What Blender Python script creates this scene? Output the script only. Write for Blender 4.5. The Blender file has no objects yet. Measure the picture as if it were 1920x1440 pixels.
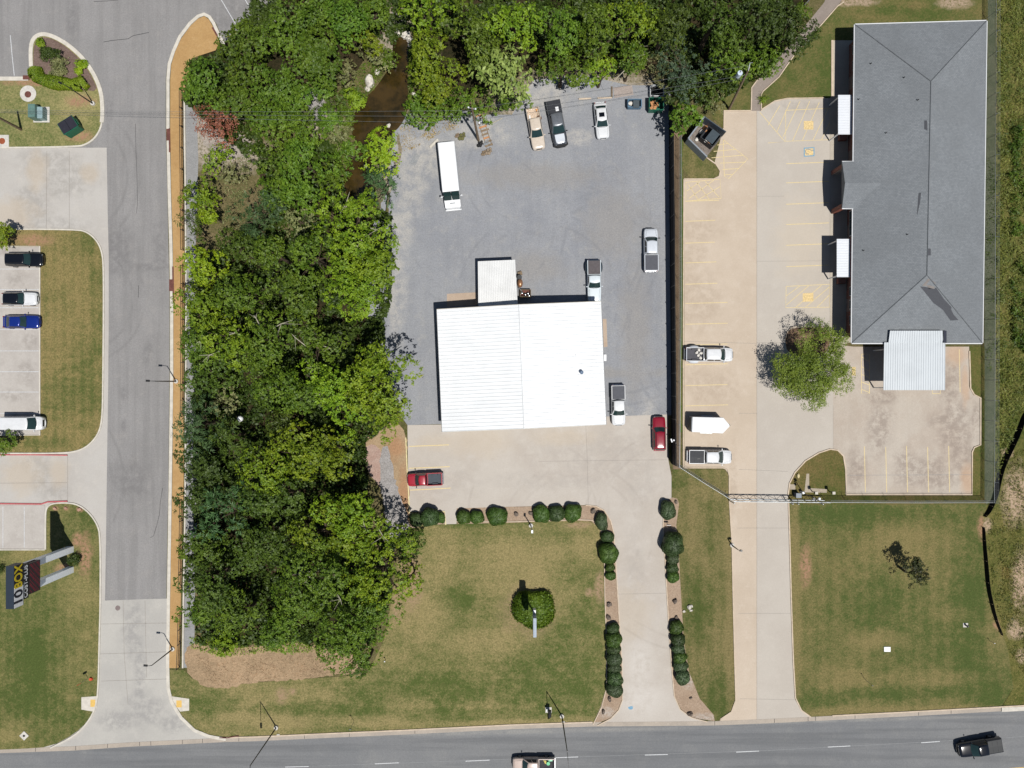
import bpy, math, random
import numpy as np
from mathutils import Vector, Matrix
from mathutils.geometry import tessellate_polygon

# ------------------------------------------------------------------ camera, world, sun
SC = bpy.context.scene
COL = SC.collection
H = 104.4          # flying height of the drone in metres
F = 1378.0         # focal length in photo pixels (1920 wide)
cam = bpy.data.cameras.new("camera"); camo = bpy.data.objects.new("camera", cam); COL.objects.link(camo)
camo.location = (0, 0, H); camo.rotation_euler = (0, 0, 0)
cam.sensor_width = 36; cam.lens = 36*F/1920; cam.clip_start = .5; cam.clip_end = 3000
SC.camera = camo

SHX, SHY = -0.215, 0.345                      # ground shadow offset per metre of height
sdir = Vector((SHX, SHY, -1)).normalized()    # direction the light travels
elev = math.asin(-sdir.z); toward = -sdir
azim = math.atan2(toward.x, toward.y)         # clockwise from +Y
w = bpy.data.worlds.new("World"); SC.world = w; w.use_nodes = True
bg = w.node_tree.nodes['Background']; sky = w.node_tree.nodes.new('ShaderNodeTexSky')
sky.sky_type = 'NISHITA'; sky.sun_disc = False; sky.sun_elevation = elev; sky.sun_rotation = azim
sky.altitude = 200; sky.air_density = 1.0; sky.dust_density = .6
w.node_tree.links.new(sky.outputs[0], bg.inputs[0]); bg.inputs[1].default_value = 0.05
sl = bpy.data.lights.new("sun", 'SUN'); sl.energy = 4.6; sl.angle = math.radians(.5); sl.color = (1, .965, .91)
so = bpy.data.objects.new("sun", sl); COL.objects.link(so)
so.rotation_euler = sdir.to_track_quat('-Z', 'Y').to_euler()
SC.view_settings.view_transform = 'Standard'; SC.view_settings.look = 'None'
SC.view_settings.exposure = 0.27; SC.view_settings.gamma = 1.0; SC.view_settings.use_curve_mapping = False
SC.cycles.max_bounces = 5; SC.cycles.diffuse_bounces = 2; SC.cycles.glossy_bounces = 2
SC.cycles.transparent_max_bounces = 8; SC.cycles.transmission_bounces = 2
SC.cycles.use_adaptive_sampling = True

KL = 1.55          # sunlit horizontal radiance for albedo 1
rng = np.random.default_rng(7)
random.seed(5)

def lin(c):
    c = c/255.0
    return c/12.92 if c <= .04045 else ((c+.055)/1.055)**2.4
def C(r, g, b, k=None):
    k = k or KL
    return (min(lin(r)/k, .9), min(lin(g)/k, .9), min(lin(b)/k, .9), 1)
def G(px, py, z=0.0):
    k = (H-z)/F
    return ((px-960)*k, (720-py)*k)
def G3(px, py, z): return G(px, py, z)+(z,)
PX = H/F           # metres per photo pixel on the ground

# ------------------------------------------------------------------ node helpers
class NT:
    def __init__(s, name, rough=.85, spec=.3, metal=0.0, coat=0.0):
        s.m = bpy.data.materials.new(name); s.m.use_nodes = True; s.t = s.m.node_tree
        s.b = s.t.nodes['Principled BSDF']
        s.b.inputs['Roughness'].default_value = rough; s.b.inputs['Specular IOR Level'].default_value = spec
        s.b.inputs['Metallic'].default_value = metal; s.b.inputs['Coat Weight'].default_value = coat
        s.co = None
    def n(s, typ): return s.t.nodes.new(typ)
    def put(s, inp, v):
        if hasattr(v, 'is_output') or isinstance(v, bpy.types.NodeSocket): s.t.links.new(v, inp)
        else:
            if isinstance(v, (tuple, list)) and len(v) == 3 and inp.type == 'RGBA': v = tuple(v)+(1,)
            inp.default_value = v
    def coord(s):
        if s.co is None: s.co = s.n('ShaderNodeTexCoord').outputs['Object']
        return s.co
    def map(s, loc=(0, 0, 0), rot=0, scale=(1, 1, 1), src=None):
        m = s.n('ShaderNodeMapping'); m.vector_type = 'TEXTURE'
        s.put(m.inputs[0], src or s.coord()); m.inputs['Location'].default_value = loc
        m.inputs['Rotation'].default_value = (0, 0, rot); m.inputs['Scale'].default_value = scale
        return m.outputs[0]
    def noise(s, scale, detail=3, rough=.55, vec=None, dist=0):
        n = s.n('ShaderNodeTexNoise'); s.put(n.inputs['Vector'], vec or s.coord())
        n.inputs['Scale'].default_value = scale; n.inputs['Detail'].default_value = detail
        n.inputs['Roughness'].default_value = rough; n.inputs['Distortion'].default_value = dist
        return n.outputs[0]
    def rng(s, f, a, b, lo=0.0, hi=1.0):
        r = s.n('ShaderNodeMapRange'); r.interpolation_type = 'SMOOTHSTEP' if lo < hi and a < b else 'LINEAR'
        s.put(r.inputs[0], f); r.inputs[1].default_value = a; r.inputs[2].default_value = b
        r.inputs[3].default_value = lo; r.inputs[4].default_value = hi; return r.outputs[0]
    def math(s, op, a, b=0.0, clamp=False):
        m = s.n('ShaderNodeMath'); m.operation = op; m.use_clamp = clamp
        s.put(m.inputs[0], a); s.put(m.inputs[1], b); return m.outputs[0]
    def mix(s, f, a, b, blend='MIX'):
        m = s.n('ShaderNodeMixRGB'); m.blend_type = blend
        s.put(m.inputs[0], f); s.put(m.inputs[1], a); s.put(m.inputs[2], b); return m.outputs[0]
    def blob(s, px, py, rx, ry=None, rot=0, soft=.5, amp=1.0, warp=.35):
        """soft elliptical stain at a place on the ground, edge broken up by noise"""
        ry = ry or rx; x, y = G(px, py)
        v = s.map((x, y, 0), math.radians(rot), (rx*PX, ry*PX, 1e4))
        l = s.n('ShaderNodeVectorMath'); l.operation = 'LENGTH'; s.put(l.inputs[0], v)
        if not hasattr(s, 'wn'): s.wn = s.noise(.55, 4, .6)
        d = s.math('ADD', l.outputs['Value'], s.math('MULTIPLY', s.math('SUBTRACT', s.wn, .5), warp*4))
        return s.rng(d, 1-soft, 1+soft*.5, amp, 0.0)
    def blobs(s, lst):
        acc = None
        for b in lst:
            v = s.blob(*b[:2], **b[2]) if isinstance(b[-1], dict) else s.blob(*b)
            acc = v if acc is None else s.math('MAXIMUM', acc, v)
        return acc
    def bump(s, f, dist=.05, strength=.6):
        b = s.n('ShaderNodeBump'); b.inputs['Strength'].default_value = strength; b.inputs['Distance'].default_value = dist
        s.put(b.inputs['Height'], f); s.t.links.new(b.outputs[0], s.b.inputs['Normal'])
    def out(s, col):
        s.put(s.b.inputs['Base Color'], col); return s.m

def plain(name, c, rough=.6, spec=.4, metal=0.0, coat=0.0, var=.12, scale=3.0, rawc=False):
    e = NT(name, rough, spec, metal, coat)
    c = c if rawc else C(*c)
    n = e.noise(scale, 4, .6)
    d = tuple(x*(1-var) for x in c[:3])+(1,); l = tuple(min(x*(1+var), .95) for x in c[:3])+(1,)
    return e.out(e.mix(e.rng(n, .3, .7), d, l))

def grass(name, green, tan, dry=.5, stripes=0.0, sdirx=True, dryb=(), greenb=(), dirtb=(), dirt=(190, 150, 120), sw=1.35, mott=.25, speck=1.0):
    e = NT(name, .95, .1)
    big = e.noise(.07, 4, .65); mid = e.noise(.45, 5, .7); fine = e.noise(3.2, 4, .75); vf = e.noise(11, 2, .7)
    f = e.math('ADD', e.math('MULTIPLY', big, 1.0), e.math('MULTIPLY', mid, .75))
    m2 = e.noise(1.1, 5, .75)
    f = e.math('ADD', f, e.math('MULTIPLY', fine, .9))
    f = e.math('ADD', f, e.math('MULTIPLY', vf, .45)); f = e.math('ADD', f, e.math('MULTIPLY', m2, .6))
    f = e.math('SUBTRACT', f, 1.85)
    f = e.math('ADD', e.math('MULTIPLY', f, 1.9), dry)
    if stripes:
        wv = e.n('ShaderNodeTexWave'); wv.bands_direction = 'X' if sdirx else 'Y'; wv.inputs['Scale'].default_value = 1/sw*.32
        wv.inputs['Distortion'].default_value = .6; wv.inputs['Detail'].default_value = 2; wv.inputs['Detail Scale'].default_value = .4
        e.put(wv.inputs[0], e.coord())
        f = e.math('ADD', f, e.math('MULTIPLY', e.math('SUBTRACT', wv.outputs[1], .5), stripes))
    if dryb: f = e.math('ADD', f, e.math('MULTIPLY', e.blobs(dryb), .42))
    if greenb: f = e.math('SUBTRACT', f, e.math('MULTIPLY', e.blobs(greenb), .40))
    f = e.math('MAXIMUM', e.math('MINIMUM', f, 1.0), 0.0)
    col = e.mix(f, C(*green), C(*tan))
    # blade-scale light and dark
    sp = e.rng(e.noise(4.5, 4, .8), .35, .68)
    col = e.mix(e.math('MULTIPLY', e.math('SUBTRACT', 1.0, sp), .42*speck), col, tuple(x*.35 for x in C(*green)[:3]))
    tuf = e.rng(e.noise(1.7, 5, .75), .54, .66)
    brn = e.rng(e.noise(.33, 6, .75, dist=.6), .56, .72); col = e.mix(e.math('MULTIPLY', brn, .35), col, tuple(x*.55 for x in C(*tan)[:3]))
    col = e.mix(e.math('MULTIPLY', tuf, mott), col, tuple(x*.6 for x in C(*green)[:3]))
    if dirtb:
        dm = e.math('MULTIPLY', e.blobs(dirtb), e.rng(e.noise(2.5, 4, .7), .3, .6))
        col = e.mix(dm, col, e.mix(fine, C(*[v*.85 for v in dirt]), C(*dirt)))
    e.bump(e.math('ADD', fine, vf), .12, .7)
    return e.out(col)

def paved(name, base, dark, light, scale=.12, speck=.12, stains=(), staincol=(120, 115, 108), stainamt=.5,
          warm=(), warmcol=(205, 175, 140), warmamt=.5, pale=(), palecol=(215, 212, 205), rough=.9, streak=0.0, streakdir='Y', patch=.7, arcs=(), arcamt=.35):
    e = NT(name, rough, .25)
    n1 = e.noise(scale, 6, .68); n2 = e.noise(scale*5.5, 5, .7); n3 = e.noise(4.5, 4, .85); n4 = e.noise(15, 2, .8)
    col = e.mix(e.math('MULTIPLY', e.rng(n1, .38, .64), patch), C(*base), C(*dark))
    col = e.mix(e.math('MULTIPLY', e.rng(n2, .5, .72), patch*.7), col, C(*light))
    if streak:
        sc = (1, .06, 1) if streakdir == 'Y' else (.04, 1, 1)
        m = e.n('ShaderNodeMapping'); e.put(m.inputs[0], e.coord()); m.inputs['Scale'].default_value = sc
        s_ = e.noise(.9, 4, .6, vec=m.outputs[0])
        col = e.mix(e.math('MULTIPLY', e.rng(s_, .42, .66), streak), col, tuple(x*.72 for x in C(*dark)[:3]))
    if stains:
        br = e.rng(e.noise(.9, 5, .75), .36, .60)
        col = e.mix(e.math('MULTIPLY', e.math('MULTIPLY', e.blobs(stains), br), stainamt), col, C(*staincol))
    if warm: col = e.mix(e.math('MULTIPLY', e.blobs(warm), warmamt), col, C(*warmcol))
    if pale: col = e.mix(e.math('MULTIPLY', e.math('MULTIPLY', e.blobs(pale), e.rng(n2, .3, .6)), .75), col, C(*palecol))
    if arcs:            # worn tyre tracks: pairs of broken rings
        acc = None
        for px, py, r_, w_ in arcs:
            x, y = G(px, py); v = e.map((x, y, 0)); l = e.n('ShaderNodeVectorMath'); l.operation = 'LENGTH'; e.put(l.inputs[0], v)
            d = e.math('ABSOLUTE', e.math('SUBTRACT', e.math('ABSOLUTE', e.math('SUBTRACT', l.outputs['Value'], r_*PX)), .85))
            m_ = e.rng(e.math('SUBTRACT', w_, d), 0, w_); acc = m_ if acc is None else e.math('MAXIMUM', acc, m_)
        col = e.mix(e.math('MULTIPLY', e.math('MULTIPLY', acc, e.rng(e.noise(.16, 4, .7, dist=.8), .44, .6)), arcamt), col, tuple(x*.7 for x in C(*dark)[:3]))
    sp = e.math('MULTIPLY', e.math('ADD', e.rng(n3, .3, .7), e.rng(n4, .3, .7)), .5)
    col = e.mix(e.math('MULTIPLY', e.math('SUBTRACT', 1.0, sp), speck*2.2), col, tuple(x*.45 for x in C(*dark)[:3]))
    e.bump(n3, .02, .35)
    return e.out(col)

# ------------------------------------------------------------------ mesh helpers
class MB:
    def __init__(s): s.v = []; s.f = []; s.mi = []; s.cur = 0
    def add(s, vs, fs):
        o = len(s.v); s.v += [tuple(p) for p in vs]; s.f += [tuple(i+o for i in f) for f in fs]; s.mi += [s.cur]*len(fs); return s
    def box(s, c, d, rz=0, taper=1.0, rot=None):
        hx, hy, hz = d[0]/2, d[1]/2, d[2]/2; vs = []
        for z, t in ((-hz, 1), (hz, taper)):
            for x, y in ((-hx, -hy), (hx, -hy), (hx, hy), (-hx, hy)): vs.append(Vector((x*t, y*t, z)))
        M = rot or Matrix.Rotation(rz, 3, 'Z'); c = Vector(c)
        return s.add([M@p+c for p in vs], [(3, 2, 1, 0), (4, 5, 6, 7), (0, 1, 5, 4), (1, 2, 6, 5), (2, 3, 7, 6), (3, 0, 4, 7)])
    def prism(s, poly, z0, z1):
        n = len(poly); a = sum(poly[i][0]*poly[(i+1) % n][1]-poly[(i+1) % n][0]*poly[i][1] for i in range(n))
        if a < 0: poly = poly[::-1]
        vs = [(x, y, z0) for x, y in poly]+[(x, y, z1) for x, y in poly]
        t = tessellate_polygon([[Vector((x, y, 0)) for x, y in poly]])
        fs = []
        for tr in t:
            A = [Vector(poly[i]) for i in tr]; cr = (A[1]-A[0]).cross(A[2]-A[0])
            tr = tuple(tr) if cr > 0 else tuple(tr[::-1])
            fs.append(tuple(i+n for i in tr)); fs.append(tr[::-1])
        fs += [(i, (i+1) % n, (i+1) % n+n, i+n) for i in range(n)]
        return s.add(vs, fs)
    def loft(s, rings, cap=True, closed=True):
        n = len(rings[0]); vs = [p for r in rings for p in r]; fs = []
        for k in range(len(rings)-1):
            for i in range(n if closed else n-1):
                j = (i+1) % n; fs.append((k*n+i, k*n+j, (k+1)*n+j, (k+1)*n+i))
        if cap: fs.append(tuple(range(n))[::-1]); fs.append(tuple((len(rings)-1)*n+i for i in range(n)))
        return s.add(vs, fs)
    def tube(s, path, rad, n=8, cap=True):
        P = [Vector(p) for p in path]; R = rad if isinstance(rad, (list, tuple)) else [rad]*len(P); rings = []
        for i, p in enumerate(P):
            t = (P[min(i+1, len(P)-1)]-P[max(i-1, 0)]).normalized()
            a = t.cross(Vector((0, 0, 1)));
            if a.length < .05: a = t.cross(Vector((1, 0, 0)))
            a.normalize(); b = t.cross(a)
            rings.append([p+(a*math.cos(2*math.pi*k/n)+b*math.sin(2*math.pi*k/n))*R[i] for k in range(n)])
        return s.loft(rings, cap)
    def cyl(s, c, r, h, n=16, r2=None):
        r2 = r if r2 is None else r2
        return s.loft([[(c[0]+r*math.cos(2*math.pi*k/n), c[1]+r*math.sin(2*math.pi*k/n), c[2]) for k in range(n)],
                       [(c[0]+r2*math.cos(2*math.pi*k/n), c[1]+r2*math.sin(2*math.pi*k/n), c[2]+h) for k in range(n)]])
    def sphere(s, c, r, n=12, m=8, sq=(1, 1, 1)):
        rings = []
        for j in range(1, m):
            a = math.pi*j/m-math.pi/2
            rings.append([(c[0]+r*sq[0]*math.cos(a)*math.cos(2*math.pi*k/n), c[1]+r*sq[1]*math.cos(a)*math.sin(2*math.pi*k/n), c[2]+r*sq[2]*math.sin(a)) for k in range(n)])
        return s.loft(rings)
    def quad(s, a, b, c, d): return s.add([a, b, c, d], [(0, 1, 2, 3)])
    def build(s, name, mats, parent=None, loc=None, smooth=None):
        me = bpy.data.meshes.new(name); me.from_pydata(s.v, [], s.f)
        mats = mats if isinstance(mats, (list, tuple)) else [mats]
        for m in mats: me.materials.append(m)
        if len(mats) > 1: me.polygons.foreach_set('material_index', s.mi)
        if smooth is not None:
            me.polygons.foreach_set('use_smooth', [True]*len(me.polygons)); me.set_sharp_from_angle(angle=math.radians(smooth))
        me.update(); o = bpy.data.objects.new(name, me); COL.objects.link(o)
        if parent: o.parent = parent
        if loc: o.location = loc
        return o

def thing(name, label, cat, loc=(0, 0, 0), rz=0, group=None):
    o = bpy.data.objects.new(name, None); COL.objects.link(o); o.location = loc; o.rotation_euler = (0, 0, rz)
    o.empty_display_size = .2
    return tag(o, label, cat, group)
def tag(o, label, cat, group=None, kind=None):
    if label: o['label'] = label
    if cat: o['category'] = cat
    if group: o['group'] = group
    if kind: o['kind'] = kind
    return o

def smooth_poly(pts, it=2, closed=True):
    for _ in range(it):
        q = []
        n = len(pts)
        for i in range(n if closed else n-1):
            a, b = pts[i], pts[(i+1) % n]
            q.append((a[0]*.75+b[0]*.25, a[1]*.75+b[1]*.25)); q.append((a[0]*.25+b[0]*.75, a[1]*.25+b[1]*.75))
        pts = q if closed else [pts[0]]+q+[pts[-1]]
    return pts
def rough(pts, amp=2.5, step=7, seed=1):
    r = random.Random(seed); q = []
    for i in range(len(pts)):
        a, b = pts[i], pts[(i+1) % len(pts)]; d = math.hypot(b[0]-a[0], b[1]-a[1]); n = max(1, int(d/step))
        for k in range(n): t = k/n; q.append((a[0]+(b[0]-a[0])*t+r.uniform(-amp, amp), a[1]+(b[1]-a[1])*t+r.uniform(-amp, amp)))
    return q
def sheet(name, pts, z, m, parent=None, label=None, thick=0.0, kind='structure'):
    """a flat area of ground cover traced from the photo, lying on the ground"""
    P = [G(*p) for p in pts]; b = MB()
    n = len(P); t = tessellate_polygon([[Vector((x, y, 0)) for x, y in P]]); fs = []
    for tr in t:
        A = [Vector(P[i]) for i in tr]; fs.append(tuple(tr) if (A[1]-A[0]).cross(A[2]-A[0]) > 0 else tuple(tr[::-1]))
    b.add([(x, y, z) for x, y in P], fs)
    o = b.build(name, m, parent)
    if parent is None: o['kind'] = kind
    if label: o['label'] = label
    return o
def offset(P, w):
    out = []
    for i in range(len(P)):
        a = Vector(P[max(i-1, 0)]); b = Vector(P[min(i+1, len(P)-1)]); t = (b-a)
        t = t.normalized() if t.length > 1e-6 else Vector((1, 0)); nn = Vector((-t.y, t.x))
        out.append((P[i][0]+nn.x*w, P[i][1]+nn.y*w))
    return out
def strip(b, pts, w, z0, z1=None, world=False):
    """ribbon (flat) or kerb (solid) along a polyline, in metres"""
    P = pts if world else [G(*p) for p in pts]
    L = offset(P, w/2); R = offset(P, -w/2); n = len(P)
    if z1 is None:
        b.add([(x, y, z0) for x, y in R]+[(x, y, z0) for x, y in L], [(i, i+1, n+i+1, n+i) for i in range(n-1)])
    else:
        rings = [[(R[i][0], R[i][1], z0), (R[i][0], R[i][1], z1), (L[i][0], L[i][1], z1), (L[i][0], L[i][1], z0)] for i in range(n)]
        b.loft(rings)
    return b
def line(name, pts, w, z, m, parent):
    return strip(MB(), pts, w, z).build(name, m, parent)

# ------------------------------------------------------------------ shared materials
M = {}
M['kerb'] = plain('kerb concrete', (216, 210, 198), .9, .2, var=.10, scale=1.5)
M['kerb_tan'] = plain('tan kerb concrete', (214, 196, 174), .9, .2, var=.12, scale=1.5)
M['joint'] = plain('joint', (162, 156, 149), .95, .1)
M['crack'] = plain('crack filler', (62, 62, 64), .8, .2)
M['white_line'] = plain('white road paint', (208, 210, 212), .7, .3, var=.18, scale=9)
M['faint_line'] = plain('faint seam', (150, 152, 154), .8, .2)
M['yellow_line'] = plain('faded yellow paint', (228, 208, 158), .7, .3, var=.12, scale=8)
M['gold_line'] = plain('yellow paint', (232, 192, 106), .7, .3, var=.1, scale=8)
M['red_line'] = plain('red kerb paint', (196, 106, 108), .7, .3, var=.15, scale=6)
M['rust'] = plain('rusty brown steel', (112, 70, 62), .8, .3, var=.2)
M['bark'] = plain('bark', (96, 84, 70), .95, .1, var=.3, scale=6)
M['palebark'] = plain('pale bark', (186, 180, 160), .9, .1, var=.2, scale=5)
M['black'] = plain('black metal', (26, 27, 30), .45, .5, var=.1)
M['galv'] = plain('galvanised steel', (170, 176, 180), .4, .5, metal=.4)
M['concrete'] = plain('footing concrete', (212, 208, 200), .9, .2)
M['white'] = plain('white painted metal', (244, 246, 248), .45, .4, var=.03)
M['tyre'] = plain('tyre rubber', (22, 22, 24), .85, .3)
M['rim'] = plain('wheel rim', (150, 152, 155), .35, .5, metal=.7)
M['chrome'] = plain('chrome', (190, 192, 195), .2, .6, metal=.9)
M['dark'] = plain('black plastic', (20, 21, 23), .6, .4)
M['wood'] = plain('weathered wood', (140, 122, 100), .9, .2, var=.25)
M['water'] = None
def glassmat(name, c):
    e = NT(name, .06, .55); e.b.inputs['IOR'].default_value = 1.5
    return e.out(e.mix(e.noise(2.2, 3), C(*c), C(*[v*.7 for v in c])))
M['glass'] = glassmat('tinted windscreen', (46, 70, 70))
M['darkglass'] = glassmat('dark glass', (16, 20, 26))
M['lamp_red'] = plain('tail lamp red', (150, 20, 24), .25, .5)
M['lamp_clear'] = plain('head lamp', (205, 212, 218), .12, .6)
# ------------------------------------------------------------------ ground
m_floor = grass('rough ground', (92, 98, 52), (150, 132, 100), dry=.45, mott=.5, speck=1.2,
    dirtb=[(790, 240, 60, 40), (745, 330, 40, 60), (450, 290, 60, 30), (740, 50, 40, 50), (600, 220, 30, 40), (980, 200, 60, 40),
           (1100, 165, 160, 30), (390, 260, 60, 60), (560, 590, 30, 30), (480, 745, 40, 40)], dirt=(205, 192, 176))
g = MB(); g.quad((-500, -500, 0), (500, -500, 0), (500, 500, 0), (-500, 500, 0))
g.build('ground', m_floor)['kind'] = 'structure'

# left side: pale concrete drives and car park, asphalt side street
m_conc = paved('pale concrete', (203, 199, 193), (190, 184, 177), (212, 206, 197), scale=.09, speck=.10,
    stains=[(250/2, 330, 70, 30), (90, 300, 60, 22), (120, 350, 50, 25), (90, 420, 80, 14), (75, 890, 22, 45), (105, 925, 30, 20), (60, 870, 20, 20), (30, 540, 20, 40), (250, 1330, 70, 40), (250, 1240, 12, 60), (60, 380, 40, 40)], stainamt=.4, staincol=(150, 146, 140),
    warm=[(70, 320, 20, 40), (170, 325, 18, 22), (20, 400, 50, 30), (40, 890, 40, 40), (110, 885, 20, 30)], warmcol=(205, 188, 165), warmamt=.5)
m_conc_lane = paved('street end concrete', (199, 196, 189), (184, 181, 176), (208, 204, 196), scale=.1, speck=.1,
    stains=[(250, 1180, 20, 60), (262, 1260, 12, 80), (270, 1330, 40, 30), (330, 1355, 40, 18), (220, 1350, 40, 20)], stainamt=.5, staincol=(148, 146, 146))
m_asph = paved('side street asphalt', (167, 165, 164), (153, 151, 150), (178, 174, 170), scale=.09, speck=.24, streak=.36, arcs=[(120, 330, 130, .4), (150, 560, 110, .35), (60, 900, 160, .35)], arcamt=.35,
    stains=[(225, 470, 26, 60), (300, 470, 14, 50), (280, 500, 50, 8), (277, 660, 9, 26, -12), (232, 740, 8, 20), (232, 800, 7, 14), (420, 50, 40, 30), (135, 30, 12, 40), (440, 20, 30, 30),
            (245, 900, 40, 40), (205, 210, 8, 30)], stainamt=.45, staincol=(118, 116, 117))
m_road = paved('main road asphalt', (144, 145, 146), (130, 132, 135), (156, 156, 154), scale=.05, speck=.22, streak=.55, streakdir='X', palecol=(172, 170, 165), pale=[(960, 1372, 420, 5, 1.3), (1500, 1352, 400, 4, 1.4)])

concL = [(-300, 262), (170, 262), (200, 240), (206, 300), (206, 480), (207, 1130), (207, 1400), (-300, 1412)]
sheet('concrete_drive', concL, .012, m_conc)
street = [(-300, -200), (520, -200), (520, 60), (440, 75), (420, 80), (413, 62), (406, 45), (396, 31), (384, 24), (372, 27), (356, 40), (336, 65), (323, 95), (314, 120), (311, 150), (311, 240),
          (314, 360), (316, 460), (318, 560), (318, 700), (317, 780), (316, 900), (314, 1000), (312, 1122), (197, 1126), (199, 1000), (201, 850), (203, 720), (204, 600), (204, 480), (202, 400), (201, 330), (200, 277),
          (60, 277), (-300, 277)]
sheet('side_street', street, .02, m_asph)
# street end in concrete, flaring to the main road
lane = [(187, 1126), (318, 1122), (317, 1270), (318, 1300), (327, 1325), (343, 1348), (362, 1366), (385, 1378), (424, 1386), (424, 1400), (100, 1410), (100, 1402), (140, 1385), (168, 1358), (182, 1330), (186, 1290)]
sheet('street_apron', lane, .016, m_conc_lane)
road_top = [(-400, 1417), (0, 1412), (140, 1407), (240, 1400), (345, 1395), (425, 1391), (480, 1389.5), (600, 1384), (760, 1377), (960, 1367), (1110, 1362), (1240, 1361), (1340, 1360), (1440, 1356), (1560, 1350), (1700, 1343), (1920, 1331), (2400, 1305)]
sheet('main_road', road_top+[(2400, 1900), (-400, 1900)], .026, m_road)
gut = MB(); strip(gut, [(x, y-4) for x, y in road_top], 8*PX, .034)
gutter = gut.build('road_gutter', paved('gutter concrete', (196, 184, 170), (178, 168, 156), (210, 198, 184), scale=.3, speck=.15)); gutter['kind'] = 'structure'
for k, xs in enumerate([(-400, 95), (424, 1112), (1516, 2400)]):
    P = [(x, y-8.5) for x, y in road_top if xs[0] <= x <= xs[1]]
    o = strip(MB(), P, .17, 0, .13).build('road_kerb', M['kerb_tan']); o['kind'] = 'structure'

# --- lawns and islands on the left
m_lawn1 = grass('island lawn', (108, 124, 68), (184, 172, 120), dry=.52, mott=.25, dirtb=[(60, 155, 70, 7), (150, 190, 26, 12), (150, 255, 26, 12)], dryb=[(140, 200, 40, 30), (130, 160, 40, 14)])
m_lawn2 = grass('dry strip lawn', (104, 114, 62), (168, 150, 100), dry=.78, stripes=.28, mott=.42, speck=1.15, greenb=[(178, 540, 16, 60), (182, 620, 12, 80), (160, 720, 30, 90), (100, 830, 80, 12), (170, 450, 14, 30), (120, 740, 50, 50)],
                 dirtb=[(65, 450, 40, 12)], dirt=(190, 150, 118))
m_lawn3 = grass('sign lawn', (94, 108, 56), (162, 150, 100), dry=.42, stripes=.15, mott=.3, dryb=[(50, 1045, 60, 20), (30, 1010, 50, 18), (160, 1193, 12, 8), (135, 1310, 14, 8), (150, 1110, 40, 40), (20, 1380, 40, 12)],
                 dirtb=[(160, 1040, 14, 40), (145, 1010, 10, 16), (105, 953, 6, 5), (125, 953, 6, 5), (150, 955, 7, 5), (120, 1065, 20, 10)], greenb=[(60, 1250, 40, 60), (30, 1320, 70, 40), (165, 960, 20, 40)])
isl1 = smooth_poly([(-60, 148), (55, 148), (57, 118), (56, 92), (60, 74), (70, 66), (84, 63), (102, 68), (130, 84), (158, 110), (178, 140), (190, 170), (194, 200), (193, 235), (182, 258), (165, 272), (145, 277), (-60, 279)], 1)
sheet('island_lawn', isl1, .05, m_lawn1)
strip(MB(), [(-60, 148), (54, 148)], .55, 0, .14).build('island_kerb', M['kerb'])['kind'] = 'structure'
k1 = smooth_poly([(59, 125), (58, 92), (62, 74), (72, 66), (84, 64), (102, 69), (130, 85), (158, 111), (178, 141), (190, 171), (193, 200), (192, 235), (181, 257), (165, 270), (145, 276), (-60, 278)], 2, False)
strip(MB(), k1[:46], .55, 0, .13).build('island_kerb', M['kerb'])['kind'] = 'structure'
strip(MB(), k1[45:], .22, 0, .13).build('island_kerb', M['kerb'])['kind'] = 'structure'
m_bed = paved('grey brown bark bed', (150, 128, 118), (124, 102, 92), (168, 150, 138), scale=.6, speck=.45)
sheet('planting_bed', smooth_poly([(63, 122), (63, 92), (68, 76), (82, 69), (102, 74), (128, 90), (155, 116), (174, 146), (185, 172), (150, 168), (110, 160), (62, 145)], 1), .06, m_bed)

isl2 = smooth_poly([(-60, 431), (145, 431), (165, 437), (182, 452), (191, 472), (194, 500), (195, 600), (194, 700), (193, 780), (187, 810), (170, 832), (150, 844), (120, 849), (20, 849), (-60, 849)], 1)
sheet('dry_lawn', isl2, .045, m_lawn2)
strip(MB(), smooth_poly([(-60, 430), (145, 430), (166, 436), (183, 452), (192, 472), (195, 500), (195, 600), (194, 700), (193, 780), (187, 811), (170, 833), (150, 845), (120, 850), (20, 850)], 2, False), .2, 0, .14).build('lawn_kerb', M['kerb'])['kind'] = 'structure'
m_lot = paved('car park concrete', (203, 197, 190), (187, 180, 173), (210, 205, 197), scale=.3, speck=.12, stains=[(30, 525, 20, 18), (60, 640, 15, 25), (50, 700, 20, 25), (25, 740, 30, 14), (20, 470, 24, 10)], stainamt=.45, staincol=(150, 142, 135))
lotL = sheet('car_park', [(-300, 463), (75, 463), (75, 816), (-300, 816)], .055, m_lot)
strip(MB(), [(-60, 462), (75.5, 462), (75.5, 816), (-60, 816)], .16, 0, .15).build('car_park_kerb', M['kerb'])['kind'] = 'structure'
for y in (504.5, 543, 577, 618, 658, 697, 735, 775): line('parking_line', [(-60, y), (73.5, y)], .09, .061, M['white_line'], lotL)
for y in (850.5, 945.5):
    pass
strip(MB(), [(-60, 853), (60, 852.5), (127, 853.5)], .16, .0, .15).build('red_kerb', M['red_line'])['kind'] = 'structure'
strip(MB(), [(-60, 943.5), (78, 945), (90, 941), (127, 939.5)], .18, .0, .15).build('red_kerb', M['red_line'])['kind'] = 'structure'
jn = MB()
for P in ([(127, 853), (127, 940)], [(0, 906), (126, 905)], [(187, 1226), (317, 1222)], [(187, 1170), (317, 1168)], [(190, 1277), (315, 1273)], [(231, 1126), (233, 1225), (240, 1320)], [(272, 1126), (274, 1225), (275, 1270)],
          [(88, 283), (87, 430)], [(130, 283), (130, 430)]): strip(jn, P, .05, .026)
jn.build('concrete_joints', M['joint'])['kind'] = 'structure'
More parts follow.
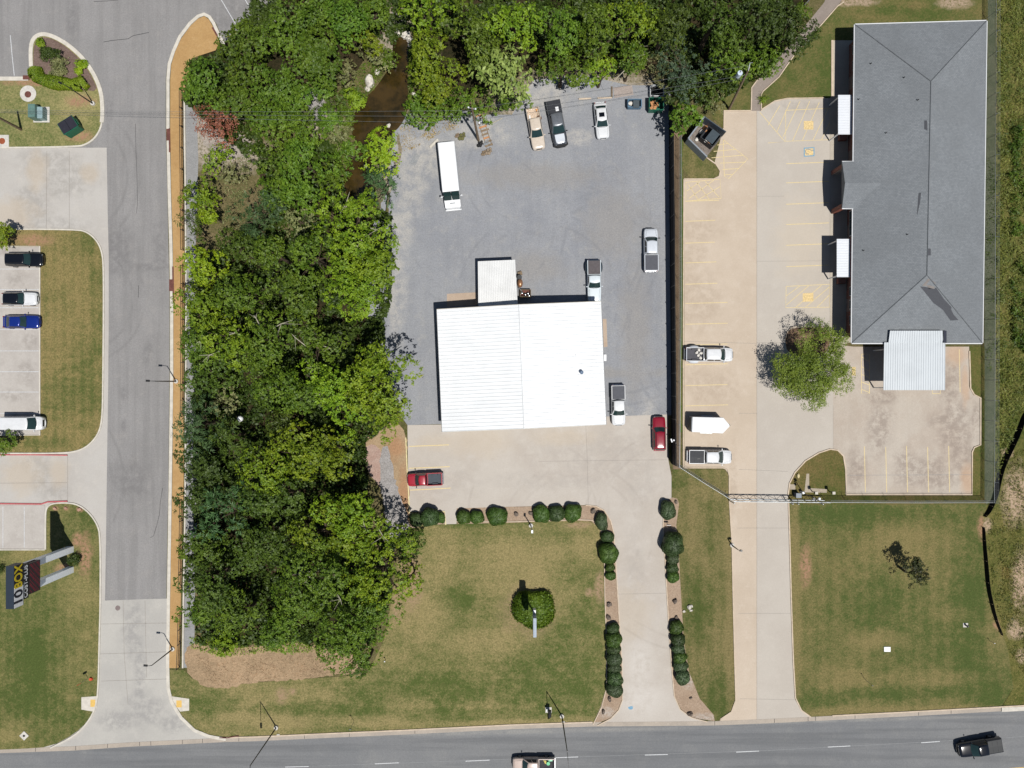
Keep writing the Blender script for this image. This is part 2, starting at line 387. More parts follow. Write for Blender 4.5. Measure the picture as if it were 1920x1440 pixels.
sheet('sign_lawn', smooth_poly([(-60, 1032), (86, 1032), (86, 965), (88, 952), (97, 945), (125, 943), (148, 947), (168, 962), (182, 982), (188, 1005), (188, 1130), (186, 1200), (184, 1290), (180, 1322), (165, 1352), (140, 1376), (95, 1400), (40, 1404), (-60, 1407)], 1), .045, m_lawn3)
strip(MB(), smooth_poly([(86, 1030), (86, 965), (88, 952), (97, 944), (125, 942), (148, 946), (168, 961), (183, 982), (189, 1005), (189, 1130), (187, 1200), (185, 1290), (181, 1324), (166, 1354), (141, 1379), (95, 1402)], 2, False), .2, 0, .14).build('lawn_kerb', M['kerb'])['kind'] = 'structure'
lotB = sheet('car_park', [(-300, 947), (84.5, 947), (84.5, 1029), (-300, 1029)], .056, m_lot)
strip(MB(), [(-60, 1030.5), (85, 1030.5)], .16, 0, .15).build('car_park_kerb', M['kerb'])['kind'] = 'structure'
for x in (6, 46): line('parking_line', [(x, 950), (x, 1027)], .09, .062, M['white_line'], lotB)
# asphalt details
rd = bpy.data.objects['side_street']
for P, w_ in (([(19.5, 66), (23, 105), (27, 142)], .11), ([(414, -2), (447, 54)], .11), ([(459, -2), (480, 34)], .11)): line('parking_line', P, w_, .027, M['white_line'], rd)
line('parking_line', [(427, 70), (447, 59), (476, 40)], .16, .027, M['gold_line'], rd)
for P, w_ in (([(194, 79), (210, 76), (240, 73), (250, 67), (279, 61)], .07), ([(176, 3), (200, 2), (222, 0)], .06), ([(254, 232), (255, 280), (257, 330), (258, 380), (256, 400)], .045), ([(260, 535), (259.5, 558)], .05),
              ([(305, 915), (301, 940), (299, 965), (294, 985), (288, 1005), (282, 1008)], .05), ([(203, 995), (300, 993)], .0)):
    if w_: line('crack', P, w_, .026, M['crack'], rd)
rb = bpy.data.objects['main_road']
for x0, y0, x1, y1 in ((535, 1438, 579, 1437), (703, 1432, 748, 1430), (873, 1427, 918, 1425), (1041, 1420.5, 1084, 1419), (1209, 1415.5, 1252, 1414.5), (1380, 1410, 1423, 1408), (1552, 1400.5, 1594, 1398.5), (1727, 1392.5, 1762, 1390)):
    line('lane_dash', [(x0, y0), (x1, y1)], .11, .033, M['white_line'], rb)
line('lane_seam', [(0, 1447), (480, 1440), (960, 1423), (1440, 1407), (1920, 1381)], .05, .031, M['faint_line'], rb)
line('centre_line', [(1890, 1441), (1960, 1436)], .12, .033, M['gold_line'], rb)
for x in (67, 142, 202, 262, 283, 342, 380, 422, 448, 571, 655, 778, 1340, 1452, 1515, 1529, 1603, 1722, 1783):
    y = np.interp(x, [p[0] for p in road_top], [p[1] for p in road_top])
    line('gutter_joint', [(x, y-8), (x, y-.5)], .06, .04, M['crack'], gutter)
sheet('concrete_slab', [(1877, 1326), (1960, 1322), (1960, 1330), (1877, 1334)], .15, M['kerb'])

# tan footpath, railing strip and gravel verge along the street
m_path = paved('tan path', (206, 168, 114), (190, 150, 98), (216, 182, 132), scale=.35, speck=.22)
pathL = [(384, 31), (372, 36), (358, 49), (340, 74), (329, 98), (322, 122), (320, 150), (320, 240), (322, 360), (325, 460), (326, 560), (326, 700), (325, 780), (324, 900), (322, 1000), (320, 1122), (318, 1252)]
pathR = [(337, 1252), (340, 1120), (343, 1000), (345, 900), (346, 700), (347, 500), (345, 360), (344, 240), (342, 190), (360, 110), (405, 95), (412, 80), (402, 55), (393, 38)]
sheet('footpath', pathL+pathR, .13, m_path)
strip(MB(), [(420, 84), (409, 62), (401, 44), (393, 32), (383, 27), (372, 31), (357, 44), (338, 69), (326, 96), (318, 120), (315.5, 150), (315.5, 240), (318, 360), (321, 460), (322.5, 560), (322.5, 700), (321.5, 780), (320, 900), (318.5, 1000), (316.5, 1122), (315, 1250), (316, 1290), (322, 1315), (340, 1345), (365, 1369), (392, 1380), (424, 1386)], .45, 0, .12).build('street_kerb', M['kerb'])['kind'] = 'structure'
sheet('gravel_verge', [(348, 190), (368, 190), (372, 300), (366, 500), (368, 700), (370, 960), (366, 1100), (364, 1252), (345, 1252), (346, 1100), (349, 960), (350, 700), (350, 400)], .02, paved('grey chippings', (172, 172, 172), (158, 158, 158), (186, 186, 184), scale=.8, speck=.3))
strip(MB(), [(346.5, 180), (348.5, 360), (350, 560), (349.5, 700), (348, 960), (345, 1120), (343.5, 1252)], .2, 0, .2).build('verge_kerb', M['kerb'])['kind'] = 'structure'
for P in ([(318.5, 241), (319, 286)], [(325, 500), (326, 568)]): strip(MB(), P, .22, .121, .15).build('drain_plate', M['rust'])['kind'] = 'structure'
for x, y in ((316.5, 253), (321.5, 535)): strip(MB(), [(x, y-11), (x, y+11)], .55, .0, .136).build('storm_drain', M['rust'])['kind'] = 'structure'
strip(MB(), [(399, 52), (408, 68)], .25, .121, .15).build('drain_plate', M['rust'])['kind'] = 'structure'
strip(MB(), [(44, 146), (56, 146)], .6, .0, .155).build('storm_drain', M['rust'])['kind'] = 'structure'
strip(MB(), [(412, 1382.5), (424, 1383), (448, 1379)], .12, .0, .14).build('drain_plate', M['rust'])['kind'] = 'structure'

# --- middle property
m_grav = paved('grey gravel', (176, 178, 182), (156, 159, 166), (192, 190, 185), scale=.12, speck=.30, streak=.16, arcs=[(1080, 470, 110, .35), (1150, 560, 190, .4), (900, 420, 150, .35), (1400, 620, 210, .4), (980, 330, 95, .3), (1020, 560, 150, .35)], arcamt=.30,
    pale=[(790, 290, 60, 45), (1000, 170, 90, 40), (755, 420, 22, 60), (1080, 260, 30, 18), (1215, 800, 20, 60), (770, 340, 30, 60), (900, 250, 60, 30), (745, 550, 20, 90)], palecol=(214, 209, 200),
    warm=[(1150, 420, 60, 70), (1190, 620, 30, 140), (1000, 330, 130, 26), (1080, 700, 200, 10), (930, 555, 70, 20), (1000, 500, 60, 30)], warmcol=(172, 167, 160), warmamt=.6,
    stains=[(1200, 520, 40, 200), (1050, 440, 120, 16), (880, 470, 60, 30), (850, 640, 30, 90), (1150, 330, 80, 20)], stainamt=.22, staincol=(140, 140, 144))
sheet('gravel_yard', [(742, 215), (860, 205), (905, 215), (960, 215), (1000, 150), (1090, 140), (1180, 160), (1262, 160), (1262, 185), (1262, 778), (1250, 779), (1137, 783), (1137, 830), (829, 820), (829, 795), (764, 797)]+rough([(690, 690), (690, 560), (700, 420), (735, 330), (755, 290), (748, 250)], 3, 8)[:-9], .014, m_grav)
m_apron = paved('yard concrete', (206, 198, 188), (194, 184, 173), (214, 207, 198), scale=.1, speck=.1, arcs=[(1080, 1010, 130, .35), (1300, 1010, 200, .3), (1010, 960, 120, .3)], arcamt=.22, stains=[(1120, 850, 130, 50), (1040, 900, 120, 20), (820, 900, 80, 40), (1200, 900, 40, 60), (1190, 1100, 20, 120)], stainamt=.28, staincol=(172, 166, 160),
    warm=[(900, 830, 60, 30), (1060, 820, 60, 16), (820, 830, 40, 16), (1180, 1150, 40, 60)], warmcol=(208, 192, 170), warmamt=.4, pale=[(1200, 1310, 50, 40), (1200, 1250, 30, 60)], palecol=(222, 216, 208))
apron = sheet('yard_drive', [(764, 797), (829, 796), (829, 808), (1137, 790), (1137, 781), (1252, 777), (1253, 862), (1259, 893), (1259, 936), (1246, 940), (1243, 985), (1246, 1040), (1250, 1110), (1254, 1180), (1259, 1250), (1264, 1305), (1275, 1330), (1295, 1345), (1325, 1354), (1345, 1352), (1345, 1357), (1122, 1359.5), (1145, 1346), (1160, 1330), (1167, 1312), (1166, 1240), (1162, 1180), (1158, 1115), (1154, 1050), (1150, 1000), (1144, 975), (1132, 956), (1118, 949), (1098, 947), (955, 950), (900, 952), (856, 955), (856, 984), (834, 984), (834, 958), (766, 960)], .02, m_apron)
for P in ([(1098, 790), (1101, 860), (1103, 945)], [(1155, 1114), (1252, 1112)], [(1010, 865), (1250, 862)]): line('joint', P, .04, .0255, M['joint'], apron)
for P in ([(767, 837), (842, 834)], [(767, 878), (843, 875)], [(769, 919), (845, 915)]): line('parking_line', P, .13, .0265, M['yellow_line'], apron)
M['edge_y'] = plain('cream edge paint', (240, 226, 176), .8, .2)
strip(MB(), [(761, 820), (763.5, 880), (766, 920), (768, 962)], .12, 0, .12).build('yard_kerb', M['edge_y'])['kind'] = 'structure'
strip(MB(), [(768, 962.5), (834, 959), (836, 984)], .12, 0, .12).build('yard_kerb', M['edge_y'])['kind'] = 'structure'
strip(MB(), [(856, 978), (960, 978), (1085, 974), (1110, 975), (1124, 985), (1131, 1005), (1133, 1050), (1134, 1120), (1137, 1200), (1137, 1290), (1128, 1325), (1112, 1358)], .11, 0, .13).build('bed_edging', M['kerb_tan'])['kind'] = 'structure'
strip(MB(), [(1098, 947), (1118, 949), (1133, 957), (1145, 976), (1151, 1000), (1154, 1050), (1158, 1115), (1162, 1180), (1166, 1240), (1167, 1312), (1160, 1331), (1145, 1347), (1120, 1360)], .13, 0, .12).build('drive_kerb', M['kerb_tan'])['kind'] = 'structure'
strip(MB(), [(1246, 942), (1243, 985), (1246, 1040), (1250, 1110), (1254, 1180), (1259, 1250), (1264, 1305), (1275, 1330), (1296, 1345), (1326, 1353)], .13, 0, .12).build('drive_kerb', M['kerb_tan'])['kind'] = 'structure'
m_mulch = paved('pinkish bark mulch', (200, 176, 152), (182, 156, 132), (216, 196, 174), scale=.5, speck=.38, pale=[(1135, 1336, 18, 10), (1320, 1345, 26, 8), (1290, 1280, 12, 14)], palecol=(220, 214, 206))
sheet('mulch_bed', [(768, 962), (834, 960), (834, 986), (858, 982), (856, 953), (960, 950), (1098, 948), (1118, 950), (1132, 957), (1144, 976), (1150, 1000), (1154, 1050), (1158, 1115), (1162, 1180), (1166, 1240), (1167, 1312), (1160, 1330), (1145, 1346), (1110, 1360), (1126, 1325), (1136, 1290), (1136, 1200), (1133, 1120), (1132, 1050), (1129, 1005), (1122, 988), (1108, 977), (960, 980), (770, 990)], .026, m_mulch)
sheet('mulch_bed', [(1246, 940), (1262, 932), (1275, 936), (1272, 960), (1268, 985), (1272, 1020), (1276, 1100), (1282, 1200), (1292, 1260), (1312, 1310), (1338, 1340), (1340, 1352), (1300, 1346), (1277, 1330), (1265, 1305), (1260, 1250), (1254, 1180), (1250, 1110), (1246, 1040), (1243, 985)], .026, m_mulch)
m_lawnC = grass('front lawn', (98, 112, 58), (176, 160, 112), dry=.60, stripes=.09, sdirx=False, mott=.34, speck=1.1,
    greenb=[(860, 1290, 220, 30), (1000, 1280, 90, 60), (760, 1290, 100, 30), (600, 1330, 160, 14), (1090, 1200, 60, 120), (870, 1120, 30, 26), (400, 1320, 60, 26), (900, 1340, 200, 14), (1050, 1110, 40, 60), (860, 980, 60, 10), (700, 1300, 60, 20)],
    dryb=[(960, 1060, 120, 60), (1040, 1100, 60, 50), (800, 1150, 50, 60), (830, 1045, 40, 60), (1000, 1040, 100, 30), (700, 1352, 80, 10), (530, 1355, 60, 12), (1060, 1350, 60, 10), (920, 1200, 80, 30), (1100, 1020, 30, 50), (980, 1355, 120, 8), (610, 1300, 20, 12), (440, 1345, 40, 12)],
    dirtb=[(770, 1090, 22, 60), (530, 1305, 12, 16), (548, 1296, 8, 7), (1105, 1110, 10, 8), (1125, 1100, 10, 30), (990, 1145, 55, 50, 0, .3, .5), (1085, 985, 26, 6), (745, 1130, 10, 40)], dirt=(186, 158, 126))
sheet('front_lawn', [(318, 1256), (345, 1256), (360, 1272), (400, 1287), (520, 1276), (645, 1268), (690, 1262), (720, 1200), (735, 1120), (745, 1050), (770, 1000), (790, 984), (960, 980), (1085, 976), (1108, 978), (1122, 988), (1130, 1010), (1133, 1120), (1136, 1200), (1136, 1290), (1126, 1325), (1110, 1360), (960, 1364), (760, 1374), (480, 1386), (392, 1378), (365, 1367), (340, 1343), (322, 1313), (316, 1290)], .032, m_lawnC)
m_straw = grass('straw and dirt', (164, 142, 112), (206, 176, 142), dry=.55, mott=.4, speck=.9)
sheet('bare_earth', rough(smooth_poly([(350, 1200), (420, 1220), (560, 1200), (640, 1220), (690, 1230), (690, 1256), (640, 1265), (560, 1275), (480, 1277), (430, 1290), (390, 1290), (362, 1274), (346, 1254)], 1), 2.2, 6), .036, m_straw)
m_tan = paved('sandy strip', (198, 172, 138), (180, 150, 116), (212, 190, 158), scale=.6, speck=.35, warm=[(745, 840, 16, 22), (757, 930, 10, 60)], warmcol=(204, 140, 96), warmamt=.5)
sheet('sandy_strip', rough(smooth_poly([(712, 790), (762, 800), (765, 880), (768, 962), (772, 990), (760, 1000), (735, 960), (715, 900), (690, 850), (680, 810)], 1), 2.2, 6), .03, m_tan)
m_riprap = paved('white crushed stone', (200, 196, 194), (178, 172, 168), (222, 220, 218), scale=.9, speck=.5)
sheet('crushed_stone', rough(smooth_poly([(718, 835), (728, 838), (735, 870), (742, 905), (755, 940), (766, 975), (768, 1000), (748, 1010), (725, 1010), (722, 960), (712, 910), (712, 865)], 1), 2.2, 6), .034, m_riprap)
sheet('pink_stone', rough(smooth_poly([(680, 840), (700, 832), (716, 845), (722, 880), (726, 930), (700, 900), (682, 870)], 1), 2.2, 6), .031, paved('pink gravel', (206, 180, 166), (186, 150, 136), (214, 196, 184), scale=.8, speck=.35))
for k, pts in enumerate(([(372, 190), (430, 235), (470, 262), (478, 290), (440, 300), (392, 285), (370, 250)], [(575, 160), (605, 175), (614, 235), (600, 240), (578, 205), (565, 190)], [(735, 10), (772, 60), (775, 92), (745, 80), (738, 40)])):
    sheet('stony_bank', rough(smooth_poly(pts, 1), 2.2, 6), .03, m_riprap if k else paved('sandy gravel', (206, 196, 184), (180, 168, 156), (218, 210, 200), scale=.8, speck=.45))
e = NT('creek water', .12, .5); n = e.noise(.35, 5, .65)
e.bump(e.noise(2, 3), .02, .12)
M['water'] = e.out(e.mix(e.rng(n, .35, .65), C(42, 36, 16), C(74, 58, 28)))
m_shade_litter = grass('shade darkened litter', (44, 46, 26), (86, 72, 52), dry=.45, mott=.4)  # litter colour darkened to stand for shade in the canopy gaps
sheet('woodland_floor', smooth_poly([(350, 120), (440, 60), (520, -60), (720, -60), (720, 40), (680, 120), (640, 170), (560, 150), (500, 190), (440, 170), (360, 200)], 1), .008, m_shade_litter)
sheet('woodland_floor', smooth_poly([(780, -60), (1550, -60), (1480, 60), (1420, 130), (1330, 180), (1270, 175), (1230, 120), (1000, 120), (900, 180), (780, 160), (775, 60)], 1), .008, m_shade_litter)
sheet('woodland_floor', smooth_poly([(520, 480), (600, 400), (735, 400), (735, 560), (715, 640), (740, 700), (745, 800), (690, 840), (690, 1000), (720, 1100), (690, 1210), (560, 1200), (420, 1190), (372, 1180), (370, 500), (420, 480)], 1), .008, m_shade_litter)
sheet('woodland_floor', smooth_poly([(500, 270), (620, 250), (630, 330), (650, 390), (560, 420), (520, 380), (480, 330)], 1), .008, m_shade_litter)
creek = smooth_poly([(738, 60), (764, 70), (766, 100), (764, 160), (768, 200), (752, 238), (720, 262), (700, 300), (698, 372), (655, 382), (640, 330), (660, 300), (672, 270), (655, 245), (668, 200), (700, 170), (715, 150), (735, 120)], 2)
sheet('creek_water', creek, .045, M['water'])
for P in ([(434, 640/2+240), (434, 600)],): pass
m_slab = paved('tan slab', (202, 182, 162), (190, 168, 148), (210, 192, 172), scale=.5, speck=.15)
sheet('door_slab', [(838, 551), (895, 548), (895, 572), (838, 575)], .03, m_slab)
sheet('door_slab', [(1130, 598), (1137, 598), (1139, 650), (1132, 651)], .03, m_slab)
sheet('patched_concrete', [(1150, 164), (1185, 160), (1188, 178), (1152, 184)], .028, paved('patched concrete', (196, 184, 176), (174, 160, 152), (206, 196, 190), scale=.9, speck=.3))

# --- mid lawn strip and right property
m_lawnM = grass('strip lawn', (92, 104, 54), (154, 140, 96), dry=.55, stripes=.22, mott=.3, dryb=[(1368, 1000, 14, 160), (1370, 1220, 14, 120), (1300, 1000, 20, 60), (1330, 920, 40, 20)], greenb=[(1345, 1310, 26, 60), (1270, 900, 20, 20), (1310, 1150, 26, 80)], sw=1.8)
sheet('strip_lawn', [(1259, 893), (1262, 880), (1357, 880), (1366, 890), (1368, 940), (1372, 1020), (1374, 1120), (1377, 1240), (1379, 1315), (1370, 1335), (1350, 1349), (1340, 1352), (1338, 1340), (1312, 1310), (1292, 1260), (1282, 1200), (1276, 1100), (1272, 1020), (1268, 985), (1273, 945), (1270, 935), (1259, 932)], .03, m_lawnM)
m_tanc = paved('tan parking concrete', (215, 199, 180), (202, 185, 165), (222, 208, 191), scale=.1, speck=.1, stains=[(1300, 430, 50, 26), (1305, 560, 50, 60), (1330, 720, 60, 40), (1300, 480, 30, 30), (1375, 900, 8, 70)], stainamt=.38, staincol=(176, 158, 138))
m_grey = paved('drive lane concrete', (205, 197, 186), (196, 187, 176), (212, 204, 193), scale=.08, speck=.09, stains=[(1500, 200, 60, 12), (1520, 620, 50, 20)], stainamt=.4, staincol=(165, 158, 150), warm=[(1520, 560, 40, 30), (1500, 450, 50, 80)], warmcol=(214, 200, 180), warmamt=.5)
m_stain = paved('stained rear concrete', (206, 196, 183), (192, 177, 162), (216, 204, 190), scale=.14, speck=.14,
    stains=[(1650, 800, 26, 60), (1700, 880, 26, 40), (1740, 880, 50, 26), (1790, 800, 36, 60), (1760, 900, 50, 18), (1605, 880, 20, 40), (1800, 850, 26, 40), (1780, 720, 20, 50), (1655, 745, 30, 20), (1830, 790, 10, 40), (1770, 790, 30, 20)], stainamt=.6, staincol=(148, 134, 124),
    warm=[(1815, 900, 16, 30), (1795, 665, 26, 20), (1810, 720, 8, 40)], warmcol=(214, 166, 120), warmamt=.4, streak=.10)
lotR = sheet('tan_car_park', [(1283, 335), (1340, 335), (1350, 322), (1340, 304), (1356, 240), (1357, 208), (1419, 208), (1419, 1130), (1419, 1354), (1342, 1357), (1352, 1349), (1370, 1335), (1379, 1315), (1377, 1240), (1374, 1120), (1372, 1020), (1367, 936), (1367, 890), (1358, 877), (1283, 877)], .02, m_tanc)
laneR = sheet('drive_lane', [(1419, 208), (1426, 208), (1450, 188), (1475, 184), (1556, 183), (1556, 640), (1562, 660), (1562, 842), (1535, 848), (1510, 863), (1490, 885), (1480, 905), (1477, 935), (1479, 1000), (1482, 1120), (1486, 1240), (1490, 1310), (1502, 1332), (1522, 1345), (1522, 1348), (1419, 1354)], .021, m_grey)
rearR = sheet('rear_car_park', [(1562, 645), (1600, 650), (1817, 650), (1817, 725), (1824, 738), (1838, 745), (1838, 833), (1826, 837), (1822, 846), (1822, 926), (1585, 927), (1585, 880), (1580, 855), (1562, 842)], .0205, m_stain)
for P in ([(1419, 208), (1419, 1360)], ): line('joint', P, .05, .0275, M['joint'], laneR)
for P in ([(1283, 640), (1419, 644)], [(1419, 642), (1470, 643)], [(1385, 880), (1477, 884)], [(1382, 990), (1478, 990)], [(1384, 1150), (1482, 1150)], [(1387, 1310), (1490, 1312)], [(1419, 490), (1555, 489)], [(1419, 368), (1470, 368)], [(1562, 760), (1562, 842)], [(1385, 775), (1420, 775)]):
    line('joint', P, .035, .0275, M['joint'], laneR)
line('joint', [(1588, 891), (1822, 890)], .04, .0275, M['faint_line'], rearR)
for y, x1 in ((376.5, 1348), (414, 1341), (455, 1340), (492, 1343), (532, 1345), (568, 1364), (607, 1364), (646, 1364), (683, 1364), (722, 1364), (760, 1365)):
    line('parking_line', [(1285, y+1), (x1, y-1)], .1, .027, M['yellow_line'], lotR)
for y in (305, 341, 381, 419, 458, 498): line('parking_line', [(1474, y+2), (1554, y-1)], .1, .028, M['yellow_line'], laneR)
def hatch(parent, poly, lines, z=.028, w_=.09):
    line('parking_line', poly+[poly[0]], w_, z, M['yellow_line'], parent)
    for a, b_ in lines: line('hatch_line', [a, b_], w_, z+.001, M['yellow_line'], parent)
hatch(laneR, [(1474, 537), (1555, 533), (1555, 576), (1473, 577)], [((1474, 555), (1500, 536)), ((1474, 572), (1516, 536)), ((1492, 576), (1540, 535)), ((1510, 576), (1555, 538)), ((1532, 576), (1555, 553))])
hatch(laneR, [(1473, 207), (1556, 203), (1556, 262), (1473, 265)], [((1440, 235), (1462, 198)), ((1456, 248), (1482, 190)), ((1468, 257), (1500, 190)), ((1486, 264), (1518, 190)), ((1504, 264), (1536, 192)), ((1524, 263), (1552, 205)), ((1540, 262), (1556, 230))])
line('parking_line', [(1424, 210), (1472, 266), (1440, 268)], .09, .028, M['yellow_line'], laneR)
hatch(lotR, [(1356, 262), (1402, 298), (1366, 335), (1358, 330)], [((1345, 272), (1366, 269)), ((1338, 284), (1380, 280)), ((1334, 296), (1394, 291)), ((1350, 306), (1398, 304)), ((1354, 318), (1386, 316)), ((1358, 328), (1374, 327))])
hatch(lotR, [(1286, 342), (1350, 336), (1352, 372), (1286, 377)], [((1290, 345), (1310, 376)), ((1306, 342), (1330, 374)), ((1322, 340), (1348, 370)), ((1350, 350), (1310, 374)), ((1338, 338), (1292, 372)), ((1312, 341), (1288, 358))])
hatch(rearR, [(1615, 664), (1630, 664), (1630, 738), (1615, 738)], [((1615, 669), (1630, 678)), ((1615, 687), (1630, 696)), ((1615, 702), (1630, 708)), ((1615, 716), (1630, 722)), ((1615, 730), (1630, 736))])
for x, y0 in ((1620.5, 837), (1660.5, 838), (1699.5, 836), (1739, 838), (1778.5, 836)): line('parking_line', [(x, y0), (x+2, 923)], .1, .028, M['yellow_line'], rearR)
line('parking_line', [(1798.5, 655), (1800, 735)], .1, .028, M['yellow_line'], rearR)
line('parking_line', [(1748, 730), (1748, 738), (1763, 738), (1763, 730)], .1, .028, M['yellow_line'], rearR)
M['pad_y'] = plain('yellow marking', (230, 204, 150), .8, .2, var=.2, scale=5)
M['blue_line'] = plain('faded blue paint', (128, 170, 196), .8, .2, var=.1)
M['navy'] = plain('navy paint', (30, 40, 64), .6, .3)
sheet('yellow_square', [(1507, 227), (1525, 227), (1525, 243), (1507, 243)], .031, M['pad_y'], laneR)
sheet('yellow_square', [(1505, 550), (1525, 549), (1525, 565), (1505, 566)], .031, M['pad_y'], laneR)
sheet('yellow_square', [(1597, 688), (1604, 688), (1604, 704), (1597, 704)], .0285, M['pad_y'], rearR)
sq = sheet('access_square', [(1507, 277), (1527, 276), (1527, 293), (1507, 294)], .031, M['blue_line'], laneR)
line('wheelchair_symbol', [(1518, 280), (1512, 280), (1510, 284), (1512, 289), (1517, 289)], .1, .034, M['faint_line'], laneR)
line('wheelchair_symbol', [(1516, 280), (1522, 282), (1525, 282)], .1, .035, M['faint_line'], laneR)
sheet('yellow_square', [(1509, 279), (1525, 278), (1525, 291), (1509, 292)], .0325, M['pad_y'], laneR)
# kerbs of the right property
kt = lambda P, w_=.15: strip(MB(), P, w_, 0, .14).build('lot_kerb', M['kerb_tan']).__setitem__('kind', 'structure')
kt([(1282, 336), (1338, 336), (1348, 331), (1350, 321), (1342, 308), (1322, 294)])
kt([(1282, 336), (1281, 600), (1281, 877)]); kt([(1281, 877), (1355, 877), (1364, 881), (1367, 892), (1367, 932)])
kt([(1367, 938), (1372, 1020), (1374, 1120), (1377, 1240), (1379, 1312), (1371, 1334), (1350, 1348)], .13)
kt([(1478, 938), (1480, 1000), (1483, 1120), (1487, 1240), (1491, 1308), (1502, 1331), (1520, 1344)], .16)
kt([(1477, 930), (1480, 906), (1490, 886), (1510, 864), (1535, 849), (1556, 842), (1570, 844), (1581, 855), (1585, 880), (1586, 927), (1822, 927), (1822, 848), (1826, 839), (1838, 834), (1838, 746), (1826, 740), (1819, 728), (1817, 658)], .17)
kt([(1357, 240), (1357, 208), (1408, 208)]); kt([(1408, 208), (1409, 165), (1420, 150), (1445, 125)], .14)
kt([(1427, 208), (1427, 178), (1430, 172), (1460, 145), (1488, 105)], .14); kt([(1528, 60), (1570, 12), (1582, 4)], .14)
kt([(1427, 206), (1452, 190), (1476, 185), (1546, 184)], .14); kt([(1555, 614), (1500, 612), (1484, 614), (1476, 622), (1471, 636)], .13)
m_walk = paved('shaded asphalt walk', (164, 152, 142), (148, 136, 128), (178, 168, 158), scale=.3, speck=.16)  # mottled grey brown asphalt
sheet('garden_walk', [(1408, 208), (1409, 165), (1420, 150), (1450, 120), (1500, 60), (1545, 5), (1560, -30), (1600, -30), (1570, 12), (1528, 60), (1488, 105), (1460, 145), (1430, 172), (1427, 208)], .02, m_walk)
m_sw = paved('building sidewalk', (204, 194, 178), (190, 180, 166), (212, 203, 188), scale=.3, speck=.12)
sheet('building_walk', [(1560, 76), (1600, 76), (1600, 640), (1568, 650), (1556, 632), (1556, 183), (1560, 183)], .05, m_sw)
strip(MB(), [(1560, 76), (1560, 183)], .3, 0, .14).build('walk_kerb', M['kerb_tan'])['kind'] = 'structure'
m_lawnN = grass('north lawn', (92, 106, 54), (146, 130, 86), dry=.42, mott=.25, speck=.8, dryb=[(1620, 22, 26, 16), (1720, 10, 20, 8)], dirtb=[(1600, 4, 50, 8), (1790, 5, 30, 12)], dirt=(200, 176, 152), greenb=[(1550, 150, 20, 60), (1650, 20, 60, 10)])
sheet('north_lawn', [(1427, 206), (1427, 178), (1432, 172), (1462, 145), (1490, 105), (1530, 60), (1572, 12), (1600, -40), (1852, -40), (1852, 120), (1560, 120), (1560, 184), (1476, 186), (1452, 190)], .03, m_lawnN)
sheet('corner_lawn', [(1340, 150), (1400, 140), (1409, 165), (1408, 208), (1357, 208), (1357, 240), (1335, 220)], .03, m_lawnN)
sheet('corner_lawn', smooth_poly([(1280, 262), (1290, 270), (1322, 296), (1342, 309), (1350, 321), (1346, 332), (1335, 335), (1281, 335)], 1), .03, m_lawnM)
m_islR = grass('gate island', (94, 104, 52), (142, 122, 80), dry=.5, mott=.25)
sheet('gate_island', [(1478, 928), (1481, 906), (1491, 887), (1511, 865), (1535, 850), (1556, 843), (1570, 845), (1580, 855), (1584, 880), (1585, 928), (1822, 929), (1845, 929), (1845, 946), (1478, 946)], .035, m_islR)
m_padc = paved('pad concrete', (196, 184, 164), (180, 166, 148), (206, 194, 176), scale=.5, speck=.2)
sheet('concrete_pad', [(1512, 888), (1517, 888), (1517, 915), (1550, 917), (1550, 924), (1508, 923)], .05, m_padc)
sheet('concrete_pad', [(1481, 908), (1491, 908), (1491, 918), (1481, 918)], .05, m_padc)
sheet('side_lawn', [(1818, 650), (1846, 650), (1846, 930), (1823, 930), (1823, 848), (1827, 840), (1840, 834), (1840, 745), (1827, 739), (1820, 726)], .03, grass('side lawn', (98, 108, 54), (140, 122, 78), dry=.45))
sheet('tree_island', smooth_poly([(1472, 640), (1474, 624), (1484, 616), (1500, 614), (1556, 614), (1556, 652), (1540, 670), (1500, 672), (1476, 660)], 1), .04, paved('leaf litter bed', (170, 142, 116), (136, 106, 84), (188, 168, 140), scale=.8, speck=.5))
m_lawnR = grass('south lawn', (92, 106, 56), (154, 140, 94), dry=.52, stripes=.18, mott=.25, sw=2.0,
    greenb=[(1640, 965, 160, 26), (1820, 1150, 40, 160), (1700, 1300, 180, 12), (1560, 1310, 60, 16), (1830, 1000, 20, 80), (1640, 1130, 60, 60), (1850, 1290, 60, 40)],
    dryb=[(1495, 1180, 12, 160), (1490, 1030, 10, 120), (1720, 1330, 180, 8), (1560, 1335, 60, 8), (1760, 1270, 120, 14), (1600, 1270, 40, 16), (1780, 1150, 40, 18), (1700, 1020, 80, 40), (1800, 1330, 100, 8), (1640, 1200, 60, 20)],
    dirtb=[(1840, 990, 8, 26), (1510, 1060, 12, 40), (1870, 1170, 8, 12)])
sheet('south_lawn', [(1479, 946), (1480, 1000), (1483, 1120), (1487, 1240), (1491, 1308), (1502, 1331), (1521, 1344), (1560, 1341), (1700, 1334), (1876, 1325), (1900, 1290), (1890, 1220), (1868, 1150), (1850, 1080), (1842, 990), (1850, 946)], .03, m_lawnR)
m_wild = grass('wild verge', (84, 98, 42), (150, 138, 84), dry=.48, mott=.55, speck=1.3, dirtb=[(1905, 930, 26, 60), (1912, 1090, 16, 60), (1905, 1180, 16, 20), (1890, 850, 12, 10), (1850, 985, 10, 14), (1915, 1230, 10, 14)], dirt=(214, 186, 160))
sheet('wild_verge', [(1866, -60), (2100, -60), (2100, 1330), (1878, 1326), (1900, 1290), (1890, 1220), (1868, 1150), (1850, 1080), (1842, 990), (1850, 946), (1862, 930), (1866, 600)], .028, m_wild)
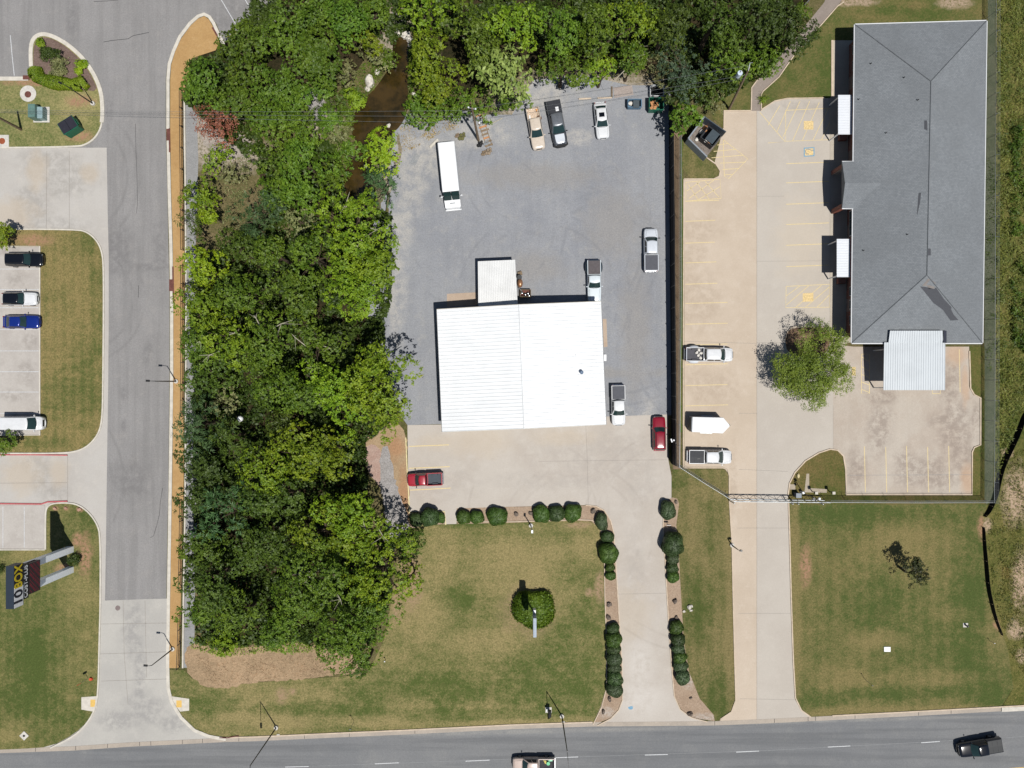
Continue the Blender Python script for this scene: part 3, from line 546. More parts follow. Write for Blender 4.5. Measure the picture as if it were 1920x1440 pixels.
sheet('fence_strip', [(1846, -60), (1868, -60), (1866, 600), (1862, 930), (1850, 946), (1845, 930), (1846, 300)], .026, paved('dirt under fence', (136, 140, 116), (100, 112, 86), (172, 162, 142), scale=.4, speck=.35))
sheet('fence_strip', [(1264, 200), (1277, 230), (1276, 880), (1262, 880)], .024, paved('dirt and leaves', (156, 134, 108), (130, 110, 88), (176, 156, 130), scale=.6, speck=.3))
sheet('grass_sliver', [(1275, 262), (1281, 262), (1281, 810), (1275, 810)], .026, grass('sliver grass', (86, 112, 52), (140, 130, 84), dry=.3))
sheet('paint_mark', rough([(1178, 1325), (1186, 1324), (1187, 1330), (1179, 1331)], 1, 3), .027, M['blue_line'], apron)
# accessible ramps at the street mouth
for P, Y in (([(153, 1307), (183, 1305), (182, 1325), (175, 1334), (153, 1330)], [(170, 1311.5), (179, 1311.5), (179, 1325), (170, 1325)]), ([(320, 1305), (355, 1310), (355, 1332), (338, 1334), (326, 1318)], [(331, 1313), (341, 1313), (341, 1326), (331, 1326)])):
    r = sheet('kerb_ramp', P, .055, M['kerb']); sheet('tactile_pad', Y, .062, M['gold_line'], r)
# ------------------------------------------------------------------ vehicles
def car_paint(name, c, rough=.28, metal=.0, dusty=0.0):
    e = NT(name, rough, .5, metal, .6); e.b.inputs['Coat Roughness'].default_value = .08
    c0 = C(*c); n = e.noise(1.3, 4, .7)
    col = e.mix(e.rng(n, .4, .7), c0, tuple(x*.9 for x in c0[:3]))
    if dusty: col = e.mix(e.math('MULTIPLY', e.rng(e.noise(3, 5, .7), .4, .7), dusty), col, C(170, 155, 130))
    return e.out(col)
P_WHITE = car_paint('white car paint', (236, 238, 240)); P_SILVER = car_paint('silver car paint', (222, 228, 236), metal=.0)
P_GREY = car_paint('dark grey car paint', (96, 100, 106), metal=.5); P_BLACK = car_paint('black car paint', (18, 20, 26), .15)
P_RED = car_paint('red car paint', (178, 44, 60)); P_DKRED = car_paint('deep red car paint', (150, 28, 48), .2)
P_BLUE = car_paint('blue car paint', (28, 56, 150), .2, .3); P_BEIGE = car_paint('cream car paint', (226, 212, 196), dusty=.25)
P_TAN = car_paint('pinkish beige car paint', (216, 196, 184)); P_LBLUE = car_paint('bluish white car paint', (228, 238, 243))
M_COVER = plain('grey bed cover', (88, 90, 98), .7, .3, var=.06); M_LINER = plain('dark bed liner', (66, 66, 70), .8, .2, var=.15)
M_COVERB = plain('black bed cover', (44, 46, 52), .6, .3, var=.08)

def lerp(a, b, t): return a+(b-a)*t
def vehicle(name, label, cat, px, py, head, L, W, f, paint, zh=1.1, zr=1.85, zref=1.2, style='pickup', bed='cover', bedmat=None, roofm=None,
            dually=False, hoodm=None, group=None, seams=True, doors=2, sunroof=False, bumper=None, topw=.72, rack=False, fenderm=None, bull=False):
    x0, y0 = G(px, py, zref); hd = math.radians(head)
    root = thing(name, label, cat, (x0, y0, 0), hd, group)
    hoodf, glassf, rooff, rearf = f
    X = lambda u: L/2-u*L
    hw = W/2
    us = [0, .008, .03, .07, .14, hoodf, (hoodf+glassf)/2, glassf, .5, (rooff+.5)/2 if rooff > .52 else .52, max(rooff, .54)]
    bs = rearf if style == 'pickup' else None
    if style == 'pickup': us = [u for u in us if u < bs-.01]+[bs]
    else: us += [.84, .92, .97, .992, 1.0]
    us = sorted(set(round(u, 4) for u in us))
    def wprof(u):
        return float(np.interp(u, [0, .008, .03, .07, .14, .3, .85, .93, .975, 1.0], [.72, .80, .90, .955, .985, 1.0, .995, .97, .92, .84]))
    rear_drop = .05 if style == 'pickup' else (.12 if style == 'sedan' else .02)
    def ztop(u):
        return float(np.interp(u, [0, .008, .03, .07, .14, hoodf, rooff, .92, .985, 1.0], [zh-.42, zh-.24, zh-.12, zh-.08, zh-.05, zh, zh+.02, zh-rear_drop*.4, zh-rear_drop-.08, zh-rear_drop-.4]))
    def ring(u):
        w_ = hw*wprof(u); zt = ztop(u); zb = .32; x = X(u)
        half = [(w_*.86, zb), (w_*.965, zb+.12), (w_, lerp(zb, zt, .55)), (w_*.985, zt-.16), (w_*.93, zt-.05), (w_*.84, zt-.005), (w_*.45, zt+.025)]
        pts = [(x, -a, b) for a, b in half]+[(x, 0, zt+.035)]+[(x, a, b) for a, b in reversed(half)]
        return pts
    b = MB(); b.loft([ring(u) for u in us])
    if style == 'pickup':
        zr_ = zh+.14; xr0, xr1 = X(bs), X(1.0)+.10; t = .09; o = fenderm
        fl = .72
        ring0 = [(-hw*.88, .42), (-hw*.985, .6), (-hw*.985, zr_-.05), (-hw*.96, zr_), (-hw+t+.03, zr_), (-hw+t+.05, fl), (hw-t-.05, fl), (hw-t-.03, zr_), (hw*.96, zr_), (hw*.985, zr_-.05), (hw*.985, .6), (hw*.88, .42)]
        b.loft([[(xr0-.03, y, z) for y, z in ring0], [(xr1+.10, y, z) for y, z in ring0], [(xr1, y*.97, z) for y, z in ring0]])
        b.box(((xr0-.06), 0, (fl+zr_)/2), (.06, W-.3, zr_-fl))
    body = b.build('body', paint, root, smooth=40)
    if style == 'pickup':
        MB().box((xr1+.05, 0, (fl+zr_)/2-.02), (.08, W*.86, zr_-fl)).build('tailgate', fenderm or paint, root)
        if bed == 'cover': 
            m = bedmat or M_COVER; c = MB()
            c.loft([[(x, -hw+.13, zr_+.012), (x, -hw+.15, zr_+.05), (x, 0, zr_+.075), (x, hw-.15, zr_+.05), (x, hw-.13, zr_+.012)] for x in (xr0-.12, lerp(xr0, xr1, .5), xr1+.10)])
            for k in (1, 2): c.box((lerp(xr0, xr1, k/3), 0, zr_+.071), (.03, W-.5, .02))
            c.build('bed_cover', m, root)
        else:
            MB().box(((xr0+xr1)/2-.0, 0, fl+.02), (xr0-xr1-.24, W-.32, .035)).build('bed_floor', bedmat or M_LINER, root)
            for s in (-1, 1): MB().box((lerp(xr0, xr1, .52), s*(hw-.26), fl+.13), (.9, .2, .22), taper=.85).build('wheel_arch', bedmat or M_LINER, root)
        if dually:
            for s in (-1, 1):
                rr = []; xc = lerp(xr0, xr1, .55)
                for k in range(9):
                    a = math.pi*k/8; xx = xc+.72*math.cos(a); out = .27*math.sin(a)**.6
                    rr.append([(xx, s*(hw*.97), .5), (xx, s*(hw*.97+out), .5), (xx, s*(hw*.97+out), .5+.45*math.sin(a)**.5), (xx, s*(hw*.97+out*.7), .62+.48*math.sin(a)**.5), (xx, s*(hw*.95), .66+.50*math.sin(a)**.5)])
                MB().loft(rr).build('fender', fenderm or paint, root, smooth=50)
    # cab / greenhouse
    th = topw; xb_f, xt_f = X(hoodf), X(glassf); xb_r = X(rearf if style != 'pickup' else bs-.004); xt_r = X(rooff)
    if style == 'pickup': xb_r = X(bs)+.04
    bow = .17 if W > 1.6 else .12
    z0c = zh-.02
    def arc(xc, h_, bow_, n=9):
        return [(xc+bow_*(1-(2*k/(n-1)-1)**2), h_*(2*k/(n-1)-1)) for k in range(n)]
    def cab_ring(t, inset=0):
        h_ = lerp(hw*.93, hw*th, t)-inset; z = lerp(z0c, zr-.05, t)
        fr = arc(lerp(xb_f, xt_f, t)-bow-inset, h_, bow)
        re = [(lerp(xb_r, xt_r, t)+inset-(.06*(1-(2*k/6-1)**2)), h_*(1-2*k/6)) for k in range(7)]
        return [(x, y, z) for x, y in fr+re]
    c = MB(); r1 = cab_ring(0); r2 = cab_ring(1)
    cx = sum(p[0] for p in r2)/len(r2)
    r3 = [(lerp(p[0], cx, .05), p[1]*.93, zr-.012) for p in r2]; r4 = [(lerp(p[0], cx, .18), p[1]*.72, zr+.015) for p in r2]; r5 = [(lerp(p[0], cx, .7), p[1]*.25, zr+.028) for p in r2]
    c.loft([r1, r2, r3, r4, r5]); cab = c.build('cab', roofm or paint, root, smooth=45)
    def pane(nm, tA, tB, sel, outn, m=None):
        A = [Vector(p) for p in cab_ring(tA)]; B = [Vector(p) for p in cab_ring(tB)]
        a = [A[i] for i in sel]; b_ = [B[i] for i in sel]; o = Vector(outn)*.012
        q = MB(); n = len(a); q.add([p+o for p in a]+[p+o for p in b_]+[p-o*.3 for p in a]+[p-o*.3 for p in b_],
              [(i, i+1, n+i+1, n+i) for i in range(n-1)]+[(2*n+i+1, 2*n+i, 3*n+i, 3*n+i+1) for i in range(n-1)])
        return q.build(nm, m or M['glass'], root, smooth=60)
    sel = list(range(9))
    # trim the pane ends inwards for pillars
    def trimmed(nm, tA, tB, idx, inset, outn, m):
        A = [Vector(p) for p in cab_ring(tA)]; B = [Vector(p) for p in cab_ring(tB)]
        a = [A[i].copy() for i in idx]; b_ = [B[i].copy() for i in idx]
        for L_ in (a, b_):
            L_[0] = L_[0].lerp(L_[1], inset); L_[-1] = L_[-1].lerp(L_[-2], inset)
        o = Vector(outn)*.014; q = MB(); n = len(a)
        q.add([p+o for p in a]+[p+o for p in b_], [(i, i+1, n+i+1, n+i) for i in range(n-1)]); return q.build(nm, m, root, smooth=60)
    trimmed('windshield', .02, .93, list(range(9)), .35, (.6, 0, .8), M['glass'])
    trimmed('rear_window', .12, .88, list(range(9, 16)), .35, (-.6, 0, .8), M['darkglass'] if style != 'sedan' else M['glass'])
    for s in (-1, 1):
        for d in range(doors):
            xa_b = lerp(xb_f-bow, xb_r, .08+.84*d/doors); xb_b = lerp(xb_f-bow, xb_r, .05+.84*(d+1)/doors)
            xa_t = lerp(xt_f-bow, xt_r, .06+.88*d/doors); xb_t = lerp(xt_f-bow, xt_r, .02+.88*(d+1)/doors)
            def yy(t): return s*(lerp(hw*.93, hw*th, t)+.012)
            def zz(t): return lerp(z0c, zr-.05, t)+.004
            q = MB(); vs = [(lerp(xa_b, xa_t, .12), yy(.12), zz(.12)), (lerp(xb_b, xb_t, .12), yy(.12), zz(.12)), (lerp(xb_b, xb_t, .9), yy(.9), zz(.9)), (lerp(xa_b, xa_t, .9), yy(.9), zz(.9))]
            q.quad(*vs); q.build('side_window', M['darkglass'], root)
    if sunroof: MB().box((lerp(xt_f, xt_r, .42)-.1, 0, zr+.022), (.62, W*.40, .03)).build('sunroof', M['darkglass'], root)
    if hoodm:
        q = MB(); st = [.05, .09, .15, .22, hoodf-.012]
        st = [u for u in st if u < hoodf-.02]+[hoodf-.012]
        q.loft([[(X(u), y, ztop(u)+z+.012) for y, z in ((-hw*.66*wprof(u), .0), (-hw*.45*wprof(u), .025), (0, .04), (hw*.45*wprof(u), .025), (hw*.66*wprof(u), .0))] for u in st], cap=False, closed=False)
        q.build('hood', hoodm, root, smooth=60)
    if seams:
        q = MB()
        for s in (-1, 1): q.tube([(X(.045), s*hw*.60, ztop(.045)+.016), (X(.12), s*hw*.66, ztop(.12)+.016), (X(hoodf-.01), s*hw*.74, ztop(hoodf)+.012)], .009, 4)
        q.tube([(X(.045), -hw*.6, ztop(.045)+.018), (X(.035), 0, ztop(.035)+.033), (X(.045), hw*.6, ztop(.045)+.018)], .009, 4)
        q.build('hood_seam', M['dark'], root)
        q = MB(); q.tube([(x+.025, y*.97, zh+.012) for x, y in arc(xb_f-bow, hw*.86, bow)], .03, 5); q.build('cowl', M['dark'], root)
    # wheels
    for u in (.17, .80) if style == 'pickup' else (.18, .81):
        for s in (-1, 1):
            R = .39 if style == 'pickup' else .33
            t = MB(); n = 18
            t.loft([[(X(u)+r_*math.cos(2*math.pi*k/n), s*(hw-.10)+yy_*s, R+r_*math.sin(2*math.pi*k/n)) for k in range(n)] for yy_, r_ in ((-.14, R*.9), (-.11, R), (.08, R), (.115, R*.88))])
            wl = t.build('wheel', M['tyre'], root)
            t = MB(); t.loft([[(X(u)+R*r_*math.cos(2*math.pi*k/n), s*(hw+.02)+q_*s, R+R*r_*math.sin(2*math.pi*k/n)) for k in range(n)] for q_, r_ in ((-.02, .62), (.012, .58), (.0, .2))])
            t.build('rim', M['rim'], wl)
    for s in (-1, 1):
        MB().box((X(hoodf+.035), s*(hw+.10), zh+.10), (.12, .24, .17), taper=.8).tube([(X(hoodf+.035), s*(hw*.9), zh+.04), (X(hoodf+.035), s*(hw+.08), zh+.09)], .025, 5).build('mirror', M['dark'] if paint in (P_GREY, P_RED, P_SILVER, P_TAN) else paint, root)
        MB().box((X(.018), s*hw*.62, zh-.30), (.12, .30, .16), taper=.8).build('headlight', M['lamp_clear'], root)
        MB().box((X(.985), s*hw*.80, zh-.16), (.10, .14, .28)).build('tail_light', M['lamp_red'], root)
    fb = MB(); fb.loft([[(X(0)+.07-.28*abs(k/4-1)**2.2, hw*.86*(k/4-1), .36), (X(0)+.10-.28*abs(k/4-1)**2.2, hw*.88*(k/4-1), .58)] for k in range(9)], cap=False, closed=False)
    fb.v += [(x-.16, y*.98, z) for x, y, z in fb.v]; n_ = 18
    fb.f += [(i+n_, i+1+n_, i+3+n_, i+2+n_) for i in range(0, 16, 2)]+[(i+1, i+3, i+3+n_, i+1+n_) for i in range(0, 16, 2)]; fb.mi += [0]*(len(fb.f)-len(fb.mi))
    fb.build('bumper', bumper or paint, root)
    MB().box((X(1.0)-.04 if style != 'pickup' else X(1.0)-.02, 0, .55), (.16, W*.84, .18)).build('bumper', bumper or M['chrome'] if style == 'pickup' else paint, root)
    MB().box((X(0)-.0, 0, zh-.36), (.08, W*.44, .2)).build('grille', M['dark'], root)
    if bull:
        q = MB(); q.prism([(X(0)+.02, -hw*.98), (X(0)+.28, -hw*.5), (X(0)+.28, hw*.5), (X(0)+.02, hw*.98), (X(.05), hw*.98), (X(.05), -hw*.98)], .42, .78); q.build('bull_bar', M['dark'], root)
    if rack:
        for s in (-1, 1): MB().tube([(lerp(xt_f, xt_r, .1), s*hw*.6, zr+.06), (lerp(xt_f, xt_r, .92), s*hw*.6, zr+.06)], .02, 5).build('roof_rail', M['dark'], root)
    return root, X, zh, hw

V = vehicle
V('parked_suv', 'black SUV in the topmost car park bay beside the dry lawn', 'SUV', 42.5, 486, 0, 5.1, 1.95, (.29, .42, .93, .99), P_BLACK, zh=1.05, zr=1.72, style='suv', rack=True)
V('parked_car', 'white car with a black roof parked above the blue car', 'car', 33, 559.5, 0, 4.9, 1.86, (.33, .46, .88, .96), P_WHITE, zh=.98, zr=1.52, style='suv', roofm=P_BLACK)
V('parked_car', 'shiny blue sedan parked below the white car with black roof', 'car', 36, 603, 0, 5.1, 1.86, (.32, .46, .74, .89), P_BLUE, zh=.95, zr=1.45, style='sedan')
V('parked_van', 'long white van at the bottom of the dry lawn car park', 'van', 37, 794, 0, 5.8, 2.0, (.13, .26, .97, .995), P_WHITE, zh=1.35, zr=2.25, style='suv', zref=1.6, topw=.84)
rt, X, zh, hw = V('pickup_truck', 'cream pickup with junk in its open bed and a dusty roof', 'pickup truck', 1004.5, 239, -80, 5.95, 1.92, (.26, .41, .68, .71), P_BEIGE, bed='open', bedmat=plain('rusty beige bed', (214, 192, 170), .9, .2, var=.25, scale=5), doors=1, seams=False)
V('pickup_truck', 'dark grey pickup with bull bar and silvery hood beside the cream pickup', 'pickup truck', 1044.5, 228.5, -79, 6.35, 2.05, (.24, .38, .66, .68), P_GREY, bed='cover', bedmat=plain('black vinyl cover', (52, 54, 60), .75, .3), hoodm=P_SILVER, bull=True, roofm=plain('grey roof', (128, 132, 138), .3, .5, metal=.4))
V('parked_car', 'white sedan with dark sunroof parked alone in the gravel yard', 'car', 1128.3, 224.5, -84.5, 5.1, 1.88, (.29, .45, .78, .89), P_WHITE, zh=.98, zr=1.45, style='sedan', sunroof=True, zref=1.0)
V('pickup_truck', 'silver white crew cab pickup facing away beside the black fence', 'pickup truck', 1221.5, 468, 90.5, 6.1, 2.03, (.20, .31, .59, .61), P_SILVER, bed='cover', bumper=M['chrome'])
V('pickup_truck', 'bluish white dually pickup with black rear fenders behind the metal building', 'pickup truck', 1114.5, 526.5, -89, 6.0, 1.95, (.33, .44, .60, .64), P_LBLUE, bed='cover', bedmat=plain('brown grey bed deck', (98, 92, 94), .8, .3), dually=True, fenderm=plain('dark green fender', (42, 58, 68), .4, .5), doors=1, topw=.8)
V('pickup_truck', 'white pickup with grey bed cover beside the metal building east wall', 'pickup truck', 1160, 759.5, -89, 5.7, 1.98, (.24, .36, .60, .63), P_WHITE, bed='cover')
V('parked_suv', 'dark red SUV parked against the foot of the black fence', 'SUV', 1237, 813, 91, 4.75, 1.85, (.30, .44, .93, .985), P_DKRED, zh=1.02, zr=1.66, style='suv', rack=True, bumper=None)
V('pickup_truck', 'bright red pickup parked between yellow lines near the round hedges', 'pickup truck', 796.5, 899.5, 182.5, 5.0, 1.84, (.22, .34, .52, .56), P_RED, bed='open', bedmat=plain('dark slate liner', (62, 72, 82), .6, .3), doors=1)
r_d, Xd, zhd, hwd = V('pickup_truck', 'white dually pickup carrying white sacks above the small trailer', 'pickup truck', 1330.5, 664.5, -.5, 6.75, 2.02, (.17, .28, .57, .61), P_WHITE, bed='open', bedmat=plain('grey liner', (86, 86, 92), .8, .3), dually=True, fenderm=P_SILVER)
V('pickup_truck', 'white pickup with a black bed cover in the last bay below the trailer', 'pickup truck', 1332, 857, -.5, 6.15, 2.0, (.20, .33, .60, .63), P_WHITE, bed='cover', bedmat=M_COVERB)
r_t, Xt, zht, hwt = V('pickup_truck', 'pinkish beige pickup with green load driving on the main road', 'pickup truck', 1001, 1436, 180, 5.95, 1.95, (.22, .35, .58, .61), P_TAN, bed='open', bedmat=M_LINER, fenderm=P_BLACK, group='vehicles driving on the main road')
V('pickup_truck', 'black pickup with covered bed driving on the main road', 'pickup truck', 1840, 1403, 190, 6.1, 2.05, (.25, .38, .60, .63), P_BLACK, bed='cover', bedmat=plain('dark ribbed cover', (22, 28, 34), .5, .3), roofm=P_BLACK, group='vehicles driving on the main road', zh=1.2, zr=1.95)

# loads in the beds: things of their own
def loadbox(name, label, cat, px, py, z, d, rz, m, **k):
    x, y = G(px, py, z+d[2]); b = MB().box((0, 0, d[2]/2), d, taper=k.get('taper', .95))
    o = b.build(name, m, loc=(x, y, z)); o.rotation_euler = (0, 0, math.radians(rz)); return tag(o, label, cat)
M_SACK = plain('white sack', (226, 222, 214), .9, .2, var=.15, scale=8); M_CARD = plain('cardboard', (206, 150, 104), .9, .2, var=.2, scale=4)
M_GREEN = plain('green plastic', (40, 190, 120), .4, .4); M_MINT = plain('mint plastic', (150, 222, 186), .5, .4); M_YCARD = plain('yellow wood', (214, 196, 110), .8, .3)
def sack(px, py, z, r, label, m=None, name='sack', cat='sack'):
    x, y = G(px, py, z); b = MB(); b.sphere((0, 0, r*.5), r, 9, 6, (1, .75, .6))
    for i, v in enumerate(b.v): b.v[i] = tuple(c*(1+.12*math.sin(i*7.3+px)) for c in v)
    o = b.build(name, m or M_SACK, loc=(x, y, z), smooth=60); o.rotation_euler = (0, 0, px % 3); return tag(o, label, cat, 'white sacks in the dually pickup bed' if cat == 'sack' else None)
for q, (a, b_, l) in enumerate(((1310, 656, 'white sack at the top corner of the dually pickup load'), (1314, 662, 'white sack leaning on the cab side of the dually bed'), (1309, 666, 'white sack in the middle of the dually pickup load'), (1313, 671, 'lowest white sack in the dually pickup bed'), (1306, 661, 'white sack nearest the tailgate of the dually pickup'))):
    sack(a, b_, .76, .26, l)
loadbox('sheet_stack', 'mint green flat panel in the road pickup bed', 'panel', 1031.5, 1424.5, .76, (.66, .5, .12), 5, M_MINT)
loadbox('plank', 'yellow board lying across the road pickup bed', 'board', 1022, 1427.5, .76, (.32, .75, .1), 25, M_YCARD)
x_, y_ = G(1028, 1432, 1.05); o = MB().cyl((0, 0, 0), .22, .3, 14, .25).build('bucket', M_GREEN, loc=(x_, y_, .76)); tag(o, 'bright green bucket in the road pickup bed', 'bucket')
x_, y_ = G(1011, 221, 1.0)
o = MB().loft([[(r*math.cos(k*math.pi/8), r*math.sin(k*math.pi/8), z) for k in range(16)] for r, z in ((.3, 0), (.36, .02), (.36, .2), (.3, .22), (.2, .2), (.2, .02))]).build('spare_tyre', plain('rusty tyre', (112, 84, 66), .9, .2), loc=(x_, y_, .76)); tag(o, 'brown spare tyre in the cream pickup bed', 'tyre')
loadbox('scrap_sheet', 'white rag by the bed side of the cream pickup', 'rag', 993, 219, .76, (.25, .5, .18), 10, M['white'])
loadbox('toolbox', 'small orange box at the tailgate of the cream pickup', 'box', 1006.5, 206, .76, (.25, .3, .2), 10, plain('orange box', (226, 160, 90), .6, .3))
loadbox('paper_sheet', 'white board lying on the dark grey pickup bed cover', 'board', 1044.5, 204, 1.33, (.45, .62, .02), -79+90, M['white'])
loadbox('bracket', 'black angled bracket lying on a black bed cover', 'bracket', 1310, 860, 1.33, (.4, .08, .05), 0, M['black'])

# --- delivery truck
x, y = G(843.5, 331, 1.5); a = math.radians(-84.3)
r = thing('delivery_truck', 'long white box truck with a split windscreen in the gravel yard', 'truck', (x, y, 0), a)
bm_ = MB(); Lb = 6.75
def rr(xx, w_, z0, z1, ins=.08): return [(xx, -w_, z0), (xx, -w_, z1-ins), (xx, -w_+ins, z1), (xx, w_-ins, z1), (xx, w_, z1-ins), (xx, w_, z0)]
bm_.loft([rr(-4.45, 1.12, .55, 2.82), rr(-4.40, 1.17, .5, 2.9), rr(2.3, 1.17, .5, 2.9), rr(2.42, 1.15, .55, 2.84)])
bm_.build('box_body', M['white'], r, smooth=35)
q = MB(); q.loft([[(2.42, -1.1, .45), (2.42, -1.1, 1.45), (2.42, 1.1, 1.45), (2.42, 1.1, .45)], [(3.3, -1.12, .45), (3.3, -1.12, 1.42), (3.3, 1.12, 1.42), (3.3, 1.12, .45)], [(4.25, -1.08, .45), (4.25, -1.08, 1.22), (4.25, 1.08, 1.22), (4.25, 1.08, .45)], [(4.4, -.9, .5), (4.4, -.95, 1.0), (4.4, .95, 1.0), (4.4, .9, .5)]])
q.build('hood', M['white'], r, smooth=40)
for s in (-1, 1):
    q = MB(); q.quad((2.45, s*.04, 2.75), (2.45, s*1.08, 2.75), (3.3, s*1.08, 1.47), (3.3, s*.04, 1.47)) if s < 0 else q.quad((2.45, s*1.08, 2.75), (2.45, s*.04, 2.75), (3.3, s*.04, 1.47), (3.3, s*1.08, 1.47))
    q.build('windshield', M['glass'], r)
    q = MB(); q.add([(2.4, s*1.1, 1.4), (3.28, s*1.1, 1.4), (2.4, s*1.1, 2.8)], [(0, 1, 2)]); q.build('side_window', M['darkglass'], r)
    MB().box((2.9, s*1.38, 1.9), (.12, .28, .4)).tube([(2.7, s*1.1, 1.9), (2.9, s*1.35, 1.9)], .02, 5).build('mirror', M['white'], r)
    MB().box((4.4, s*.8, .85), (.08, .25, .2)).build('headlight', M['lamp_clear'], r)
    for xx in (3.2, -2.6):
        n = 18; t = MB(); t.loft([[(xx+.42*math.cos(2*math.pi*k/n), s*yy, .42+.42*math.sin(2*math.pi*k/n)) for k in range(n)] for yy in (.82, 1.12)])
        wl = t.build('wheel', M['tyre'], r); t = MB(); t.loft([[(xx+.24*math.cos(2*math.pi*k/n), s*yy, .42+.24*math.sin(2*math.pi*k/n)) for k in range(n)] for yy in (1.1, 1.14)]); t.build('rim', M['rim'], wl)
MB().box((3.72, 0, 1.36), (.12, .75, .03)).build('hood_vent', M['galv'], r)
MB().box((4.5, 0, .55), (.16, 2.25, .22)).build('bumper', M['white'], r)
# --- enclosed trailer
x, y = G(1331, 797, 2.2); r = thing('cargo_trailer', 'small white enclosed trailer with a pointed nose', 'trailer', (x, y, 0), math.radians(-2))
q = MB(); pl = [(-2.45, -1.05), (1.85, -1.1), (2.75, -.1), (2.75, .1), (1.85, 1.1), (-2.45, 1.05)]
n = len(pl); q.loft([[(a_, b_, .45) for a_, b_ in pl], [(a_, b_, 2.14) for a_, b_ in pl], [(a_*.985, b_*.96, 2.2) for a_, b_ in pl]]); q.build('trailer_body', M['white'], r)
q = MB()
for k in range(1, 5): q.box((-2.45+k*.95, 0, 2.207), (.03, 1.95, .014))
q.build('roof_seam', plain('roof seam', (214, 216, 218), .6, .3), r)
MB().box((-2.5, 0, 1.3), (.08, 1.9, 1.6)).build('rear_door', plain('grey trailer door', (120, 126, 132), .5, .4), r)
MB().tube([(2.6, -.5, .5), (3.35, 0, .5), (2.6, .5, .5)], .05, 6).build('drawbar', M['black'], r)
for s in (-1, 1):
    for xx in (-.5, .3):
        t = MB(); t.loft([[(xx+.33*math.cos(2*math.pi*k/16), s*yy, .33+.33*math.sin(2*math.pi*k/16)) for k in range(16)] for yy in (1.0, 1.2)]); t.build('wheel', M['tyre'], r)
    MB().box((-.1, s*1.17, .78), (1.7, .24, .08)).build('fender', M['galv'], r)
# ------------------------------------------------------------------ buildings
def metal_roof_mat(name, c, k=.06):
    e = NT(name, .42, .4); n = e.noise(.35, 5, .6); n2 = e.noise(4, 3, .7)
    col = e.mix(e.rng(n, .35, .7), C(*c), tuple(x*(1-k) for x in C(*c)[:3]))
    col = e.mix(e.math('MULTIPLY', e.rng(n2, .5, .8), k*1.5), col, tuple(x*.75 for x in C(*c)[:3])); return e.out(col)
def ribbed(b, A, B, Cc, D, n, hgt=.05, rw=.16):
    """ribbed metal sheet: ribs run from A->D side to B->C side; repeated along A->D ... A,B at one end"""
    A, B, Cc, D = map(Vector, (A, B, Cc, D)); N = (B-A).cross(D-A).normalized()
    if N.z < 0: N = -N
    prof = []
    for k in range(n):
        t = k/n; prof += [(t, 0), (t+(1-rw)/n*.98, 0), (t+(1-rw*.75)/n, 1), (t+(1-rw*.25)/n, 1)]
    prof.append((1, 0)); vs = []
    for t, h in prof: vs.append(A.lerp(D, t)+N*h*hgt); vs.append(B.lerp(Cc, t)+N*h*hgt)
    fs = [(2*i, 2*i+1, 2*i+3, 2*i+2) for i in range(len(prof)-1)]
    b.add(vs, fs)
    b.add([A-N*.06, B-N*.06, Cc-N*.06, D-N*.06, A-N*.003, B-N*.003, Cc-N*.003, D-N*.003], [(0, 1, 2, 3), (0, 4, 5, 1), (1, 5, 6, 2), (2, 6, 7, 3), (3, 7, 4, 0)]); return b
W_ROOF = metal_roof_mat('white roof sheet', (246, 249, 251), .09); G_ROOF = metal_roof_mat('weathered roof sheet', (240, 241, 240), .12)
m_wallm = plain('cream metal wall', (206, 204, 196), .6, .3, var=.05)
root = thing('metal_building', 'white ribbed metal shop building with a low gable roof', 'building', G3(977, 690, 0))
ox, oy = root.location.x, root.location.y
def loc(px, py, z, dz=0): x, y = G(px, py, z); return (x-ox, y-oy, z+dz)
ze, zr = 4.0, 5.0
TL, TR, BR, BL = (819, 580), (1127, 565), (1136.5, 796), (829, 810)
tl, tr, br, bl = [Vector(loc(p[0], p[1], ze)) for p in (TL, TR, BR, BL)]
rt_ = (tl+tr)/2; rt_.z = zr; rb_ = (bl+br)/2; rb_.z = zr
b = MB(); ribbed(b, tl, rt_, rb_, bl, 34, .075); b.build('roof', W_ROOF, root)
b = MB(); ribbed(b, tr, rt_, rb_, br, 34, .075); b.build('roof', W_ROOF, root)
MB().tube([rt_+Vector((0, .02, .05)), rb_+Vector((0, -.02, .05))], .07, 6).build('ridge_cap', W_ROOF, root)
ins = .18
def inn(v, c_): d = (c_-v); d.z = 0; return v+d.normalized()*ins
cc = (tl+br)/2
w4 = [inn(v.copy(), cc) for v in (tl, tr, br, bl)]; w4 = [(v.x, v.y) for v in w4]
rtw = (Vector(w4[0])+Vector(w4[1]))/2; rbw = (Vector(w4[2])+Vector(w4[3]))/2
b = MB(); b.loft([[(w4[0][0], w4[0][1], 0), (w4[0][0], w4[0][1], ze-.1), (rtw.x, rtw.y, zr-.1), (w4[1][0], w4[1][1], ze-.1), (w4[1][0], w4[1][1], 0)],
                  [(w4[3][0], w4[3][1], 0), (w4[3][0], w4[3][1], ze-.1), (rbw.x, rbw.y, zr-.1), (w4[2][0], w4[2][1], ze-.1), (w4[2][0], w4[2][1], 0)]]); b.build('wall', m_wallm, root)
for A, B in ((tl, bl), (tr, br)): MB().tube([A+Vector((0, 0, -.06)), B+Vector((0, 0, -.06))], .07, 6).build('gutter', plain('grey gutter', (150, 150, 150), .5, .4), root)
for A, B in ((tl, rt_), (rt_, tr), (bl, rb_), (rb_, br)): MB().tube([A+Vector((0, 0, -.02)), B+Vector((0, 0, -.02))], .055, 5).build('fascia', M['kerb'], root)
x, y, _ = loc(1090, 698, 4.4); vz = 4.4
v = MB().cyl((x, y, vz-.1), .12, .35, 10); v.build('roof_vent', M['galv'], root)
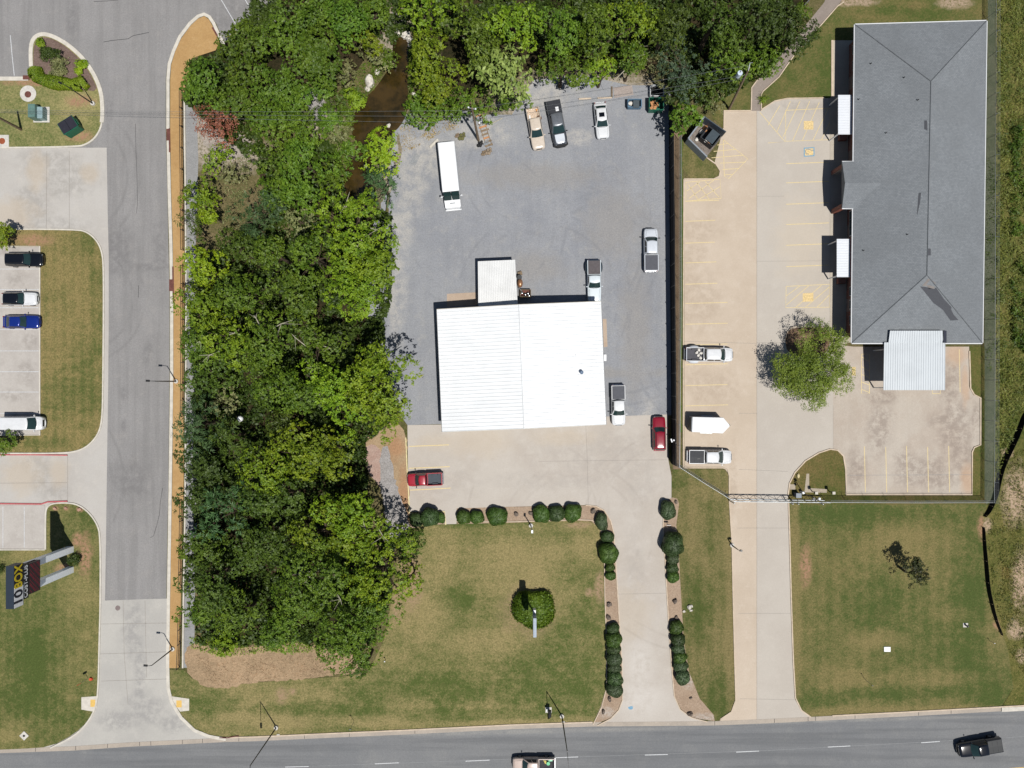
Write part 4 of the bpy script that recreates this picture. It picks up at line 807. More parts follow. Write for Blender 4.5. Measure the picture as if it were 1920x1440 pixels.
MB().sphere((x, y, vz+.38), .27, 12, 6, (1, 1, .7)).build('vent_cowl', plain('blue grey cowl', (96, 120, 150), .4, .5), bpy.data.objects['roof_vent'])
x, y, _ = loc(1079.5, 666, 4.4); MB().cyl((x, y, 4.3), .05, .25, 8).build('vent_pipe', M['galv'], root)
for i in range(3):     # roller doors in the south wall
    t0, t1 = .10+.30*i, .10+.30*i+.18; A = Vector(w4[3]).lerp(Vector(w4[2]), t0); B = Vector(w4[3]).lerp(Vector(w4[2]), t1); d = (B-A).normalized(); nn = Vector((d.y, -d.x))
    MB().prism([tuple(A), tuple(B), tuple(B+nn*.05), tuple(A+nn*.05)], 0, 3.0).build('roller_door', M['galv'], root)
A = Vector(w4[1]).lerp(Vector(w4[2]), .17); B = Vector(w4[1]).lerp(Vector(w4[2]), .36)
MB().prism([tuple(A), tuple(B), (B.x+.05, B.y), (A.x+.05, A.y)], 0, 2.6).build('side_door', M['galv'], root)
x, y = loc(1134, 671, 1.0)[:2]; MB().box((x, y, 1.0), (.35, .9, .8)).build('meter_box', M['white'], root)
b = MB(); zc = 2.5
a1, a2, a3, a4 = [loc(*p, zc) for p in ((896, 490), (966, 487), (971, 576), (897, 580))]
cn = b; ribbed(b, a1, a4, a3, a2, 22, .035, .35); can = b.build('canopy_roof', G_ROOF, root)
for p in ((898, 492), (964, 489)):
    x, y, _ = loc(*p, zc); MB().box((x, y, zc/2-.05), (.12, .12, zc-.1)).build('canopy_post', M['galv'], root)

# clutter beside the canopy
M_MET = plain('scrap metal', (168, 150, 128), .5, .4, metal=.4, var=.3)
def crate(px, py, label):
    r = thing('scrap_bin', label, 'bin', G3(px, py, 0)); b = MB()
    for s in (-1, 1): b.box((0, s*.5, .45), (1.5, .05, .8)); b.box((s*.75, 0, .45), (.05, 1.05, .8))
    b.build('bin_wall', M['wood'], r); MB().box((0, 0, .1), (1.5, 1.0, .05)).build('bin_floor', M['rust'], r); return r
crate(985, 551, 'open scrap bin full of shiny metal parts beside the canopy')
for k, (a, b_) in enumerate(((979, 549), (985, 552), (990, 550), (992, 554))):
    x, y = G(a, b_, .5); o = MB().sphere((0, 0, 0), .2, 10, 6, (1, 1, .6)).build('metal_dome', M['chrome'], loc=(x, y, .45), smooth=60); tag(o, ('round metal part at the left end of the scrap bin', 'round metal part in the upper middle of the scrap bin', 'round metal part at the right end of the scrap bin', 'lowest round metal part in the scrap bin')[k], 'metal part', 'round metal parts in the scrap bin')
x, y = G(974, 520, .5); o = MB().cyl((0, 0, 0), .34, .9, 16).cyl((0, 0, .9), .3, .04, 16).build('oil_drum', plain('dark drum', (58, 60, 62), .5, .4), loc=(x, y, 0)); tag(o, 'dark drum beside the metal canopy corner', 'drum')
x, y = G(975, 531, .5); o = MB().sphere((0, 0, .55), .5, 14, 8, (.8, 1.3, .8)).build('air_tank', plain('rusty copper tank', (176, 130, 96), .35, .5, metal=.5), loc=(x, y, 0), smooth=60); tag(o, 'copper coloured tank lying beside the canopy', 'tank')
x, y = G(975, 512, .5); o = MB().box((0, 0, .2), (.6, .5, .4), .3).build('timber_offcut', M['wood'], loc=(x, y, 0)); tag(o, 'brown timber offcut at the canopy corner', 'timber')
x, y = G(972, 545, .8); o = MB().tube([(0, .9, .05), (.1, .3, .9), (.5, -.1, 1.0), (.3, -.5, .1)], .05, 6).build('bent_pipe', M['galv'], loc=(x, y, 0)); tag(o, 'bent grey pipe leaning near the scrap bin', 'pipe')

# --- shingle roofed office
m_sh = NT('grey shingles', .92, .15)
bk = m_sh.n('ShaderNodeTexBrick'); bk.offset = .5; bk.inputs['Scale'].default_value = 1.0; bk.inputs['Brick Width'].default_value = .33; bk.inputs['Row Height'].default_value = .2
bk.inputs['Mortar Size'].default_value = .012; bk.inputs['Mortar Smooth'].default_value = .3; bk.inputs['Bias'].default_value = 0
m_sh.put(bk.inputs['Vector'], m_sh.coord())
bk.inputs['Color1'].default_value = C(140, 145, 150); bk.inputs['Color2'].default_value = C(124, 129, 134); bk.inputs['Mortar'].default_value = C(92, 96, 100)
n1 = m_sh.noise(.16, 5, .65); n2 = m_sh.noise(9, 3, .8)
c_ = m_sh.mix(m_sh.math('MULTIPLY', m_sh.rng(n1, .35, .65), .55), bk.outputs[0], C(112, 116, 120))
c_ = m_sh.mix(m_sh.math('MULTIPLY', m_sh.rng(n2, .35, .7), .35), c_, C(164, 168, 170))
m_sh.bump(n2, .02, .4); M_SH = m_sh.out(c_)
M_SHD = plain('dark new shingles', (86, 88, 93), .9, .15, var=.1, scale=9)
M_RIDGE = plain('ridge shingles', (104, 108, 112), .9, .15, var=.2, scale=4)
m_br = NT('red brick', .9, .15); bk = m_br.n('ShaderNodeTexBrick'); bk.inputs['Scale'].default_value = 1; bk.inputs['Brick Width'].default_value = .22; bk.inputs['Row Height'].default_value = .075; bk.inputs['Mortar Size'].default_value = .01
m_br.put(bk.inputs['Vector'], m_br.coord()); bk.inputs['Color1'].default_value = C(150, 84, 66); bk.inputs['Color2'].default_value = C(122, 66, 54); bk.inputs['Mortar'].default_value = C(170, 160, 150)
M_BRICK = m_br.out(bk.outputs[0])
root = thing('office_building', 'long grey shingle hip roofed office with brick walls', 'building', G3(1720, 340, 0)); ox, oy = root.location.x, root.location.y
ze = 4.0
TL, TR, BR, BL = [Vector(loc(*p, ze)) for p in ((1603, 46), (1850, 39), (1842, 643), (1597, 643))]
pit = .267
hwd_ = (TR-TL).length/2; hwb = (BR-BL).length/2
R1 = (TL+TR)/2+Vector((0, -hwd_, hwd_*pit)); R2 = (BL+BR)/2+Vector((0, hwb, hwb*pit))
b = MB(); b.quad(TL, BL, R2, R1); b.quad(BR, TR, R1, R2); b.add([TL, R1, TR], [(0, 1, 2)]); b.add([BL, BR, R2], [(0, 1, 2)])
dn = Vector((0, 0, -.16)); b.add([TL+dn, TR+dn, BR+dn, BL+dn], [(0, 1, 2, 3)])
for A, B in ((TL, TR), (TR, BR), (BR, BL), (BL, TL)): b.quad(A, B, B+dn, A+dn)
b.build('roof', M_SH, root)
q = MB()
for A, B in ((TL, R1), (TR, R1), (BL, R2), (BR, R2), (R1, R2)): strip_ = [A+Vector((0, 0, .012)), B+Vector((0, 0, .012))]; q.tube(strip_, .06, 5)
q.build('ridge_cap', M_RIDGE, root)
q = MB()
for A, B in ((TL, TR), (TR, BR), (BR, BL), (BL, TL)):
    d = (B-A).normalized(); nn = Vector((-d.y, d.x, 0)); q.tube([A+nn*.07-Vector((0, 0, .05)), B+nn*.07-Vector((0, 0, .05))], .075, 6)
q.build('gutter', M['white'], root)
iv = 1.0
wl = [(TL.x+iv, TL.y-iv), (TR.x-iv, TR.y-iv), (BR.x-iv, BR.y+iv), (BL.x+iv, BL.y+iv)]
MB().prism(wl, 0, ze-.18).build('wall', M_BRICK, root)
def roof_z(x, y):
    d = min(x-lerp(BL.x, TL.x, (y-BL.y)/(TL.y-BL.y)), lerp(BR.x, TR.x, (y-BR.y)/(TR.y-BR.y))-x, TL.y-y, y-BL.y); return ze+pit*max(d, 0)
def patch(px_poly, name='roof_patch', m=None, zz=5.6):
    P = [loc(px, py, zz)[:2] for px, py in px_poly]
    for _ in range(2): P = [G_fix(px, py) for px, py in px_poly]
    b = MB(); vs = [(x, y, roof_z(x, y)+.02) for x, y in P]; t = tessellate_polygon([[Vector((x, y, 0)) for x, y in P]]); fs = []
    for tr_ in t:
        A = [Vector(P[i]) for i in tr_]; fs.append(tuple(tr_) if (A[1]-A[0]).cross(A[2]-A[0]) > 0 else tuple(tr_[::-1]))
    b.add(vs, fs); o = b.build(name, m or M_SHD, root); return o
def G_fix(px, py):
    z = 5.0
    for _ in range(6): x, y, _z = loc(px, py, z); z = roof_z(x, y)
    return (x, y)
patch([(1750, 140), (1753, 142), (1782, 112), (1778, 109)]); patch([(1733, 226), (1738, 226), (1739, 245), (1733, 242)])
patch([(1722, 362), (1727, 361), (1725, 380), (1720, 402), (1719, 402)])
patch([(1725, 537), (1735, 538), (1752, 542), (1755, 539), (1770, 561), (1784, 576), (1783, 580), (1788, 590), (1797, 600), (1782, 601), (1768, 581), (1750, 568)])
patch([(1739, 466), (1745, 466), (1745, 479), (1739, 479)])
patch([(1729, 536), (1740, 522), (1754, 530), (1752, 541), (1742, 542), (1738, 537)], m=plain('pale worn shingles', (140, 134, 130), .9, .15))
for k, (px, py) in enumerate(((1609, 187), (1694, 146), (1720, 188), (1660, 250), (1632, 120), (1700, 440), (1618, 470))):
    gx, gy = G_fix(px, py); MB().cyl((gx, gy, roof_z(gx, gy)-.1), .06, .45, 8).build('vent_pipe', M['dark'], root)
# porch gable over the entrance
zpe, zpr = 4.0, 4.0+.267*3.3
pA = Vector(loc(1579, 302.5, zpe)); pB = Vector(loc(1579, 391, zpe)); pm = (pA+pB)/2; pm.z = zpr
xin = 5.4; wr = 2.2
b = MB(); b.quad(pm, Vector((pm.x+xin, pm.y, zpr+.02)), Vector((pA.x+wr, pA.y, zpe+.02)), pA); b.quad(pB, Vector((pB.x+wr, pB.y, zpe+.02)), Vector((pm.x+xin, pm.y, zpr+.02)), pm)
b.add([pA+dn, pB+dn, pB, pm, pA], [(0, 1, 2, 3, 4)]); b.quad(pA, Vector((pA.x+wr, pA.y, zpe+.02)), Vector((pA.x+wr, pA.y, zpe-.14)), pA+dn); b.quad(pB, pB+dn, Vector((pB.x+wr, pB.y, zpe-.14)), Vector((pB.x+wr, pB.y, zpe+.02)))
b.build('porch_roof', M_SH, root)
q = MB()
for p in (pA, pB): q.tube([p+Vector((0, 0, -.05)), p+Vector((1.8, 0, -.05))], .07, 6)
q.build('gutter', M['white'], root)
for p in (pA+Vector((.5, -.5, 0)), pB+Vector((.5, .5, 0))): MB().box((p.x, p.y, 1.92), (.6, .6, 3.84)).build('porch_column', M_BRICK, root)
M_WIN = glassmat('window glass', (52, 74, 84))
for py in (88, 118, 150, 222, 262, 290, 402, 418, 432, 545, 570, 600):
    x, y, _ = loc(1597, py, 2.2); fr = MB().box((wl[0][0]-.03 if py < 330 else wl[3][0]-.03, y, 2.0), (.08, 1.3, 1.5)).build('window', M['white'], root)
    MB().box((fr.data.vertices[0].co.x+.0, y, 2.0), (.04, 1.14, 1.34)).build('pane', M_WIN, fr)
for py in (214, 347, 484):
    y = loc(1597, py, 1.5)[1]; MB().box((wl[0][0]-.04, y, 1.1), (.1, 1.1, 2.2)).build('door', M['dark'], root)
A_ROOF = metal_roof_mat('white awning sheet', (236, 240, 246), .04)
for (x0, y0, x1, y1), xs in (((1571.5, 178, 1597, 252), 1568), ((1569, 448, 1594, 519.5), 1566)):
    a1 = Vector(loc(x0, y0, 3.3)); a2 = Vector(loc(x1, y0, 3.4)); a3 = Vector(loc(x1, y1, 3.4)); a4 = Vector(loc(x0, y1, 3.3))
    aw = ribbed(MB(), a1, a2, a3, a4, 15, .03, .3).build('awning', A_ROOF, root)
    for p in (a1, a4): MB().box((p.x+.2, p.y+(.2 if p is a4 else -.2), 1.62), (.14, .14, 3.24)).build('awning_post', M['white'], aw)
    bp = Vector(loc(x0+2, y1+8, 0)); MB().box((bp.x+.3, bp.y, .35), (1.1, .8, .6)).build('planter', M_BRICK, root)
# carport
r2 = thing('carport', 'white ribbed metal carport joined to the office south end', 'carport', G3(1715, 690, 0)); ox, oy = r2.location.x, r2.location.y
zc = 3.6
c1, c2, c3, c4 = [Vector(loc(*p, z_)) for p, z_ in (((1658, 642), 4.35), ((1772.5, 642), 4.35), ((1772, 731.5), 3.75), ((1656.5, 731.5), 3.75))]
cr = ribbed(MB(), c1, c4, c3, c2, 26, .04, .22)
d1, d2 = Vector(loc(1669, 620, 4.95)), Vector(loc(1767.5, 620, 4.95)); e1, e2 = Vector(loc(1666, 643, 4.40)), Vector(loc(1768.5, 643, 4.40))
ribbed(cr, d1, e1, e2, d2, 23, .04, .22)
CR = metal_roof_mat('carport sheet', (204, 211, 216), .10)
cr.build('carport_roof', CR, r2)
for p in ((1662, 727), (1767, 727), (1662, 655), (1767, 655), (1715, 727)):
    x, y, _ = loc(*p, 3.6); MB().box((x, y, 1.82), (.14, .14, 3.6)).build('carport_post', M['white'], r2)
MB().box(((d2.x+e2.x)/2+.30, (d2.y+e2.y)/2, 4.62), (.4, (d2.y-e2.y), .1)).build('side_shadow_box', plain('navy flashing', (34, 40, 58), .6, .3), r2)  # dark box standing in for the shadow beside the upper carport roof
# ------------------------------------------------------------------ fences, poles, signs and small things
def meshmat(name, c, cover=.45):
    """woven wire: opaque only where a wire runs"""
    e = NT(name, .5, .4, .3); nt = e.t
    def wires(axis_mix):
        v = e.n('ShaderNodeSeparateXYZ'); e.put(v.inputs[0], e.coord())
        u = e.math('ADD', v.outputs[0], v.outputs[1]); a = e.math('ADD' if axis_mix else 'SUBTRACT', u, v.outputs[2])
        fr = e.math('FRACT', e.math('MULTIPLY', a, 1/.075)); return e.math('LESS_THAN', fr, cover/2)
    wm = e.math('MAXIMUM', wires(0), wires(1))
    tr = e.n('ShaderNodeBsdfTransparent'); mx = e.n('ShaderNodeMixShader')
    e.put(mx.inputs[0], wm); nt.links.new(tr.outputs[0], mx.inputs[1]); nt.links.new(e.b.outputs[0], mx.inputs[2])
    e.b.inputs['Base Color'].default_value = C(*c)
    nt.links.new(mx.outputs[0], nt.nodes['Material Output'].inputs[0]); return e.m
M_WIRE = meshmat('chain link wire', (140, 158, 150), .52)
M_WIREG = meshmat('grey chain link wire', (176, 180, 182), .5)
def chain_fence(label, pts, h, lean=(0, 0), post_every=3.0, wire=M_WIRE, barb=0.35, group=None, name='chain_link_fence', side=1):
    P = [Vector(G(*p)) for p in pts]; o3 = P[0]
    r = thing(name, label, 'fence', (o3.x, o3.y, 0), 0, group)
    Q = [p-o3 for p in P]
    b = MB()
    for a, c in zip(Q[:-1], Q[1:]): b.quad((a.x, a.y, .04), (c.x, c.y, .04), (c.x, c.y, h), (a.x, a.y, h))
    b.build('wire_mesh', wire, r)
    t = MB(); t.tube([(q.x, q.y, h+.01) for q in Q], .028, 6); t.build('top_rail', M['galv'], r)
    bw = MB(); k = 0
    for a, c in zip(Q[:-1], Q[1:]):
        d = c-a; n = max(1, round(d.length/post_every)); nn = Vector((-d.y, d.x)).normalized()*side
        for i in range(n+(1 if c is Q[-1] else 0)):
            p = a+d*(i/n); pb = MB().cyl((p.x, p.y, 0), .035, h+.05, 8)
            if barb: pb.tube([(p.x, p.y, h+.03), (p.x+nn.x*barb, p.y+nn.y*barb, h+.03+barb)], .022, 5)
            pb.build('fence_post', M['galv'], r)
        if barb:
            for s in (.45, .75, 1.0): bw.tube([(a.x+nn.x*barb*s, a.y+nn.y*barb*s, h+barb*s), (c.x+nn.x*barb*s, c.y+nn.y*barb*s, h+barb*s)], .008, 3)
    if barb: bw.build('barbed_wire', M['galv'], r)
    return r
chain_fence('tall green grey chain link fence along the east side of the office', [(1848, -40), (1847, 300), (1846, 600), (1845, 938)], 2.3)
chain_fence('chain link fence between the rear car park and the south lawn', [(1545, 937.5), (1700, 938.5), (1845, 938)], 2.1, wire=M_WIREG)
chain_fence('straight chain link fence beside the black screen fence', [(1271.5, 262), (1271, 560), (1268, 873)], 2.1, side=-1, post_every=3.0, wire=M_WIREG)
chain_fence('short slanting chain link fence on the corner grass', [(1268, 873), (1318, 905), (1365, 934)], 2.0, wire=M_WIREG)
chain_fence('chain link fence by the trees and the garden walk', [(1495, 26), (1515, 4), (1540, -20)], 1.8, barb=0, wire=M_WIREG)
# black screen fence
P = [Vector(G(*p)) for p in ((1254, 188), (1256.5, 500), (1258.5, 700), (1259.5, 870))]; o3 = P[0]
r = thing('screen_fence', 'very tall black screen fence casting a black shadow over the gravel', 'fence', (o3.x, o3.y, 0)); Q = [p-o3 for p in P]; hf = 3.0
pm_ = plain('black screen cloth', (22, 26, 32), .8, .2, var=.15, scale=1)
for a, c in zip(Q[:-1], Q[1:]):
    d = c-a; n = round(d.length/3.2); nn = Vector((-d.y, d.x)).normalized()
    for i in range(n):
        A = a+d*(i/n); B = a+d*((i+1)/n)
        strip(MB(), [tuple(A), tuple(B)], .05, .02, hf, world=True).build('screen_panel', pm_, r)
        MB().box((A.x-nn.x*.07, A.y-nn.y*.07, hf/2+.03), (.09, .09, hf+.06)).build('fence_post', M['black'], r)
for z in (.3, 1.5, 2.8): strip(MB(), [(q.x-.0, q.y) for q in Q], .12, z, z+.07, world=True).build('fence_rail', M['black'], r)
# white lamp on the fence
x, y = G(1259, 826, 3.1); r = thing('fence_floodlight', 'small white floodlight fixed to the black fence by the dark red SUV', 'floodlight', (x, y, 0))
MB().box((0, 0, 3.15), (.16, .5, .14), .3).build('lamp_arm', M['white'], r); MB().sphere((.3, .05, 3.15), .15, 10, 6).build('lamp_head', M['white'], r); MB().tube([(-.2, 0, 2.9), (.3, .05, 3.1)], .04, 5).build('bracket', M['black'], r)

# cantilever gate with its truss
g0, g1 = Vector(G(1367, 936)), Vector(G(1545, 938)); r = thing('sliding_gate', 'long pale sliding truss gate across the tan driveway', 'gate', (g0.x, g0.y, 0))
Lg = (g1-g0).length; d = (g1-g0).normalized()
def gp(t, z, off=0): return (d.x*t-d.y*off, d.y*t+d.x*off, z)
q = MB()
for z in (.18, 1.85, 2.2): q.tube([gp(0, z), gp(Lg, z)], .045, 6)
q.build('gate_rail', M['galv'], r); q = MB(); n = 14
for i in range(n):
    t0, t1 = Lg*i/n, Lg*(i+1)/n; q.tube([gp(t0, 1.85 if i % 2 else 2.2), gp(t1, 2.2 if i % 2 else 1.85)], .03, 5)
    q.tube([gp(t0, .18), gp(t0, 2.2)], .03, 5)
    q.tube([gp(t0, .2 if i % 2 else 1.85), gp(t1, 1.85 if i % 2 else .2)], .028, 5)
q.build('gate_truss', M['galv'], r)
for t in (0, 8.1, 8.9, 12.3):
    MB().cyl(gp(t, 0, -.18), .07, 2.5, 10).sphere(gp(t, 2.55, -.18), .09, 8, 6).build('gate_post', M['galv'], r)
x, y = G(1492, 927); r = thing('gate_motor', 'grey gate motor cabinet beside the sliding gate', 'gate motor', (x, y, 0)); MB().box((0, 0, .55), (.7, .6, 1.1), taper=.9).build('cabinet', plain('motor grey', (96, 104, 112), .5, .4), r); MB().box((0, 0, 1.12), (.75, .65, .06)).build('cabinet_lid', plain('motor lid', (120, 130, 140), .5, .4), r)
# camera pole
x, y = G(1506, 925); r = thing('camera_pole', 'dark camera pole with white heads on the gate island', 'pole', (x, y, 0))
MB().tube([(0, 0, 0), (0, 0, 5.4)], [.06, .045], 8).build('pole', M['black'], r); MB().box((0, 0, 5.2), (.5, .12, .12), .5).build('cross_arm', M['black'], r)
MB().sphere((.0, .1, 5.5), .2, 10, 6).build('camera_head', M['white'], r); MB().box((-.25, -.1, 4.2), (.3, .3, .4), .4).build('camera_head', M['black'], r); MB().box((-.3, .2, .5), (.35, .3, .9), .2).build('control_box', M['white'], r)
for px, py, l in ((1522, 921, 'keypad pedestal on the concrete pad nearer the gate'), (1554, 921, 'keypad pedestal at the far end of the concrete pad')):
    x, y = G(px, py); r = thing('keypad_pedestal', l, 'pedestal', (x, y, 0), 0, 'keypad pedestals on the gate island')
    MB().tube([(0, 0, 0), (0, 0, 1.0), (-.05, .0, 1.4)], [.07, .06, .05], 8).build('pedestal_post', M['black'], r); MB().box((-.05, 0, 1.55), (.34, .34, .42)).build('keypad_box', M['black'], r); MB().box((-.05, 0, 1.785), (.4, .38, .05)).build('hood', M['kerb'], r)
x, y = G(1496, 892); b = MB().sphere((0, 0, .15), .35, 9, 5, (.6, 1, .6)); tag(b.build('stone', plain('yellow stone', (222, 206, 160), .9, .2), loc=(x, y, 0)), 'pale yellow stone near the gate island kerb', 'stone')

# railing along the tan path
for k, (pts, l) in enumerate((([(343, 172), (343.5, 240), (345, 360), (345.5, 470)], 'northern black railing between the tan path and the chippings'), ([(345.8, 500), (346, 600), (345.5, 720), (345, 780)], 'middle black railing between the tan path and the trees'), ([(344, 940), (343, 1010), (341.5, 1100)], 'railing beside the path left of the sign lawn street'), ([(340.8, 1150), (339.5, 1205), (337.5, 1250)], 'southern end railing above the bare earth'))):
    P = [Vector(G(*p)) for p in pts]; o3 = P[0]; r = thing('path_railing', l, 'railing', (o3.x, o3.y, 0), 0, 'black railings along the tan path'); Q = [p-o3 for p in P]
    for z in (1.2, .18): MB().tube([(q.x, q.y, z) for q in Q], .04, 6).build('rail', M['black'], r)
    bl_ = MB()
    for a, c in zip(Q[:-1], Q[1:]):
        d = c-a; n = max(1, round(d.length/2.7))
        for i in range(n+(1 if c is Q[-1] else 0)):
            p = a+d*(i/n); MB().box((p.x, p.y, .62), (.08, .08, 1.24)).build('railing_post', M['black'], r)
        n = round(d.length/.16)
        for i in range(n): p = a+d*(i/n); bl_.box((p.x, p.y, .69), (.016, .016, 1.02))
    bl_.build('balusters', M['black'], r)

# street lamps: base pixel, height, arm
def street_lamp(px, py, h, arm, label, group='black street lamps along the side street', col=None, head=(.55, .28, .1)):
    x, y = G(px, py); r = thing('street_lamp', label, 'street lamp', (x, y, 0), 0, group); m = col or M['black']
    MB().cyl((0, 0, 0), .30, .32, 18).build('footing', M['concrete'], r)
    L_ = math.hypot(*arm); MB().tube([(0, 0, .3), (0, 0, h)], [.10, .055], 10).build('pole', m, r)
    if L_ > .3:
        MB().tube([(0, 0, h-.1), (arm[0]*.3, arm[1]*.3, h+.15), (arm[0]*.85, arm[1]*.85, h+.18)], [.05, .04, .03], 6).build('lamp_arm', m, r)
    hd = MB(); a = math.atan2(arm[1], arm[0]); hd.box((arm[0], arm[1], h+.16), (head[0], head[1], head[2]), a, taper=.8)
    hr = hd.build('lamp_head', m if col is None else M['galv'], r)
    MB().box((arm[0], arm[1], h+.16-head[2]*.6), (head[0]*.7, head[1]*.7, .03), a).build('lamp_lens', M['lamp_clear'], hr)
street_lamp(175.5, 195, 6.4, (-.75, .35), 'street lamp leaning over the clipped hedge of the planted island')
street_lamp(331.5, 715, 6.3, (-.95, .05), 'street lamp on the tan path beside the middle of the woodland')
street_lamp(325, 1216, 6.3, (-.75, .05), 'street lamp at the south end of the tan path')
street_lamp(518.5, 1363.5, 10.6, (.1, -3.4), 'tall street lamp on the verge left of the front lawn', group='tall street lamps by the main road', head=(.8, .3, .14))
street_lamp(1053.5, 1342, 10.2, (.3, -3.6), 'tall street lamp on the front verge between two white pads', group='tall street lamps by the main road', head=(.8, .3, .14))
street_lamp(995.5, 985, 4.3, (.05, .0), 'slim lamp post on the mulch bed above the front lawn', group=None, head=(.3, .5, .12), col=M['galv'])
street_lamp(1372, 1022, 3.0, (.35, -.1), 'short dark lamp post on the kerb of the tan driveway', group=None, head=(.35, .3, .3))
for px, py, l in ((522, 1378, 'small white cover by the foot of the left tall lamp'), (1056, 1354, 'white square cover by the foot of the right tall lamp'), (1663, 1217, 'white square utility cover in the south lawn')):
    x, y = G(px, py); s = .95 if px > 1600 else .45
    o = MB().box((0, 0, .06), (s, s*.75, .12), taper=.95).build('utility_cover', M['white'] if px > 1600 else M['concrete'], loc=(x, y, 0)); tag(o, l, 'utility cover')

# utility poles and lines
def utility_pole(px, py, tx, ty, h, label, extra=None):
    x, y = G(px, py); X2, Y2 = G(tx, ty, h); r = thing('utility_pole', label, 'utility pole', (x, y, 0)); dx, dy = X2-x, Y2-y
    MB().tube([(0, 0, 0), (dx, dy, h)], [.19, .12], 12).build('pole', M['wood'], r); return r, dx, dy
r, dx, dy = utility_pole(1367, 205, 1405, 127, 12.0, 'leaning wooden utility pole with a transformer at the grass corner')
MB().cyl((dx-.9, dy-.3, 10.2), .32, 1.0, 14).build('transformer', plain('transformer paint', (206, 220, 236), .4, .4), r); MB().tube([(dx-.9, dy-.3, 11.2), (dx-.8, dy-.2, 11.5)], .08, 6).build('bushing', M['white'], r)
MB().tube([(dx-.15, dy-.4, 12.1), (dx, dy+.5, 12.3), (dx+.3, dy+.5, 12.3)], .05, 6).build('insulator_arm', M['galv'], r)
r, dx, dy = utility_pole(897, 263, 885, 203, 11.5, 'grey utility pole rising from the junk at the yard edge')
MB().tube([(dx-.45, dy+.1, 11.4), (dx+.45, dy-.1, 11.4)], .06, 6).build('cross_arm', M['galv'], r)
for s in (-1, 1): MB().sphere((dx+s*.45, dy-s*.1, 11.55), .12, 8, 6).build('insulator', M['white'], r)
for k, (oz, c_) in enumerate(((9.2, (-.5, -.1)), (9.0, (.6, -.3)), (8.6, (-.3, -.5)))): MB().box((dx*oz/11.5+c_[0], dy*oz/11.5+c_[1], oz), (.3, .3, .4)).build('equipment_box', M['galv'] if k else M['black'], r)
MB().tube([(-.8, 2.5, 0), (dx*.9, dy*.9, 10.2)], .02, 4).build('guy_wire', M['galv'], r)
r, dx, dy = utility_pole(40, 243, -30, 206, 9.5, 'brown utility pole leaning out of frame from the island lawn')
def wire(p0, z0, p1, z1, label, sag=.5, rad=.014):
    A = Vector(G3(*p0, z0)); B = Vector(G3(*p1, z1)); pts = []
    for k in range(13): t = k/12; p = A.lerp(B, t); p.z -= sag*4*t*(1-t); pts.append(p-A)
    o = MB().tube(pts, rad, 4).build('power_line', M['black'] if p0[0] < 300 and False else plain_wire, loc=A); tag(o, label, 'power line', 'overhead power lines')
plain_wire = plain('wire', (120, 124, 126), .6, .3)
wire((885, 203), 11.4, (1405, 122), 12.2, 'topmost power line between the two utility poles'); wire((884, 216), 9.6, (1402, 140), 10.6, 'lower power line between the two utility poles', .6)
wire((886, 226), 8.8, (1402, 146), 10.0, 'lowest power line crossing the parked yard pickups', .7)
wire((885, 207), 11.4, (-60, 205), 9.4, 'topmost power line crossing the creek to the west', .6); wire((884, 218), 9.4, (-60, 207), 9.0, 'middle power line crossing the creek to the west', .5); wire((885, 231), 8.4, (-60, 209), 8.6, 'lowest power line crossing the creek to the west', .4)

# --- the tall pylon sign
r = thing('pylon_sign', 'tall roadside sign on two pale posts beside the side street', 'sign', (-62.25, -24.9, 0))
m_post = plain('pale blue grey post', (.80, .85, .90), .35, .5, var=.04, rawc=True); m_cab = plain('sign cabinet navy', (40, 52, 66), .5, .3, var=.06)
for yy in (1.45, -1.45): MB().box((-.4, yy, 5.8), (.85, .85, 11.6)).build('sign_post', m_post, r)
MB().box((.0, -.35, 12.4), (1.0, 5.3, 1.8)).build('main_cabinet', m_cab, r)
mc = [o for o in r.children if o.name.startswith('main_cabinet')][0]
MB().box((.0, -.2, 10.9), (.8, 4.4, 1.1)).build('lower_cabinet', plain('black cabinet', (22, 24, 30), .5, .3), r)
MB().box((.0, -.1, 9.15), (.8, 3.95, 2.2)).build('led_cabinet', plain('led cabinet', (50, 36, 44), .5, .3), r)
lc = [o for o in r.children if o.name.startswith('led_cabinet')][0]
q = MB()
for i in range(9):
    for j in range(17):
        if (i*7+j*5) % 6 in (1, 3, 4): q.box((.402, -1.9+.22*j+.05, 8.25+.22*i), (.012, .15, .12))
q.build('led_dots', plain('dull red led', (150, 36, 56), .6, .3), lc)
MB().box((.5, -1.7, 12.4), (.03, 2.55, 1.66)).build('white_panel', plain('sign white', (250, 252, 255), .5, .3), mc)
MB().box((.5, .96, 12.4), (.025, 2.62, 1.66)).build('black_panel', plain('sign black', (18, 19, 24), .5, .3), mc)
def lettering(txt, y, z, size, col, x, parent, name='lettering', bold=.012, sx=1.0):
    f = bpy.data.curves.new('f', 'FONT'); f.body = txt; f.size = size; f.extrude = .01; f.offset = bold; f.align_x = 'CENTER'; f.align_y = 'CENTER'
    o = bpy.data.objects.new('tmp', f); COL.objects.link(o); bpy.context.view_layer.update()
    me = bpy.data.meshes.new_from_object(o.evaluated_get(bpy.context.evaluated_depsgraph_get())); bpy.data.objects.remove(o)
    me.materials.clear(); me.materials.append(col)
    b = bpy.data.objects.new(name, me); COL.objects.link(b); b.parent = parent
    b.rotation_euler = (math.pi/2, 0, math.pi/2); b.location = (x, y, z); b.scale = (sx, 1, 1); return b
lettering('10', -1.82, 12.4, 2.1, plain('sign navy', (16, 24, 44), .5, .3), .52, mc, bold=.05, sx=.95)
lettering('BOX', .82, 12.4, 1.95, plain('sign yellow', (232, 206, 30), .5, .3), .52, mc, bold=.05, sx=.72)
